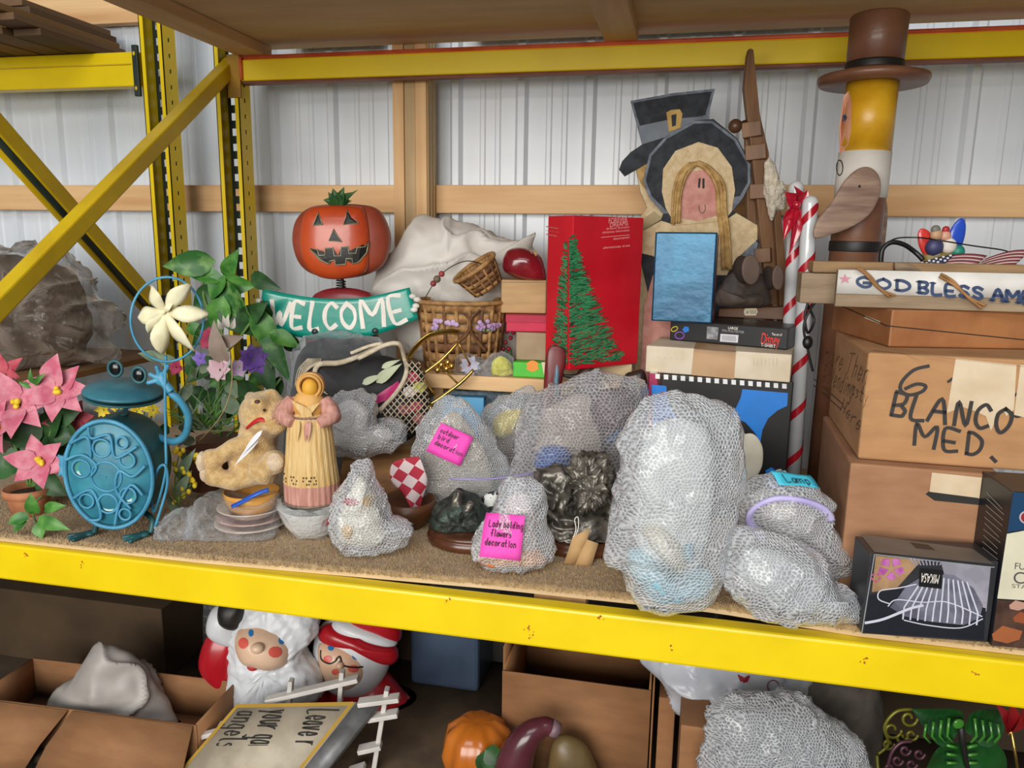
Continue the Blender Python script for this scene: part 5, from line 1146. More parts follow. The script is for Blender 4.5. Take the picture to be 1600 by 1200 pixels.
type_(T.e, T.fr, 'Disney', (1189, 537), (1219, 540), pl, rgb('red_logo', '#d8281c', .4), up=(1189, 520), ital=.3); type_(T.e, T.fr, 'The art of', (1206, 524), (1222, 525), pl, m_wht, up=(1206, 520)); type_(T.e, T.fr, 'T-SHIRT', (1189, 537+4), (1212, 544), pl, m_wht, up=(1189, 536))
type_(T.e, T.fr, 'LARGE', (1138, 514), (1153, 515.5), pl, m_wht, up=(1138, 510)); type_(T.e, T.fr, '75% POLYESTER', (1128, 518), (1163, 521), pl, rgb('grey_print', '#9a9a9a', .5), up=(1128, 514.5))
decal(T.e, T.fr, 'barcode', [[(1126, 521.5), (1154, 523.5), (1153, 535.5), (1125, 533.5)]], pl, rgb('pale_grey', '#c4c4c8', .5)); strokes(T.e, T.fr, 'bars', [[(1129+i*2, 524+i*.12), (1129+i*2, 532+i*.12)] for i in range(11)], pl, .0014, rgb('bar_grey', '#6a6a70', .5), off=.001)
decal(T.e, T.fr, 'hologram', [[(1105, 510), (1123, 511.5), (1121, 531), (1104, 529.5)]], pl, pm('hologram', '#8a8a8e', '#b8b8bc', .25, 60, metal=.5))
strokes(T.e, T.fr, 'purple_ring', [[(1060+7*math.cos(t)+2, 524+5.5*math.sin(t)) for t in [i*.42 for i in range(16)]]], pl, .0026, rgb('purple_print', '#8a4ab4', .4)); strokes(T.e, T.fr, 'yellow_ring', [[(1054+5*math.cos(t), 514+3.5*math.sin(t)-math.cos(t)*1.5) for t in [i*.42 for i in range(16)]]], pl, .002, rgb('yellow_print', '#d8c428', .4))
decal(T.e, T.fr, 'blue_gem', [[(1066, 515), (1070, 510), (1076, 511), (1077, 517), (1070, 520)]], pl, m_bluep)
T = rbox('boxed_book', 'metallic blue embossed book standing on the black shirt box', 'book', (1019, 489), (1112, 498), (1026, 363), .045, pm('blue_foil', '#10405e', '#23607e', .3, 5, metal=.35, bump=.35, bscale=26), z=zq+.001, Yl=.665, Yr=.645)
MB().box2((-.001, -.0012, -.0), (T.w+.001, .002, T.h)).build('cover_edge', rgb('navy_edge', '#123c5c', .4), T)
T.body.location.y = -.002
MB().box2((.003, .006, T.h), (T.w-.003, .042, T.h+.0012)).build('page_block', m_blkc, T)
bl = T.fr
T = Thing('book', 'thin red book right behind the metallic blue book', 'book', Fr(bl.l2w((-.006, .05, 0)), bl.rz))
MB().box2((0, 0, 0), (.16, .014, .225)).build('cover', rgb('red_cover', '#8a1c24', .5), T, bevel=.002); MB().box2((.004, .002, .2252), (.156, .012, .2262)).build('pages', m_ivory, T)
T = rbox('wooden_toy_hull', 'brown wooden tapered block with a small price sticker on the shirt box', 'block', (1122, 495), (1226, 500), (1150, 476), .05, pm('brown_toy_wood', '#5e3c22', '#744c2c', .5, 5, (1, 8, 8)), z=zq+.001, solid=False)
h_ = T.h; w_ = T.w
MB().hexa([(0, 0, 0), (w_, 0, 0), (w_, .05, 0), (0, .05, 0), (.0, .004, h_*.6), (w_, .0, h_), (w_, .05, h_), (0, .046, h_*.6)]).build('block', MATS['brown_toy_wood'], T, bevel=.002)
decal(T.e, T.fr, 'price_sticker', [[(1162, 487), (1164, 482), (1182, 481.5), (1184, 487), (1181, 493), (1164, 493)]], T.front, rgb('cream_sticker', '#d8ccb0', .6)); type_(T.e, T.fr, '# 553', (1166, 490), (1181, 490), T.front, m_ink, up=(1166, 485), off=.0012)
zhull = T.fr.o.z+h_
T = Thing('seated_doll', 'dark brown seated doll with shoe soles facing out beside the blue book', 'doll', Fr(V((atZ(1165, 478, zhull).x, atZ(1165, 490, zhull).y+.075, zq+.001)), YAW))
m_dd = pm('dark_brown_cloth', '#241c18', '#362a24', .7, 20)
T.puffpx('body', [(1122, 478), (1124, 450), (1136, 430), (1160, 420), (1190, 428), (1202, 450), (1200, 478)], (1160, 450), .02, m_dd, db=.05, amp=.006, freq=30, zmin=0)
T.puffpx('skirt', [(1128, 478), (1124, 452), (1150, 460), (1190, 458), (1188, 478)], (1158, 468), .045, pm('brown_skirt', '#3a302a', '#4a3e36', .7), amp=.004, freq=30, zmin=0)
for c, a, b in [((1162, 420), 14, 23), ((1203, 432), 9, 19)]:
    mb = MB(); P = [T.xz(c[0]+a*math.cos(t), c[1]+b*math.sin(t)) for t in [2*math.pi*i/20 for i in range(20)]]
    mb.prism(P, -.062, -.05); sh = mb.build('shoe_sole', pm('brown_sole', '#4c3a30', '#5c4a3e', .6), T, bevel=.003)
    T.puffpx('shoe', [(c[0]-3+a*math.cos(t), c[1]+2+b*math.sin(t)) for t in [2*math.pi*i/10 for i in range(10)]], (c[0]-3, c[1]+2), .05, m_dd, db=.02)

# ---- pilgrim couple, painted plywood cut-outs
m_pblk = pm('chalky_black_paint', '#1e2228', '#30353c', .75, 40, bump=.3); m_pedge = pm('brushed_grey_edge', '#5c6470', '#7a828c', .7, 40)
m_pcream = pm('cream_stipple', '#c8b088', '#d8c49e', .85, 50, bump=.6, bscale=160); m_ppink = pm('pink_stipple', '#c08478', '#d0988c', .8, 40, bump=.4, bscale=160)
m_pgrey = pm('slate_paint', '#6a727c', '#808890', .7); m_straw = pm('straw_hair', '#a5824c', '#c2a068', .85, 50, bump=.8, bscale=140)
FP = FrD(1090, 745)
def cut(T, name, pts, mat, d, th, par=None, bev=.0015):
    mb = MB(); mb.prism(T.outl(pts, d), d-th, d); return mb.build(name, mat, par or T, smooth=False)
T = Thing('pilgrim_man_cutout', 'painted wooden pilgrim man with tall buckled hat behind the woman', 'cutout figure', FP)
D = .05
b0 = cut(T, 'board', [(998, 745), (990, 590), (996, 480), (1000, 400), (996, 345), (1010, 325), (1000, 300), (992, 258), (1000, 230), (1100, 190), (1120, 250), (1130, 350), (1140, 745)], m_pcream, D, .012)
cut(T, 'hat_crown', [(985, 158), (1050, 146), (1117, 139), (1106, 180), (1110, 196), (1003, 226)], m_pedge, D-.012, .004); cut(T, 'hat_crown_paint', [(989, 161), (1050, 150), (1112, 143), (1102, 180), (1000, 198)], m_pblk, D-.016, .001)
cut(T, 'hat_band', [(998, 197), (1050, 186), (1086, 183), (1104, 186), (1106, 198), (1003, 225)], m_pgrey, D-.016, .0016)
bk = cut(T, 'buckle', [(1041, 176), (1048, 172), (1062, 171), (1066, 178), (1063, 200), (1045, 206)], pm('gold_paint', '#b08c44', '#c8a45c', .5), D-.0178, .003); cut(T, 'buckle_slot', [(1049, 180), (1057, 178), (1056, 196), (1050, 198)], m_pblk, D-.0209, .0006, bk)
cut(T, 'hat_brim', [(967, 265), (972, 252), (985, 238), (1003, 226), (1040, 214), (1100, 205), (1095, 240), (1020, 250), (990, 268), (976, 276)], m_pblk, D-.0165, .002)
cut(T, 'hair', [(992, 262), (1010, 250), (1030, 246), (1030, 300), (1012, 300), (1000, 285)], m_straw, D-.0125, .004)
cut(T, 'collar', [(998, 362), (1000, 345), (1022, 330), (1040, 345), (1010, 372)], pm('khaki_paint', '#a08a64', '#b09c78', .8), D-.0125, .002)
T = Thing('pilgrim_woman_cutout', 'painted wooden pilgrim woman in black bonnet with braids', 'cutout figure', Fr(FP.o+FP.f*.0+V((0, 0, 0)), YAW))
D = .018
cut(T, 'board', [(1000, 400), (1000, 363), (1033, 343), (1036, 334), (1014, 308), (1005, 283), (1014, 242), (1040, 213), (1084, 189), (1113, 187), (1150, 217), (1172, 257), (1172, 286), (1161, 308), (1144, 330), (1183, 352), (1184, 380), (1172, 430), (1160, 500), (1160, 745), (1000, 745), (1005, 590), (1015, 470)], m_pblk, D, .012)
cut(T, 'bonnet', [(1005, 283), (1014, 242), (1040, 213), (1084, 189), (1113, 189), (1150, 217), (1172, 257), (1172, 286), (1161, 308), (1144, 330), (1036, 334), (1014, 308)], m_pedge, D-.0122, .003)
cut(T, 'bonnet_paint', [(1009, 282), (1018, 244), (1042, 217), (1085, 193), (1112, 193), (1147, 220), (1168, 258), (1168, 285), (1156, 306), (1040, 328), (1018, 306)], m_pblk, D-.0153, .001)
cut(T, 'cap', [(1034, 300), (1036, 264), (1055, 236), (1091, 222), (1121, 231), (1143, 261), (1148, 297), (1143, 330), (1132, 345), (1055, 352), (1040, 325)], m_pcream, D-.0164, .003)
cut(T, 'face', [(1066, 300), (1069, 276), (1080, 268), (1100, 265), (1114, 276), (1124, 297), (1122, 336), (1091, 345), (1058, 340)], m_ppink, D-.0195, .002)
pf_ = ((0, D-.0216, 0), (0, -1, 0))
strokes(T.e, T.fr, 'painted_eye', [[(1093, 280), (1092, 292)], [(1099, 280), (1099, 293)]], pf_, .006, m_ink); strokes(T.e, T.fr, 'painted_mouth', [[(1092, 322), (1093, 330), (1098, 333), (1102, 327), (1101, 320)]], pf_, .0016, m_ink, smooth=4)
cut(T, 'collar', [(1000, 395), (1000, 363), (1033, 345), (1055, 352), (1132, 345), (1150, 333), (1183, 352), (1183, 374), (1150, 405), (1135, 430), (1080, 430), (1020, 400)], m_pcream, D-.0125, .003)
cut(T, 'sleeve', [(1180, 376), (1184, 380), (1172, 430), (1160, 470), (1142, 430), (1152, 405)], m_pedge, D-.0125, .002)
cut(T, 'apron', [(1000, 590), (1006, 480), (1020, 430), (1080, 430), (1090, 745), (1000, 745)], m_ppink, D-.0125, .002)
for side in (0, 1):
    mb = MB(); pth = [(1085, 256), (1068, 270), (1058, 300), (1055, 350)] if side == 0 else [(1088, 254), (1108, 264), (1124, 290), (1128, 330), (1133, 370), (1136, 420)]
    for k in range(7):
        o_ = (k-3)*2.0; mb.tube([T.px(x+o_+random.uniform(-1, 1), y+random.uniform(-2, 2), D-.026-random.uniform(0, .006)) for x, y in pth], .0042, 6, smooth=5)
    mb.build('braid', m_straw, T)
# ---- slatted wooden doll chair with ball finial
m_chair = pm('mid_brown_wood', '#5f4029', '#87603c', .55, 4, (6, 6, .8), .3, .7, .2)
T = Thing('wooden_doll_rack', 'brown wooden slatted rack with ball finial behind the pilgrim woman', 'rack', FrD(1205, 752))
def bars(name, pts, w, h, d): 
    A = [T.px(*p, d) for p in pts]
    for a, b in zip(A, A[1:]): MB().bar(a, b, w, h, (0, 1, 0)).build(name, m_chair, T, bevel=.003)
mb = MB(); mb.prism(T.outl([(1165, 90), (1168, 78), (1174, 80), (1184, 180), (1198, 240), (1200, 300), (1212, 440), (1213, 475), (1196, 475), (1192, 430), (1178, 300), (1160, 140)], .03), .01, .035); mb.build('back_post', m_chair, T, bevel=.002)
mb = MB(); mb.prism(T.outl([(1163, 190), (1174, 186), (1183, 430), (1186, 476), (1172, 476), (1168, 400)], .05), .04, .06); mb.build('back_post', m_chair, T, bevel=.002)
mb = MB(); mb.prism(T.outl([(1206, 310), (1216, 305), (1232, 480), (1232, 700), (1222, 750), (1214, 700), (1216, 470)], .0), -.012, .012); mb.build('side_post', m_chair, T, bevel=.002)
for a, b in [((1160, 205), (1190, 200)), ((1165, 240), (1197, 236)), ((1172, 300), (1200, 298)), ((1180, 400), (1205, 398)), ((1184, 440), (1220, 438))]: MB().bar(T.px(*a, .02), T.px(*b, .0), .022, .04, (0, 0, 1)).build('slat', m_chair, T, bevel=.002)
MB().bar(T.px(1200, 470, .04), T.px(1220, 750, .03), .02, .02, (0, 1, 0)).build('leg', m_chair, T, bevel=.002)
fb_ = MB().ell(T.px(1149, 197, .02), .019, 18, 12).build('ball_finial', pm('dark_turned', '#4a3020', '#5c3e2a', .4), T); MB().tube([T.px(1149, 197, .02), T.px(1166, 190, .03)], .006, 10).build('peg', MATS['dark_turned'], fb_)
T = Thing('lace_cloth', 'white crocheted lace hanging on the wooden slatted rack', 'cloth', Fr(T.fr.o+V((0, -.0, .0)), YAW))
T.puffpx('lace', [(1194, 260), (1202, 250), (1212, 262), (1216, 280), (1228, 296), (1226, 325), (1212, 330), (1206, 345), (1198, 320)], (1208, 295), .02, pm('white_lace', '#c2b8a4', '#d8d0c0', .9, 80, bump=1, bscale=200), db=.005, d=-.012, amp=.006, freq=60, rid=.006)

# ---- candy canes
m_cane = pm('white_gloss', '#c8ccd0', '#d8dcde', .2, 6, coat=.5); m_cred = rgb('candy_red', '#a81826', .25, coat=.5)
def cane(label, a, b, Y, r, ph):
    A, B = atY(*a, Y), atY(*b, Y); k = (B.z-DECK)/(B.z-A.z) if B.z != A.z else 0
    Bd = A+(B-A)*((A.z-DECK)/(A.z-B.z)); fr = Fr(Bd, YAW); T = Thing('candy_cane', label, 'decoration', fr, 'candy canes behind the cartons')
    P0, P1 = fr.w2l(Bd), fr.w2l(A); ax = (P1-P0); L_ = ax.length; ax.normalize(); x = ax.cross(V((0, 1, 0))).normalized(); y = ax.cross(x)
    MB().tube([P0, P1]+[P1+ax*r*math.sin(t) for t in (.4, .8, 1.1, 1.4)], [r, r]+[r*math.cos(t) for t in (.4, .8, 1.1, 1.4)], 20).build('pole', m_cane, T)
    pitch = .125; n = int(L_/pitch)+1
    for j in range(n):
        rows = []
        for i in range(29):
            t = i/28*2*math.pi; z0 = j*pitch+pitch*i/28; row = []
            for q in range(3):
                z = min(max(z0+q*.012, 0.0005), L_); row.append(P0+ax*z+(x*math.cos(t+ph)+y*math.sin(t+ph))*(r+.0007))
            rows.append(row)
        MB().sheet(rows).build('stripe', m_cred, T)
    return T
cane('left candy cane pole with the red bow near its top', (1244, 294), (1232, 560), .74, .0185, 0)
Tc = cane('right candy cane pole nearer the cardboard boxes', (1266, 318), (1241, 720), .68, .0195, 1.1)
T = Thing('red_bow', 'shiny red foil bow tied on the left candy cane', 'bow', Fr(atY(1242, 330, .71), YAW))
for a, b, w in [((1246, 318), (1226, 300), .04), ((1246, 320), (1262, 296), .034), ((1246, 322), (1222, 345), .03), ((1246, 322), (1232, 400), .03), ((1244, 324), (1224, 375), .034), ((1246, 318), (1240, 290), .03)]:
    leafpart(T, 'loop', a, b, w, pm('red_foil', '#a0142a', '#b81c34', .15, coat=.6), -.02, -.03, fold=.3)
MB().ell(T.px(1245, 320, -.03), .011, 12, 8).build('knot', MATS['red_foil'], T)

# ---- tall wooden patriot figure
m_ubr = pm('brown_paint', '#6a4430', '#7e543c', .45, 10, bump=.15, coat=.15)
Yu = .70
top_, bot_ = atY(1375, 30, Yu), atY(1332, 425, Yu)
print('sam', top_, bot_)
ax = (top_-bot_).normalized(); base = bot_ - ax*((bot_.z-DECK)/ax.z)
T = Thing('patriot_pole_figure', 'tall wooden pole figure in brown top hat with yellow hair and wing-like arms', 'statue', Fr(base, YAW))
axl = V((ax.dot(T.fr.r), ax.dot(T.fr.f), ax.z)); axl.y = 0; axl.normalize()
R = V((0, 0, 1)).rotation_difference(axl).to_matrix()
def zz(x, y):
    p = T.px(x, y); return p.dot(axl)
def ring(name, prof, mat, par=None, sub=40): 
    mb = MB(); mb.lathe(prof, (0, 0, 0), sub, R=R); return mb.build(name, mat, par or T), mb
u = (T.px(1400, 200)-T.px(1300, 200)).length/100
z_ = {k: zz(*v) for k, v in dict(hat=(1376, 24), brim=(1366, 116), brim2=(1362, 130), hair=(1342, 238), beard=(1336, 290), belt1=(1334, 377), belt0=(1333, 393)).items()}
ring('body', [(37*u, .0), (38*u, z_['beard']), (39*u, z_['beard']+.02)], m_ubr)
bd, mbd = ring('beard', [(38.6*u, z_['beard']-.03), (39.6*u, z_['beard']), (39*u, z_['hair'])], pm('white_paint', '#d0ccc4', '#dcd8d0', .5, 12))
hr, mbh = ring('hair', [(37.5*u, z_['hair']), (38*u, z_['brim2'])], pm('yellow_paint', '#c08c14', '#d0a024', .35, 12, bump=.25, bscale=40))
ring('brim', [(36*u, z_['brim2']-.002), (78*u, z_['brim2']-.004), (81*u, z_['brim2']+.006), (80*u, z_['brim2']+.014), (60*u, z_['brim2']+.022), (44*u, z_['brim2']+.03)], m_ubr)
ring('crown', [(41*u, z_['brim2']+.02), (42*u, z_['hat']-.004), (40*u, z_['hat'])], m_ubr)
ring('hat_band', [(42.2*u, z_['brim']), (42.8*u, z_['brim']+.006), (42.8*u, z_['brim']+.022), (42.2*u, z_['brim']+.026)], m_black)
ring('belt', [(39*u, z_['belt0']), (39.4*u, z_['belt0']+.002), (39.4*u, z_['belt1']-.002), (39*u, z_['belt1'])], m_black)
f = surf(T, mbh)
patch(T, f, 'painted_face', [(1326, 142), (1331, 160), (1330, 200), (1326, 236), (1312, 240), (1311, 200), (1318, 150)], pm('peach_paint', '#c48a6c', '#d49c80', .5), hr, .0012)
patch(T, f, 'painted_eye', [(1316, 180), (1321, 178), (1324, 184), (1321, 189), (1316, 188)], rgb('blue_grey_eye', '#40506a', .4), hr, .0022)
f = surf(T, mbd); strokes_ = [f(1312+5*math.cos(t), 262+12*math.sin(t), .001) for t in [i*.5 for i in range(13)]]
MB().tube(strokes_, .0014, 6, closed=True).build('painted_button', m_black, bd)
for name, pts, c, d in [('arm', [(1272, 372), (1276, 345), (1300, 315), (1318, 285), (1340, 264), (1360, 262), (1374, 278), (1374, 305), (1358, 335), (1330, 355), (1300, 366)], (1335, 310), -.085), ('arm', [(1372, 330), (1380, 300), (1386, 330), (1382, 380), (1376, 440), (1368, 440)], (1377, 370), .03)]:
    mb = MB(); mb.puff(T.outl(pts, d), T.xz(*c, d), .009, .009, e=.3)
    for v in mb.v: v.y += d
    o = mb.build(name, pm('grained_grey_brown', '#7a6052', '#a58a78', .6, 5, (1, 9, 9), .35, .65, .7, 14, (1.2, 9, 9)), T)
MB().ell(T.px(1343, 291, -.096), (.003, .002, .003)).build('arm_screw', m_black, T)

# ---- cardboard boxes
T = rbox('cardboard_box', 'plain cardboard box with hand hole, lower of the two at right', 'box', (1308, 936), (1535, 964), (1337, 724), .42, m_ccard2, z=DECK, bevel=.004)
zq = T.fr.o.z+T.h+.001
decal(T.e, T.fr, 'hand_hole', [[(1446, 772), (1452, 767), (1520, 776), (1533, 780), (1530, 789), (1460, 782)]], T.front, m_black); decal(T.e, T.fr, 'paper_tape', [[(1456, 738), (1534, 746), (1530, 778), (1452, 768)]], T.front, m_tape, off=.0012)
T = rbox('cardboard_box', 'cardboard box marked 6 BLANCO MED. in black marker', 'box', (1340, 717), (1640, 740), (1362, 551), .39, m_ccard, z=zq, bevel=.005)
T.body.scale = (1, 1, 1); zq = T.fr.o.z+T.h+.001; pl = T.front
m_mark = rgb('black_marker', '#2a2624', .6)
strokes(T.e, T.fr, 'lettering', [[(1450, 572), (1428, 578), (1410, 595), (1407, 609), (1420, 617), (1440, 612), (1446, 603), (1432, 600), (1415, 607)]], pl, .0065, m_mark, smooth=5, off=.0009); pen(T.e, T.fr, 'BLANCO', (1388, 648), (1572, 676), (1396, 612), .0068, m_mark, pl, jit=.25, off=.0022); pen(T.e, T.fr, 'MED.', (1428, 694), (1556, 716), (1432, 662), .0068, m_mark, pl, jit=.25)
pen(T.e, T.fr, '1', (1470, 615), (1490, 612), (1478, 590), .005, m_mark, pl); pen(T.e, T.fr, 'C', (1570, 648), (1600, 652), (1574, 612), .005, m_mark, pl)
decal(T.e, T.fr, 'paper_tape', [[(1493, 560), (1588, 570), (1584, 640), (1572, 650), (1566, 638), (1556, 655), (1548, 673), (1540, 650), (1522, 642), (1505, 636), (1479, 645)], [(1594, 570), (1640, 574), (1632, 656), (1600, 652), (1584, 648)]], pl, m_tape, off=.0012)
pw = T.left
for txt, a, b, up in [('Encore Then', (1282, 560), (1352, 600), (1288, 534)), ('& Blending', (1284, 592), (1330, 622), (1290, 566)), ('nasty', (1324, 610), (1354, 632), (1328, 590)), ('Here', (1312, 640), (1342, 672), (1318, 622))]:
    try: pen(T.e, T.fr, txt, a, b, up, .0024, rgb('faded_marker', '#5a4432', .7), pw, jit=.3)
    except KeyError as e_: print('glyph', e_)
strokes(T.e, T.fr, 'underline', [[(1272, 592), (1318, 632)], [(1272, 602), (1315, 640)]], pw, .003, MATS['faded_marker'])
strokes(T.e, T.fr, 'top_flap_edge', [[(1366, 548), (1640, 578)]], T.top, .004, m_ccard2)
m_case = pm('russet_leatherette', '#8a5630', '#a06a3e', .5, 8, bump=.2)
T = rbox('wooden_case', 'russet hinged wooden case lying on the marked cardboard box', 'case', (1388, 542), (1640, 556), (1392, 484), .30, m_case, z=zq, Yl=.25, Yr=.31, bevel=.003); zq = T.fr.o.z+T.h+.001
strokes(T.e, T.fr, 'lid_seam', [[(1386, 509), (1640, 535)]], T.front, .002, m_black); strokes(T.e, T.fr, 'lid_seam', [[(1386, 509), (1296, 470)]], T.left, .002, m_black)
decal(T.e, T.fr, 'scuffed_label', [[(1352, 493), (1376, 502), (1375, 506), (1351, 497)]], T.left, m_tape)
# ---- GOD BLESS AMERICA board
m_raw = pm('raw_grey_wood', '#7a6650', '#9c876c', .75, 5, (1, 8, 8), .3, .7, .4)
T = rbox('painted_sign', 'white painted board reading GOD BLESS AMERICA in navy letters', 'sign', (1306, 462), (1740, 516), (1302, 421), .02, m_raw, z=zq, Yl=.275, Yr=.265, bevel=.002)
h_ = T.h; w_ = T.w
MB().box2((0, -.0035, h_*.36), (w_, -.0008, h_)).build('white_face', pm('white_board_paint', '#cfcbc4', '#dcd8d2', .6, 20), T)
pl = ((0, -.0037, 0), (0, -1, 0)); m_navy = rgb('navy_paint', '#1c3358', .5)
for txt, a, b, up in [('GOD', (1336, 447), (1420, 455), (1336, 432)), ('BLESS', (1433, 457), (1534, 467), (1433, 440)), ('AMERICA', (1550, 469), (1690, 482), (1550, 451))]:
    pen(T.e, T.fr, txt, a, b, up, .0062, m_navy, pl, jit=0, serif=.005)
decal(T.e, T.fr, 'pink_star', [[(1320+(10 if i % 2 == 0 else 4.4)*math.sin(i*math.pi/5), 436-(8 if i % 2 == 0 else 3.4)*math.cos(i*math.pi/5)) for i in range(10)]], pl, rgb('dusty_pink_paint', '#b87a88', .6), off=.001)
for pts in [[(1338, 418), (1352, 428), (1368, 446), (1390, 464)], [(1342, 417), (1360, 432), (1376, 452), (1398, 462)], [(1470, 428), (1490, 440), (1510, 462), (1540, 478)], [(1468, 432), (1492, 446), (1514, 466), (1534, 482)]]:
    MB().tube([T.fr.pl(x, y, (0, -.012, 0), (0, -1, 0)) for x, y in pts], .0028, 6, smooth=5).build('raffia_tie', pm('raffia', '#8a6238', '#a87c4c', .8, 40), T)
zs_ = zq
T = rbox('wood_strip', 'grey weathered wood strip lying behind the painted sign', 'board', (1252, 440), (1640, 462), (1252, 426), .06, m_raw, z=zs_, Yl=.34, Yr=.35)
T2 = rbox('wood_strip', 'second weathered strip stacked on the strip behind the sign', 'board', (1270, 419), (1600, 440), (1270, 408), .05, pm('raw_brown_wood', '#7e6242', '#9c7c56', .75, 5, (1, 8, 8)), z=zs_+T.h+.001, Yl=.335, Yr=.355)
zt_ = zs_+T.h+T2.h+.002
# ---- wooden flags, ornament, cables
T = Thing('wooden_flag', 'carved wavy wooden American flag lying on the weathered strips', 'flag', Fr(V((T2.e.location.x+.25, .385, zt_)), YAW))
def flag(x0, x1, ytop, ybot, canton, n=9):
    m1 = rgb('flag_red', '#7a2838', .6); m2 = rgb('flag_white', '#c8b0a8', .6)
    for j in range(n):
        A = []; B = []
        for i in range(13):
            t = i/12; x = x0+(x1-x0)*t; yt, yb = ytop(t), ybot(t)
            sk = 18*(1-0)*(j/n-.5)
            A.append(T.px(x+12-24*j/n, yt+(yb-yt)*j/n, .02-.05*j/n)); B.append(T.px(x+12-24*(j+1)/n, yt+(yb-yt)*(j+1)/n, .02-.05*(j+1)/n))
        MB().sheet([A, B]).build('stripe', m1 if j % 2 == 0 else m2, T, solid=.003)
    if canton:
        q = []
        for j in range(4): q.append([T.px(x0+12-24*(j*1.6)/n+i*11, ytop(i*.1)+(ybot(i*.1)-ytop(i*.1))*(j*1.6)/n-1, .02-.05*(j*1.6)/n-.004) for i in range(6)])
        o = MB().sheet(q).build('canton', rgb('flag_navy', '#222e50', .6), T, solid=.002)
        for r_ in range(3):
            for c_ in range(5): 
                p = (q[r_][c_]+q[r_+1][c_+1])/2+V((0, -.004, .002)); MB().ell(p, (.0035, .002, .0025), 6, 4).build('star', rgb('star_white', '#c8c8cc', .6), o)
flag(1424, 1530, lambda t: 413-16*math.sin(t*2.2), lambda t: 434-16*math.sin(t*2.0)+2*t, True)
flag(1528, 1598, lambda t: 405-14*math.sin(t*1.9), lambda t: 426-12*math.sin(t*1.6), False)
mb = MB(); mb.sheet([[T.px(x, y, -.035) for x, y in [(1398, 410), (1420, 412), (1450, 430), (1500, 426), (1540, 424), (1590, 420), (1640, 412)]], [T.px(x, y+13, -.035) for x, y in [(1398, 410), (1420, 410), (1450, 418), (1500, 420), (1540, 420), (1590, 414), (1640, 408)]]]); mb.build('carved_edge', m_raw, T, solid=.01)
T = Thing('couple_ornament', 'small ornament of two carollers between a red and a blue wing', 'ornament', Fr(V((T.fr.o.x+.0, .46, zs_)), YAW))
T.puffpx('red_wing', [(1446, 402), (1436, 385), (1434, 366), (1440, 357), (1452, 362), (1458, 380), (1456, 400)], (1446, 380), .006, rgb('red_gloss', '#c0342c', .3, coat=.4))
T.puffpx('blue_wing', [(1482, 382), (1484, 362), (1494, 346), (1504, 341), (1509, 352), (1506, 375), (1496, 392)], (1496, 366), .006, rgb('blue_gloss', '#2046b0', .3, coat=.4))
T.puffpx('base', [(1440, 405), (1450, 396), (1480, 392), (1505, 396), (1508, 405), (1470, 470), (1445, 470)], (1472, 405), .02, rgb('olive_base', '#7c6a38', .5), zmin=.0005)
for c, r, col, nm in [((1463, 367), .013, '#b08868', 'head'), ((1477, 369), .012, '#c09078', 'head'), ((1460, 386), .019, '#3a3a62', 'blue_coat'), ((1462, 392), .012, '#d0d0cc', 'white_apron'), ((1482, 384), .017, '#d8d0c4', 'white_beard'), ((1497, 393), .014, '#1c7a6a', 'green_robe'), ((1478, 359), .008, '#a0202c', 'red_cap'), ((1462, 359), .010, '#6a6a60', 'grey_hair')]:
    MB().ell(T.px(*c, -.012), (r, r*.8, r)).build(nm, rgb('orn'+col, col, .5), T)
T = Thing('black_cable', 'thick black cable looping beside the wooden flag', 'cable', Fr(V((atY(1390, 420, .42).x, .42, zs_)), YAW))
MB().tube([T.px(*p) for p in [(1376, 420, 0), (1378, 392, 0), (1392, 379, 0), (1412, 382, 0), (1430, 394, 0), (1442, 406, -.01)]], .0052, 8, smooth=6).build('cable', rgb('black_rubber', '#101012', .4), T)
MB().tube([T.px(*p) for p in [(1374, 408, .01), (1392, 376, .01), (1430, 371, .01), (1470, 376, -.03), (1520, 384, -.03), (1572, 392, -.03), (1578, 402, -.03)]], .0016, 6, smooth=6).build('thin_wire', MATS['black_rubber'], T)
T = Thing('power_cord', 'coiled black power cord hanging between candy cane and cardboard box', 'cable', FrY(1270, 520, .52))
T.e.location.z
mb = MB().tube([T.px(*p) for p in [(1292, 452, 0), (1270, 462, 0), (1258, 490, 0), (1262, 520, 0), (1272, 500, .01), (1262, 472, .01), (1285, 460, .01), (1268, 480, .0), (1256, 510, 0), (1262, 545, 0), (1270, 580, 0)]], .0032, 8, smooth=8); mb.build('cord', MATS['black_rubber'], T)
MB().ell(T.px(1262, 535), (.012, .01, .016)).build('plug', MATS['black_rubber'], T)

# ---- glassware box and fountain box at the front
T = rbox('glassware_box', 'dark glassware carton printed with a crystal dish and pink orchid', 'box', (1346, 990), (1543, 1004), (1366, 866), .085, pm('charcoal_card', '#2c2c30', '#36363a', .35), z=DECK, bevel=.0015); pl = T.front
decal(T.e, T.fr, 'top_panel', [[(1366, 863), (1553, 882), (1520, 858), (1344, 835)]], T.top, pm('taupe_print', '#6a625a', '#787068', .4))
decal(T.e, T.fr, 'printed_mark', [[(1422, 848), (1450, 852), (1461, 860), (1431, 857)]], T.top, rgb('dark_brown_print', '#3c342e', .5), off=.001)
decal(T.e, T.fr, 'photo_light_area', [[(1470, 878), (1548, 886), (1541, 955), (1500, 950), (1480, 915)]], pl, pm('grey_photo', '#8a8894', '#b4b0bc', .4, 12)); decal(T.e, T.fr, 'photo_wood_area', [[(1368, 868), (1440, 875), (1400, 920), (1362, 925)]], pl, pm('tan_photo', '#8a6a4c', '#ac8a66', .4, 20))
decal(T.e, T.fr, 'table_shadow', [[(1358, 930), (1420, 915), (1540, 950), (1537, 1000), (1350, 988)]], pl, rgb('near_black', '#1a1c24', .4), off=.0009)
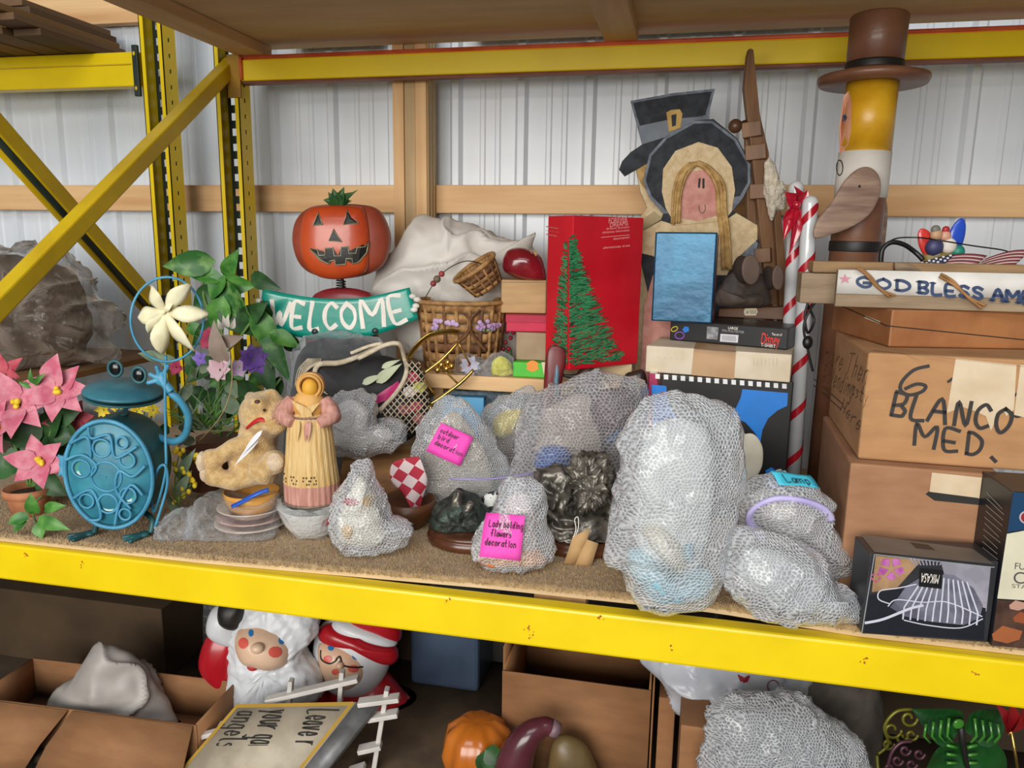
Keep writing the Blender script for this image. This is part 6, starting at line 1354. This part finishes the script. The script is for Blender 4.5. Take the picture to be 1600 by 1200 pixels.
def fanpoly(c, r, n, w): return [[(c[0]+math.cos(t)*4, c[1]+math.sin(t)*4), (c[0]+math.cos(t-w)*r*.8, c[1]+math.sin(t-w)*r*.7), (c[0]+math.cos(t)*r, c[1]+math.sin(t)*r*.85), (c[0]+math.cos(t+w)*r*.8, c[1]+math.sin(t+w)*r*.7)] for t in [i*2*math.pi/n+.3 for i in range(n)]]
decal(T.e, T.fr, 'printed_orchid', fanpoly((1392, 888), 22, 5, .5), pl, pm('orchid_print', '#a04a90', '#c070b0', .5, 60), off=.0014); decal(T.e, T.fr, 'printed_orchid', fanpoly((1368, 902), 9, 5, .5), pl, rgb('orchid_pink', '#b04a78', .5), off=.0014)
decal(T.e, T.fr, 'crystal_dish', [[(1405, 930), (1415, 915), (1450, 895), (1490, 898), (1520, 918), (1535, 945), (1530, 965), (1505, 976), (1450, 970), (1412, 962), (1390, 948)]], pl, pm('crystal_print', '#585866', '#787888', .3, 30), off=.0018)
strokes(T.e, T.fr, 'crystal_rib', [[(1438+i*7.2, 903+abs(i-5)*1.2), (1412+i*11.5, 948+i*.9), (1410+i*11.5, 966+i*.9)] for i in range(11)], pl, .0026, rgb('crystal_highlight', '#c4c4d2', .3), off=.0024); strokes(T.e, T.fr, 'crystal_rim', [[(1387, 946), (1400, 936), (1440, 940), (1480, 940), (1533, 962)], [(1388, 942), (1372, 935), (1375, 922), (1402, 918), (1430, 912)], [(1412, 968), (1450, 976), (1500, 980), (1534, 966)]], pl, .002, MATS['crystal_highlight'], off=.0026, smooth=5)
strokes(T.e, T.fr, 'printed_spoon', [[(1352, 972), (1380, 966), (1420, 950), (1440, 945)]], pl, .005, MATS['crystal_highlight'], off=.003, smooth=5)
strokes(T.e, T.fr, 'printed_bowl_edge', [[(1422+i*6, 872+i*.7), (1428+i*5, 882)] for i in range(9)], pl, .0025, MATS['grey_photo'], off=.0014)
decal(T.e, T.fr, 'brand_square', [[(1437, 887), (1472, 891), (1470, 919), (1434, 915)]], pl, rgb('label_black', '#141416', .4), off=.0032)
type_(T.e, T.fr, 'MIKASA', (1467, 897), (1439, 894), pl, m_wht, up=(1464, 911), off=.0038); strokes(T.e, T.fr, 'silver_edge', [[(1366, 866), (1553, 886)], [(1366, 866), (1346, 990)]], pl, .0014, rgb('silver_edge', '#9aa0a4', .3), off=.0012)
T = rbox('fountain_carton', 'navy and cream carton with chocolates pictured, at the right edge', 'box', (1548, 1009), (1760, 1028), (1584, 768), .12, pm('navy_black_card', '#15181e', '#1e222a', .35), z=DECK, bevel=.0015); pl = T.front
decal(T.e, T.fr, 'navy_panel', [[(1584, 769), (1760, 782), (1760, 835), (1620, 825), (1574, 831)]], pl, rgb('navy_print', '#163a5c', .4)); decal(T.e, T.fr, 'cream_panel', [[(1573, 834), (1600, 829), (1640, 829), (1760, 840), (1750, 945), (1640, 940), (1558, 935)]], pl, rgb('cream_print', '#ccc6ae', .45))
decal(T.e, T.fr, 'round_logo', [[(1606+14*math.cos(t), 808+11*math.sin(t)) for t in [i*.4 for i in range(16)]]], pl, rgb('logo_rim', '#b8a8a8', .4), off=.001); decal(T.e, T.fr, 'round_logo', [[(1606+11.5*math.cos(t), 808+9*math.sin(t)) for t in [i*.4 for i in range(16)]]], pl, rgb('logo_red', '#8a2430', .4), off=.0015)
type_(T.e, T.fr, 'FU', (1585, 889), (1601, 890), pl, rgb('dark_grey_print', '#4a4a48', .5), up=(1586, 879)); type_(T.e, T.fr, 'C', (1583, 911), (1601, 912), pl, MATS['dark_grey_print'], up=(1584, 893)); type_(T.e, T.fr, 'STA', (1581, 918), (1604, 920), pl, MATS['dark_grey_print'], up=(1581, 912))
decal(T.e, T.fr, 'brown_photo', [[(1558, 937), (1640, 942), (1750, 948), (1750, 1026), (1549, 1008)]], pl, pm('brown_photo', '#3c2a22', '#5a4034', .4, 20), off=.0008)
for c, r, col in [((1573, 990), 24, '#9a5a34'), ((1598, 964), 16, '#8a4a2c'), ((1590, 945), 14, '#b08878')]: decal(T.e, T.fr, 'printed_chocolate', [[(c[0]-r, c[1]), (c[0]-r*.3, c[1]-r*.55), (c[0]+r, c[1]-r*.2), (c[0]+r*.8, c[1]+r*.35), (c[0], c[1]+r*.6), (c[0]-r*.9, c[1]+r*.4)]], pl, rgb('choc'+col, col, .4), off=.0014+r*.00002)
strokes(T.e, T.fr, 'side_text', [[(1543+(i % 2)-i*.9, 770+i*9.5), (1571-i*1.0-random.random()*6, 795+i*8.8)] for i in range(12)], T.left, .0016, rgb('pale_side_print', '#9a9a90', .5))
# ================================================================ LOWER SHELF
ZL = -.62
T = Thing('lower_deck', 'dark board deck of the lower shelf under the yellow beam', 'shelf', WORLD)
MB().box2((-2.4, .075, ZL-.02), (2.2, 1.06, ZL-.001)).build('board', pm('dark_old_board', '#3a2c1e', '#4a3a28', .85), T)
def wbox(name, label, cat, TL, TR, Y, depth, mat, Yr=None, z=ZL, opened=False, th=.005, bevel=.003):
    a, b = atY(*TL, Y), atY(*TR, Y if Yr is None else Yr); h = (a.z+b.z)/2-z; a.z = b.z = z
    fr = Fr(a, math.atan2(b.y-a.y, b.x-a.x)); w = (b-a).length; T = Thing(name, label, cat, fr); T.w, T.h, T.d = w, h, depth
    if opened:
        MB().box2((0, 0, 0), (w, th, h)).build('front_panel', mat, T); MB().box2((0, depth-th, 0), (w, depth, h)).build('back_panel', mat, T)
        MB().box2((0, th, 0), (th, depth-th, h)).build('side_panel', mat, T); MB().box2((w-th, th, 0), (w, depth-th, h)).build('side_panel', mat, T); MB().box2((th, th, 0), (w-th, depth-th, th)).build('bottom_panel', mat, T)
    else: T.body = MB().box2((0, 0, 0), (w, depth, h)).build('body', mat, T, bevel=bevel)
    T.front = ((0, 0, 0), (0, -1, 0)); return T
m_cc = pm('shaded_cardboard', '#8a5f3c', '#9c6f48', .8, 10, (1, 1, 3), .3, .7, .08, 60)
# big dark carton at the back left
T = wbox('storage_or_shade_carton', 'large dark brown carton filling the back of the lower left', 'box', (-260, 905), (250, 930), .46, .3, pm('dark_brown_board', '#3c2c1a', '#4c3a24', .85, 4))
wbox('storage_or_shade_carton', 'dark carton added to darken the back behind the Santa couple', 'box', (258, 930), (650, 955), .74, .26, pm('shade_brown_board', '#33271a', '#42331f', .85, 4))  # this and the next two are added to keep the lower back dark
wbox('storage_or_shade_carton', 'dark grey carton added to darken the back far behind the open cardboard box', 'box', (752, 965), (1120, 1000), .80, .2, pm('shade_grey_board', '#35322e', '#44403a', .85, 4))
wbox('storage_or_shade_carton', 'dark brown carton added to darken the back behind the garden stakes at lower right', 'box', (1130, 1000), (1800, 1060), .70, .25, MATS['shade_brown_board'])
# open cardboard box at the front left
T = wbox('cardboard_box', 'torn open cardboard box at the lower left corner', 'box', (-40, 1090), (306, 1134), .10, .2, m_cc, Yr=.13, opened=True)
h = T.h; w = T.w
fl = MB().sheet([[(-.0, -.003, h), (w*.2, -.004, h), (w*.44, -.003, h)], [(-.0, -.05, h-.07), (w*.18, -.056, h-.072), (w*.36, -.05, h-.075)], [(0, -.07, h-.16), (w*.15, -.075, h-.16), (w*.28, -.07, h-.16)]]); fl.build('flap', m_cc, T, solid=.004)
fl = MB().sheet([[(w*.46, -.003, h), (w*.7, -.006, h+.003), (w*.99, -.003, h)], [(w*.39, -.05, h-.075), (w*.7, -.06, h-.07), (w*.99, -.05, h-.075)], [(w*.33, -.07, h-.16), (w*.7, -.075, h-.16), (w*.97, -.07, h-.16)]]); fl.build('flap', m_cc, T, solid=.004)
T = Thing('plastic_bag', 'white plastic bag bulging out of the torn cardboard box', 'bag', Fr(V((atY(170, 1100, .24).x, .225, ZL+.006)), YAW))
T.puffpx('bag', [(70, 1130), (98, 1080), (135, 1032), (165, 1010), (205, 1028), (240, 1070), (268, 1125), (270, 1250), (70, 1250)], (165, 1100), .07, pm('white_poly_bag', '#9c9690', '#b0aaa4', .45, 8, bump=.2, bscale=12), amp=.008, freq=11, rid=.02, zmin=.001, rings=24, m=10)
T = Thing('clear_tote', 'clouded clear plastic sheet bundle behind the Santa arm', 'plastic bag', Fr(V((atY(295, 1000, .66).x, .66, ZL)), YAW))
T.puffpx('film', [(256, 962), (300, 945), (370, 950), (370, 1250), (275, 1250), (268, 1040)], (315, 1080), .03, film('cloudy_film', '#8a8c8c', .35, .2, .8, facing=.5), amp=.01, freq=16, rid=.012, zmin=.001)
# ---- moulded plastic Santa couple
T = Thing('santa_couple', 'moulded plastic Santa and Mrs Claus light-up figure below the beam', 'figure', Fr(V((atY(470, 1100, .46).x, .46, ZL)), YAW))
m_sred = pm('moulded_red', '#a31420', '#b51c28', .3, 6, coat=.2); m_swht = pm('moulded_white', '#c9cdd2', '#d9dce0', .35, 10, (1, 1, .4), bump=.35, bscale=30); m_sface = pm('moulded_flesh', '#d8b294', '#e4c2a6', .35, 8)
T.puffpx('santa_body', [(330, 1260), (322, 1110), (345, 1050), (440, 1040), (500, 1060), (520, 1130), (520, 1260)], (425, 1150), .09, m_sred, zmin=.001)
T.puffpx('santa_arm', [(312, 1040), (318, 1005), (335, 985), (366, 990), (372, 1020), (368, 1070), (355, 1086), (330, 1068)], (342, 1035), .045, m_sred, d=-.06)
T.puffpx('cuff', [(325, 985), (328, 958), (342, 946), (372, 946), (374, 985), (368, 1006), (345, 1002)], (350, 978), .05, m_swht, d=-.062)
T.puffpx('glove', [(343, 965), (345, 940), (362, 930), (386, 935), (387, 965), (375, 980), (355, 977)], (365, 958), .052, m_black, d=-.07)
mb = MB(); mb.puff(T.outl([(348, 1125), (351, 1083), (357, 1035), (362, 990), (374, 950), (400, 930), (450, 930), (490, 950), (498, 985), (476, 1015), (504, 1052), (500, 1090), (450, 1110), (410, 1140), (370, 1150)], -.06), T.xz(425, 1030, -.06), .075, .07, rings=24, m=10, amp=.006, freq=34, rid=.006)
for v in mb.v: v.y -= .06
sb = mb.build('beard_and_hair', m_swht, T)
mb = MB(); mb.puff(T.outl([(374, 992), (380, 970), (400, 962), (428, 964), (455, 978), (468, 1000), (462, 1022), (440, 1032), (412, 1026), (386, 1018)], -.06), T.xz(420, 996, -.06), .112, .0, e=.4)
for v in mb.v: v.y -= .06
f = surf(T, mb); sf = mb.build('face', m_sface, T)
m_cheek = rgb('cheek_red', '#d05a4c', .4); m_eyeb = rgb('eye_blue', '#2a78b8', .4)
for c, r, m, nm in [((392, 989), (4, 6), m_eyeb, 'eye'), ((440, 1001), (5, 6), m_eyeb, 'eye'), ((380, 1005), (8, 9), m_cheek, 'cheek'), ((430, 1019), (11, 9), m_cheek, 'cheek')]:
    patch(T, f, nm, [(c[0]+r[0]*math.cos(t), c[1]+r[1]*math.sin(t)) for t in [i*.63 for i in range(10)]], m, sf, .0016)
MB().ell(f(402, 1013, .003), (.018, .016, .014)).build('nose', m_sface, sf)
f2 = surf(T, mb)
MB().ell(T.px(395, 1041, -.14), (.016, .012, .013)).build('mouth', rgb('mouth_red', '#b03c3c', .4), T)
for c in [(390, 1030), (412, 1032)]: MB().ell(T.px(*c, -.135), (.022, .012, .009)).build('moustache', m_swht, T)
for c in [(388, 974), (446, 982)]: MB().ell(f(*c, .002), (.016, .006, .006)).build('eyebrow', m_swht, sf)
T.puffpx('mrs_body', [(520, 1260), (510, 1100), (530, 1050), (590, 1045), (625, 1075), (645, 1120), (640, 1260)], (575, 1140), .08, m_sred, zmin=.001, d=.02)
T.puffpx('mrs_hair', [(492, 1040), (494, 990), (520, 965), (570, 960), (610, 985), (612, 1025), (600, 1058), (570, 1085), (520, 1080)], (552, 1022), .07, m_swht, d=.0)
mb = MB(); mb.puff(T.outl([(500, 1025), (502, 998), (530, 995), (562, 1008), (578, 1030), (572, 1055), (545, 1070), (515, 1062)], -.02), T.xz(537, 1032, -.02), .072, .0, e=.4)
for v in mb.v: v.y -= .02
f = surf(T, mb); mf = mb.build('mrs_face', m_sface, T)
for c, r, m, nm in [((517, 1012), (5, 5), m_eyeb, 'eye'), ((556, 1025), (6, 6), m_eyeb, 'eye'), ((512, 1030), (7, 6), m_cheek, 'cheek'), ((552, 1045), (9, 6), m_cheek, 'cheek'), ((524, 1050), (6, 5), m_cheek, 'mouth')]:
    patch(T, f, nm, [(c[0]+r[0]*math.cos(t), c[1]+r[1]*math.sin(t)) for t in [i*.63 for i in range(10)]], m, mf, .0016)
for pts in [[(501, 1016), (502, 1030), (514, 1037), (524, 1033), (526, 1028)], [(530, 1033), (536, 1040), (556, 1043), (572, 1040), (578, 1033)], [(524, 1032), (530, 1026), (534, 1036)]]: line(T, f, 'spectacles', pts, .0022, m_black, mf, .003, smooth=5)
MB().ell(f(531, 1040, .002), (.011, .012, .011)).build('nose', m_sface, mf)
T.puffpx('mrs_hat_band', [(499, 996), (500, 982), (518, 976), (556, 984), (590, 1000), (618, 1012), (622, 1028), (610, 1036), (580, 1022), (545, 1003), (515, 998)], (560, 1000), .05, m_sred, d=-.04)
T.puffpx('mrs_hat_fur', [(520, 978), (530, 966), (570, 972), (612, 990), (620, 1006), (590, 1000), (556, 984)], (570, 984), .05, m_swht, d=-.035)
T.puffpx('mrs_hat', [(540, 972), (560, 940), (610, 940), (626, 975), (624, 1000), (590, 990)], (590, 968), .05, m_sred, d=-.02)
# ---- white picket fence pieces
m_fen = pm('white_fence_paint', '#c4c0ba', '#d4d0ca', .5, 14)
T = Thing('picket_fence', 'miniature white picket fence leaning on the Santa couple', 'fence', Fr(V((atY(490, 1150, .2).x, .26, ZL)), YAW))
MB().bar(T.px(416, 1094, 0), T.px(560, 1060, 0), .012, .027, (0, 1, 0)).build('rail', m_fen, T, bevel=.002)
for a, b in [((455, 1062), (438, 1250)), ((535, 1048), (520, 1250))]: MB().bar(T.px(*a, .012), T.px(*b, .012), .012, .024, (0, 1, 0)).build('picket', m_fen, T, bevel=.002)
T = Thing('picket_fence', 'second miniature white picket fence beside the lettered sign edge', 'fence', Fr(V((atY(600, 1150, .2).x, .24, ZL)), YAW))
for y, x0, x1 in [(1098, 560, 624), (1122, 575, 622), (1172, 560, 596), (1206, 545, 570)]: MB().bar(T.px(x0, y, -.02), T.px(x1, y-8, -.02), .012, .03, (0, 1, 0)).build('rail', m_fen, T, bevel=.002)
MB().bar(T.px(605, 1076, -.006), T.px(575, 1260, -.006), .012, .026, (0, 1, 0)).build('picket', m_fen, T, bevel=.002)
T = Thing('picket_fence', 'short white fence rail end poking out left of the lettered sign', 'fence', Fr(V((atY(320, 1150, .16).x, .16, ZL)), YAW))
MB().bar(T.px(314, 1150, 0), T.px(352, 1140, 0), .012, .02, (0, 1, 0)).build('rail', m_fen, T, bevel=.002); MB().bar(T.px(346, 1130, .012), T.px(340, 1260, .012), .012, .02, (0, 1, 0)).build('picket', m_fen, T, bevel=.002)
# ---- lettered garden sign
ya, yb = .20, -.0
A, B, C_, D_ = atY(369, 1101, ya), atY(556, 1097, ya), atY(452, 1228, .06), atY(268, 1228, .06)
fr = Fr(V((D_.x, .08, ZL)), 0)
T = Thing('garden_sign', 'cream lettered garden sign with yellow border asking to leave room for angels', 'sign', fr)
A, B, C_, D_ = [fr.w2l(p) for p in (A, B, C_, D_)]; n_ = (B-A).cross(D_-A).normalized(); n_ = n_ if n_.z > 0 else -n_
D2 = A+(C_-B); mb = MB(); mb.hexa([D2-n_*.03, C_-n_*.03, B-n_*.03, A-n_*.03, D2, C_, B, A]); mb.build('board', pm('cream_sign_paint', '#a89c88', '#b8ac98', .6, 20), T)
pl = (A, n_)
def edge(p, q, w, m, nm): mb = MB(); ribbon(mb, [p+n_*.0008, q+n_*.0008], w, n_); mb.build(nm, m, T, smooth=False)
cx = (A+B+C_+D2)/4
for p, q in ((A, B), (B, C_), (A, D2)): edge(p.lerp(cx, .04), q.lerp(cx, .04), .009, rgb('ochre_border', '#a8842c', .6), 'border')
# the sign stands on a grey galvanised tray
sd = (B-A).normalized(); mb = MB(); mb.hexa([C_-n_*.03+sd*.002, C_-n_*.03+sd*.055, B-n_*.03+sd*.055, B-n_*.03+sd*.002, C_+sd*.002, C_-n_*.012+sd*.055, B-n_*.012+sd*.055, B+sd*.002]); mb.build('grey_edge', pm('galvanised', '#6a6a6a', '#848484', .5, 20, metal=.3), T)
MB().box((B+D2)/2*V((1, 1, 0)).length*0 + V(((B.x+D2.x)/2, (B.y+D2.y)/2, (min(B.z, D2.z)-.045)/2)), (.12, .06, min(B.z, D2.z)-.045)).build('prop_stand', m_cc, T)
m_slet = rgb('sign_lettering', '#2c2822', .6)
for txt, a, b, up in [('Leave room', (486, 1108), (447, 1192), (532, 1108)), ('your garden', (418, 1108), (374, 1196), (464, 1108)), ('angels to', (374, 1110), (320, 1196), (412, 1110))]:
    pen(T.e, fr, txt, a, b, up, .0045, m_slet, pl, jit=.25)
# ---- blue-grey totes
T = wbox('storage_tote', 'smoky blue plastic storage tote behind Mrs Claus', 'tote', (640, 955), (748, 975), .62, .3, pm('smoky_blue_plastic', '#39465a', '#4a5a70', .3, 4), bevel=.012)
MB().box2((-.008, -.008, T.h*.9), (T.w+.008, T.d, T.h*.96)).build('rim', pm('rim_plastic', '#4c5666', '#5a6474', .3), T, bevel=.004)
# ---- open carton
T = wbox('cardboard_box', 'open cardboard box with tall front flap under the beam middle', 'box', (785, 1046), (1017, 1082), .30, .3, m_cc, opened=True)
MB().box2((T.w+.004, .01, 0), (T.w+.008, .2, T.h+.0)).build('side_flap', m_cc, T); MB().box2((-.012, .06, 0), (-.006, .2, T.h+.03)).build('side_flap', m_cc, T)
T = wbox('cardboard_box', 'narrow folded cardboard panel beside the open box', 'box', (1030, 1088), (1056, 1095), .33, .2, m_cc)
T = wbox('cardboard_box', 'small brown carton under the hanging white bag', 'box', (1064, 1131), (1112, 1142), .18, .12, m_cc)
# ---- pumpkin and squash
T = Thing('plastic_pumpkin', 'shiny orange pumpkin with a dark green leaf at the bottom edge', 'pumpkin', Fr(V((atY(740, 1190, .2).x, .24, ZL)), YAW))
pz = T.px(740, 1125).z
rb_ = T.px(800, 1190).x-T.px(682, 1190).x
mb = MB(); mb.lathe([(.001, 0), (.04, .0), (.075, pz*.25), (.088, pz*.55), (.075, pz*.85), (.04, pz), (.001, pz*.96)], (0, 0, 0), 64, fn=lambda a, z: 1+.05*math.cos(a*9)); 
mb.build('body', pm('pumpkin_orange', '#b4621c', '#c8742a', .25, 6, coat=.3), T)
for a, b in [((758, 1170), (790, 1190)), ((760, 1172), (756, 1215))]: leafpart(T, 'leaf', a, b, .05, m_leafd, -.09, -.1)
T = Thing('plastic_squash', 'maroon curved gourd resting beside the orange pumpkin', 'gourd', Fr(V((atY(820, 1190, .16).x, .17, ZL)), YAW))
MB().tube([T.px(*p) for p in [(800, 1330, 0), (800, 1230, -.01), (808, 1180, -.01), (825, 1150, -.01), (848, 1136, 0), (862, 1136, 0)]], [.06, .05, .042, .032, .024, .02], 20, smooth=6).build('body', pm('maroon_gloss', '#4a2028', '#5c2c34', .25, coat=.3), T)
MB().tube([T.px(860, 1136, 0), T.px(872, 1142, 0)], [.021, .018], 14).build('stem_tip', pm('dull_mauve', '#6a5058', '#7c626a', .5), T)
T = Thing('plastic_squash', 'olive brown squash behind the maroon gourd', 'gourd', Fr(V((atY(890, 1190, .2).x, .22, ZL)), YAW))
T.puffpx('body', [(860, 1260), (858, 1180), (872, 1152), (900, 1155), (925, 1180), (945, 1260)], (895, 1210), .04, pm('olive_squash', '#5c4a2c', '#6e5a38', .4), zmin=.001)
# ---- hanging white bag, wrapped bundle, garden ornaments
T = Thing('plastic_bag', 'white shopping bag slumped below the beam with faint red print', 'bag', Fr(V((atY(1110, 1150, .34).x, .36, ZL)), YAW))
m_wb = pm('thin_white_poly', '#a8acb6', '#bcc0c8', .35, 8, bump=.35, bscale=20)
mb = MB(); mb.puff(T.outl([(1008, 1020), (1060, 1000), (1240, 1010), (1262, 1070), (1250, 1260), (1130, 1260), (1085, 1150), (1050, 1090), (1028, 1060)]), T.xz(1150, 1080), .06, .06, rings=24, m=10, amp=.012, freq=14, rid=.016, zmin=.001); f = surf(T, mb); o = mb.build('bag', m_wb, T)
patch(T, f, 'red_print', [(1152, 1054), (1172, 1056), (1168, 1066), (1158, 1068)], rgb('faded_red', '#8a2430', .5), o, .003)
line(T, f, 'print_circle', [(1208+9*math.cos(t), 1072+9*math.sin(t)) for t in [i*.5 for i in range(13)]], .0012, MATS['faded_red'], o, .003)
T = wrapped('large bubble-wrapped bundle on the lower shelf under the beam', None, [(1108, 1260), (1104, 1150), (1112, 1110), (1140, 1088), (1200, 1084), (1255, 1090), (1300, 1125), (1345, 1165), (1352, 1260)], (1220, 1180), .08,
      [('contents', [(1120, 1260), (1120, 1140), (1150, 1102), (1240, 1102), (1310, 1150), (1335, 1260)], (1215, 1180), .06, pm('grey_contents', '#55575c', '#6a6c70', .6), 0)], fr=Fr(V((atY(1220, 1190, .12).x, .16, ZL)), YAW), seed=31, rid=.012, name='bubble_wrapped_bundle')
T = Thing('grey_bundle', 'grey dusty cloth bundle behind the lower bubble wrap', 'cloth', Fr(V((atY(1300, 1120, .42).x, .44, ZL)), YAW))
T.puffpx('cloth', [(1235, 1060), (1290, 1050), (1360, 1060), (1380, 1110), (1350, 1260), (1250, 1260)], (1305, 1120), .06, pm('grey_cloth', '#4a443e', '#5c554e', .85, bump=.4), amp=.014, freq=18, zmin=.001)
FG = Fr(V((atY(1420, 1150, .3).x, .32, ZL)), YAW)
T = Thing('scroll_ornament', 'yellow-green scrolled metal garden ornament in the lower right', 'ornament', FG)
m_ys = pm('olive_yellow_metal', '#6c6824', '#84802e', .35, metal=.3)
for c, r in [((1394, 1140), 15), ((1420, 1122), 14), ((1388, 1162), 10), ((1424, 1148), 10), ((1408, 1152), 9)]:
    MB().tube([T.px(c[0]+r*math.cos(t)*(1-t/9), c[1]+r*math.sin(t)*(1-t/9), 0) for t in [i*.3 for i in range(22)]], .0035, 6).build('scroll', m_ys, T)
MB().tube([T.px(*p) for p in [(1372, 1178), (1388, 1162), (1382, 1135), (1400, 1112), (1425, 1108)]], .004, 6, smooth=6).build('frame', m_ys, T)
MB().tube([T.px(1370, 1180), T.px(1376, 1260), T.px(1378, 1420)], .004, 6).build('stake', m_ys, T)
for v in T.e.children[-1].data.vertices: v.co.z = max(v.co.z, .0005)
T = Thing('scroll_ornament', 'dusky purple scrolled metal ornament at the bottom right', 'ornament', Fr(FG.o+V((.03, -.06, 0)), YAW))
m_ps = pm('dusky_purple_metal', '#4a2c38', '#5c3a46', .4, metal=.3)
for c, r in [((1402, 1188), 9), ((1414, 1172), 9), ((1436, 1178), 9), ((1424, 1194), 9), ((1390, 1200), 10)]:
    MB().tube([T.px(c[0]+r*math.cos(t)*(1-t/9), c[1]+r*math.sin(t)*(1-t/9), 0) for t in [i*.3 for i in range(22)]], .0035, 6).build('scroll', m_ps, T)
mb = MB().tube([T.px(*p) for p in [(1388, 1500), (1386, 1240), (1390, 1185), (1405, 1162), (1424, 1158)]], .004, 6, smooth=6)
for v in mb.v: v.z = max(v.z, .0005)
mb.build('frame', m_ps, T)
T = Thing('butterfly_ornament', 'green glossy butterfly garden stake in the lower right dark', 'ornament', Fr(V((atY(1500, 1150, .26).x, .28, ZL)), YAW))
m_bg = pm('deep_green_gloss', '#15401a', '#1f5624', .2, coat=.5); m_bg2 = pm('lime_green_gloss', '#3a7a2a', '#4c9434', .2, coat=.5)
for a, b, w in [((1500, 1140), (1425, 1108), .09), ((1500, 1160), (1440, 1215), .09), ((1506, 1140), (1575, 1110), .09), ((1506, 1160), (1570, 1215), .09)]: leafpart(T, 'wing', a, b, w, m_bg, .01, .02, nrm=(0, -1, .1))
for s2 in (-1, 1):
    for k in range(4):
        x = 1503+s2*(20+k*12); MB().tube([T.px(x, 1122+k*3, -.012), T.px(x+s2*3, 1150, -.014), T.px(x-s2*6, 1160, -.012)], .003, 6).build('wing_vein', m_bg2, T)
    for k in range(3): MB().tube([T.px(1503+s2*8, 1168+k*12, -.012), T.px(1503+s2*24, 1164+k*14, -.012)], .0035, 6).build('wing_vein', m_bg2, T)
mb = MB().tube([T.px(1500, 1125, -.015), T.px(1504, 1160, -.015), T.px(1512, 1200, -.01), T.px(1514, 1480, 0)], [.008, .007, .005, .004], 8)
for v in mb.v: v.z = max(v.z, .0005)
mb.build('body', m_black, T)
MB().lathe([(.008, 0), (.013, .003), (.008, .005)], T.px(1497, 1130, -.025), 16, R=Matrix.Rotation(math.pi/2, 3, 'X')).build('head_ring', m_bg2, T)
T = Thing('red_flower_stake', 'red metal tulip on a thin stake at the lower right edge', 'ornament', Fr(V((atY(1580, 1150, .2).x, .22, ZL)), YAW))
for a, b in [((1580, 1145), (1555, 1098)), ((1580, 1145), (1578, 1092)), ((1580, 1145), (1598, 1100))]: leafpart(T, 'petal', a, b, .035, pm('deep_red_gloss', '#7a1418', '#8c1c20', .25, coat=.4), 0, -.01)
mb = MB().tube([T.px(1580, 1140, 0), T.px(1590, 1200, 0), T.px(1600, 1440, 0)], .003, 6)
for v in mb.v: v.z = max(v.z, .0005)
mb.build('stake', m_brass, T)

# ---- bagged goods on the neighbouring deck
T = Thing('wrapped_bale', 'brown bale in clear plastic on the neighbouring rack deck', 'bale', Fr(V((atY(80, 540, .7).x, .72, zd)), YAW))
T.puffpx('brown_contents', [(-80, 565), (-80, 410), (-10, 398), (60, 405), (110, 430), (130, 480), (120, 565)], (20, 490), .12, pm('brown_bale', '#3c2c1e', '#4e3c2a', .8, 8), amp=.02, freq=10, zmin=.001)
T.puffpx('plastic_film', [(-90, 570), (-90, 400), (-10, 388), (70, 395), (120, 430), (150, 470), (175, 500), (168, 530), (150, 565)], (30, 490), .15, film('dusty_film', '#a89c90', .07, .12, 1.0, facing=.45, wr=18), amp=.02, freq=14, rid=.03, zmin=.001, rings=22, m=10)
